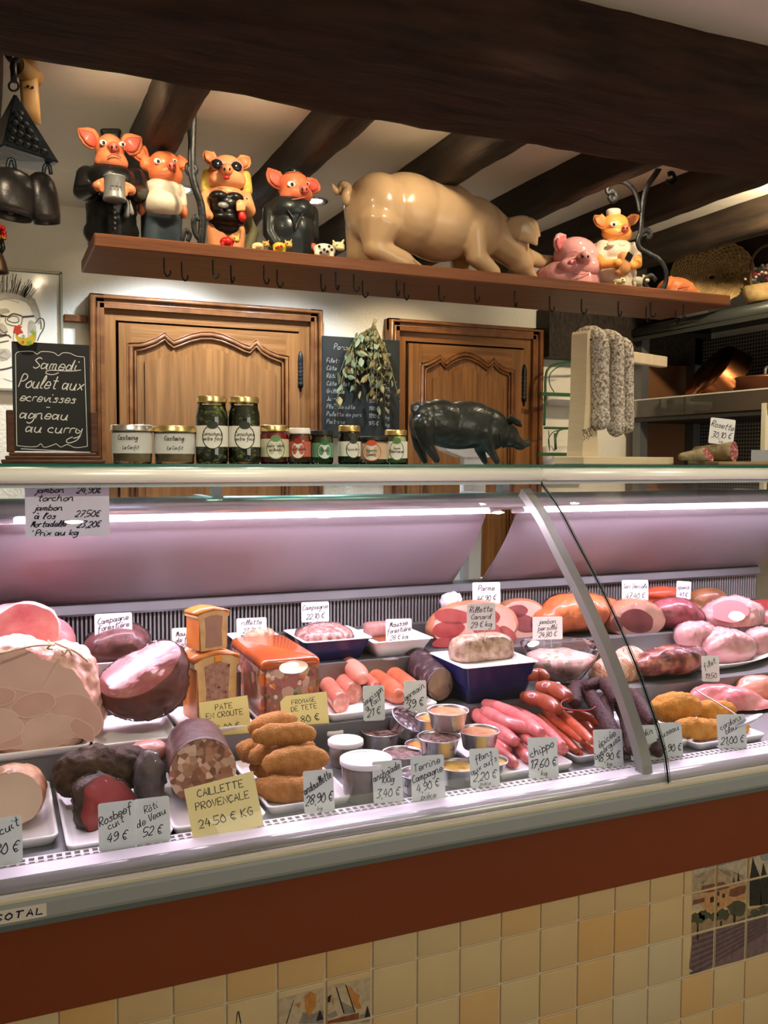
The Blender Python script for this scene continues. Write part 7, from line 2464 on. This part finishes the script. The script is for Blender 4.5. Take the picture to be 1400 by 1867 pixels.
dish(428, 512, 1158, 2.300, Z3, .095, 'white and blue dish behind the head cheese', NAVY, zr=Z3+.060)
bm = organic([('e', 470, 1156, 0, 32, 14, .030)], 2.345, .005, 3, .003, 30, 2, Z3+.021)
finish('rillette', 'pale rillette in the dish behind the head cheese', 'rillette', bm, LOAF)
card(432, 1127, 486, 1157, [('rillette', .60, .34, 0), ('23,70 €', .12, .32, .03)], 'white price card reading rillette 23,70', Y=2.33, pin=.03, lean=6)
d3, h3 = dish(556, 679, 1174, 2.205, Z3, .19, 'navy enamel dish of country pate under film', NAVY, fl=.02, zr=Z3+.058)
PCAM = mat('country_pate', (.46, .26, .22), .4, kind='noise', scale=80, ramp=[(.36, (.30, .14, .12)), (.5, (.48, .28, .24)), (.64, (.60, .44, .38))], coat=.5)
bm = organic([('e', 590, 1160, 0, 52, 24, .062), ('e', 590, 1170, 0, 50, 20, .07)], 2.29, .005, 3, .003, 30, 4, Z3+.021)
finish('country_pate', 'domed country pate under film in the navy dish', 'pate', bm, PCAM, (), CLING)
card(550, 1098, 600, 1134, [('Campagne', .64, .27, .06), ('22,10 €', .16, .30, .05)], 'white price card reading campagne 22,10', Y=2.34, pin=.03, lean=6)
d4, h4 = dish(681, 790, 1178, 2.200, Z3, .19, 'white dish with brown jelly and a slab of mousse', WPLA, fl=.03, zr=Z3+.044)
JEL = mat('brown_jelly', (.30, .10, .04), .3, col2=(.22, .07, .03), scale=30, coat=.5)
dl = Vector(d4.location)
fj = tag(obj('jelly_layer', loft(nb(), [[(x, y, z) for x, y in rrect(w_, d_, .01)] for w_, d_, z in ((.090, .130, 0), (.092, .132, .004), (.085, .125, .006))]), JEL, None, True, (dl.x, dl.y, Z3+.0302)), 'brown meat jelly in the white dish', 'jelly')
b_ = loft(nb(), [[(x, y, z) for x, y in rrect(.115*s, .055*s, .018)] for s, z in ((.94, 0), (1, .006), (1, .026), (.95, .033), (.8, .036))])
roughen(b_, .0015, 40, 3)
tag(obj('mousse_slab', b_, mat('mousse', (.44, .22, .19), .5, col2=(.52, .32, .28), scale=50, coat=.2), None, True, (dl.x-.004, dl.y+.035, Z3+.0365), (0, 0, -.15)), 'slab of pink-brown forest mousse on jelly in the white dish', 'mousse')
card(704, 1129, 751, 1171, [('Mousse', .70, .24, .12), ('forestière', .44, .22, .12), ('28 € kg', .12, .23, .08)], 'white price card reading mousse forestiere', Y=2.215, pin=.012, lean=6)
card(1292, 763, 1335, 810, [('Rosette', .62, .26, -.12), ('30,10 €', .24, .26, .0), ('kg', .06, .14, .1)], 'white price card stuck in the rosette salami', Y=2.10, pin=.02, lean=2, roll=6)

# ------------- paper price list hanging inside the glass
pl0 = at(123, 975, Y=1.965)
lw2, lh2 = 155*mz(pl0), 92*mz(pl0)
Yl = 2.012
pc0 = at(45, 885, Y=Yl)
pc1 = at(200, 976, Y=Yl)
po = obj('price_list', prism(nb(), [(-(pc1.x-pc0.x)/2, 0), ((pc1.x-pc0.x)/2, 0), ((pc1.x-pc0.x)/2, pc0.z-pc1.z), (-(pc1.x-pc0.x)/2, pc0.z-pc1.z)], 0, .0006), mat('list_paper', (.62, .66, .74), .6), None, False, ((pc0.x+pc1.x)/2, Yl, pc1.z))
tag(po, 'handwritten paper price list hanging behind the front glass', 'price list')
tx = nb()
hw_, hl_ = (pc1.x-pc0.x), pc0.z-pc1.z
M = lambda u, v: Vector((u, -.0004, v))
for t_x, fx, fy, fh in (('jambon', -.38, .86, .11), ('24,90€', .10, .84, .12), ('torchon', -.36, .70, .12), ('jambon', -.40, .52, .11), ("à l'os", -.40, .36, .11), ('27,50€', .08, .38, .12), ('Mortadelle', -.44, .20, .11), ('23,20€', .10, .17, .12), ('* Prix au kg', -.45, .03, .11)):
    write(tx, t_x, fx*hw_, fy*hl_, fh*hl_, M, wd=.0022, slant=.7, sp=1.0, wob=.05, width={'24,90€': 1.15, '27,50€': 1.15, '23,20€': 1.1, 'Mortadelle': 1.0}.get(t_x, 1.25))
obj('lettering', tx, BLUEINK, po, False)
for s in (-1, 1):
    cl2 = nb()
    tube(cl2, [(s*hw_*.4, .0003, hl_), (s*hw_*.4, -.01, hl_+.012), (s*hw_*.4, -.002, hl_+.022)], .0012, 5)
    obj('clip', cl2, STEEL, po)

# ------------- painted tiles
PIC = {'sky': (.56, .50, .36), 'cloud': (.30, .33, .34), 'hill': (.46, .37, .24), 'hillshade': (.27, .24, .17), 'roof': (.22, .095, .055), 'housewall': (.60, .34, .15), 'window': (.05, .035, .025), 'tree': (.085, .095, .055), 'trunk': (.05, .032, .022), 'cypress': (.030, .036, .028), 'field': (.36, .27, .15), 'lavender': (.21, .15, .16), 'lavdark': (.13, .095, .10), 'orange': (.60, .27, .07), 'greywash': (.30, .28, .24), 'ink': (.03, .03, .03), 'hull': (.26, .095, .04), 'paper': (.60, .50, .33)}


def decor(shapes, cells):
    for name_, polys in shapes:
        for (ix, iz) in cells:
            if (ix, iz) not in TILES:
                continue
            x0, z0 = X0T+ix*PX+.004, Z0T+iz*PZ+.004
            x1, z1_ = X0T+(ix+1)*PX-.004, min(Z0T+(iz+1)*PZ, .5405)-.002
            b_ = nb()
            for k, poly in enumerate(polys):
                vs = [at(a, c, Y=1.5466) for a, c in poly]
                if len(vs) >= 3:
                    b_.faces.new([b_.verts.new((v.x, 1.5466, v.z)) for v in vs])
            for co, no in (((x0, 0, 0), (-1, 0, 0)), ((x1, 0, 0), (1, 0, 0)), ((0, 0, z0), (0, 0, -1)), ((0, 0, z1_), (0, 0, 1))):
                bmesh.ops.bisect_plane(b_, geom=b_.verts[:]+b_.edges[:]+b_.faces[:], plane_co=co, plane_no=no, clear_outer=True)
            if not len(b_.faces):
                b_.free()
                continue
            decor.k[(ix, iz)] = decor.k.get((ix, iz), 0)+1
            lift = .0001+.00011*decor.k[(ix, iz)]
            bmesh.ops.recalc_face_normals(b_, faces=b_.faces)
            T0 = TILES[ix, iz]
            bmesh.ops.translate(b_, verts=b_.verts, vec=off-Vector(T0.location)+Vector((0, -lift, 0)))
            obj('painted_'+name_, b_, mat('glaze_'+name_, PIC[name_], .4, col2=tuple(c*.75 for c in PIC[name_]), scale=90, coat=.2), T0, False)


decor.k = {}
tree = lambda x, y, r, s=0: [(x+r*(1+.22*math.sin(k*2.3+s))*math.cos(k*.42), y+r*.85*(1+.2*math.cos(k*3.1+s))*math.sin(k*.42)) for k in range(15)]
rows_l = []
for k in range(7):
    y0 = 1704+k*11
    rows_l.append([(1262-k*1.0, y0+4), (1300, y0-8-k*1.5), (1345, y0-26-k*3), (1395, y0-48-k*4.5), (1400, y0-44-k*4.5), (1345, y0-21-k*3), (1300, y0-3-k*1.5), (1262, y0+9)])
land = [('sky', [[(1262, 1586), (1400, 1552), (1400, 1640), (1262, 1660)]]),
        ('cloud', [[(1278, 1577), (1305, 1572), (1345, 1562), (1362, 1561), (1350, 1568), (1318, 1577), (1285, 1583)], [(1385, 1560), (1400, 1556), (1400, 1568), (1388, 1570)]]),
        ('hill', [[(1263, 1605), (1266, 1594), (1285, 1588), (1302, 1583), (1318, 1581), (1332, 1586), (1345, 1592), (1362, 1597), (1362, 1640), (1263, 1650)]]),
        ('hillshade', [[(1266, 1600), (1284, 1590), (1276, 1600)], [(1308, 1584), (1328, 1588), (1335, 1600), (1318, 1592)], [(1276, 1610), (1290, 1600), (1282, 1612)], [(1330, 1586), (1352, 1596), (1356, 1604)]]),
        ('field', [[(1261, 1680), (1400, 1650), (1400, 1690), (1261, 1720)]]),
        ('lavender', [[(1262, 1712), (1300, 1698), (1345, 1685), (1400, 1664), (1400, 1735), (1372, 1744), (1345, 1752), (1300, 1764), (1270, 1774), (1256, 1766)]]),
        ('lavdark', rows_l),
        ('housewall', [[(1274, 1630), (1290, 1626), (1310, 1620), (1328, 1616), (1345, 1614), (1362, 1610), (1362, 1638), (1330, 1650), (1300, 1664), (1288, 1662), (1276, 1650)]]),
        ('roof', [[(1276, 1627), (1280, 1615), (1305, 1610), (1318, 1607), (1330, 1618), (1310, 1624), (1290, 1627)], [(1262, 1650), (1264, 1641), (1284, 1636), (1284, 1644)], [(1328, 1634), (1330, 1622), (1345, 1616), (1361, 1613), (1358, 1628), (1340, 1635)]]),
        ('window', [[(1307, 1626), (1311, 1625), (1311, 1632), (1307, 1633)], [(1307, 1646), (1311, 1645), (1311, 1651), (1307, 1652)], [(1316, 1630), (1321, 1629), (1321, 1636), (1316, 1637)], [(1294, 1636), (1301, 1634), (1301, 1644), (1294, 1646)]]),
        ('tree', [tree(1272, 1674, 12), tree(1283, 1668, 10, 1), tree(1344, 1656, 17, 2), tree(1318, 1667, 12, 3), tree(1302, 1672, 9, 4), tree(1376, 1665, 9, 1), tree(1392, 1658, 9, 2)]),
        ('trunk', [[(1270, 1684), (1273, 1684), (1273, 1714), (1270, 1714)], [(1337, 1668), (1341, 1668), (1340, 1685), (1336, 1685)], [(1313, 1678), (1316, 1678), (1315, 1690), (1312, 1690)]]),
        ('cypress', [[(1372, 1562), (1376, 1575), (1386, 1600), (1388, 1650), (1366, 1652), (1366, 1605)], [(1391, 1572), (1396, 1590), (1400, 1600), (1400, 1648), (1386, 1650), (1387, 1595)], [(1345, 1588), (1349, 1610), (1343, 1612)], [(1337, 1597), (1340, 1613), (1335, 1614)]])]
decor(land, [(ix, iz) for ix in range(6, 11) for iz in range(-3, 1)])
boat = [('paper', [[(508, 1822), (590, 1800), (680, 1780), (680, 1867), (505, 1867)]]),
        ('greywash', [[(545, 1866), (552, 1845), (572, 1848), (590, 1842), (590, 1866)], [(622, 1825), (645, 1838), (648, 1846), (628, 1850)], [(596, 1850), (612, 1842), (616, 1852), (600, 1858)], [(655, 1850), (678, 1846), (678, 1862), (656, 1864)]]),
        ('orange', [[(555, 1815), (566, 1808), (577, 1812), (575, 1836), (562, 1856), (556, 1838)], [(630, 1796), (640, 1800), (650, 1812), (656, 1815), (654, 1826), (660, 1838), (650, 1840), (640, 1824)], [(537, 1832), (548, 1826), (546, 1838)], [(605, 1822), (609, 1818), (607, 1836)]]),
        ('hull', [[(594, 1862), (630, 1852), (654, 1846), (654, 1858), (594, 1867)]]),
        ('ink', [[(612, 1800), (614, 1800), (628, 1846), (626, 1848)], [(629, 1795), (631, 1795), (648, 1846), (646, 1846)], [(535, 1822), (536, 1822), (523, 1866), (521, 1866)], [(596, 1818), (604, 1813), (602, 1826), (597, 1828)], [(582, 1842), (584, 1842), (590, 1858), (576, 1862)], [(669, 1834), (670, 1834), (676, 1856), (664, 1858)], [(434, 1844), (436, 1843), (440, 1866), (438, 1866)], [(432, 1846), (434, 1844), (431, 1866), (430, 1866)]])]
decor(boat, [(ix, iz) for ix in range(-4, 0) for iz in range(-3, 0)])
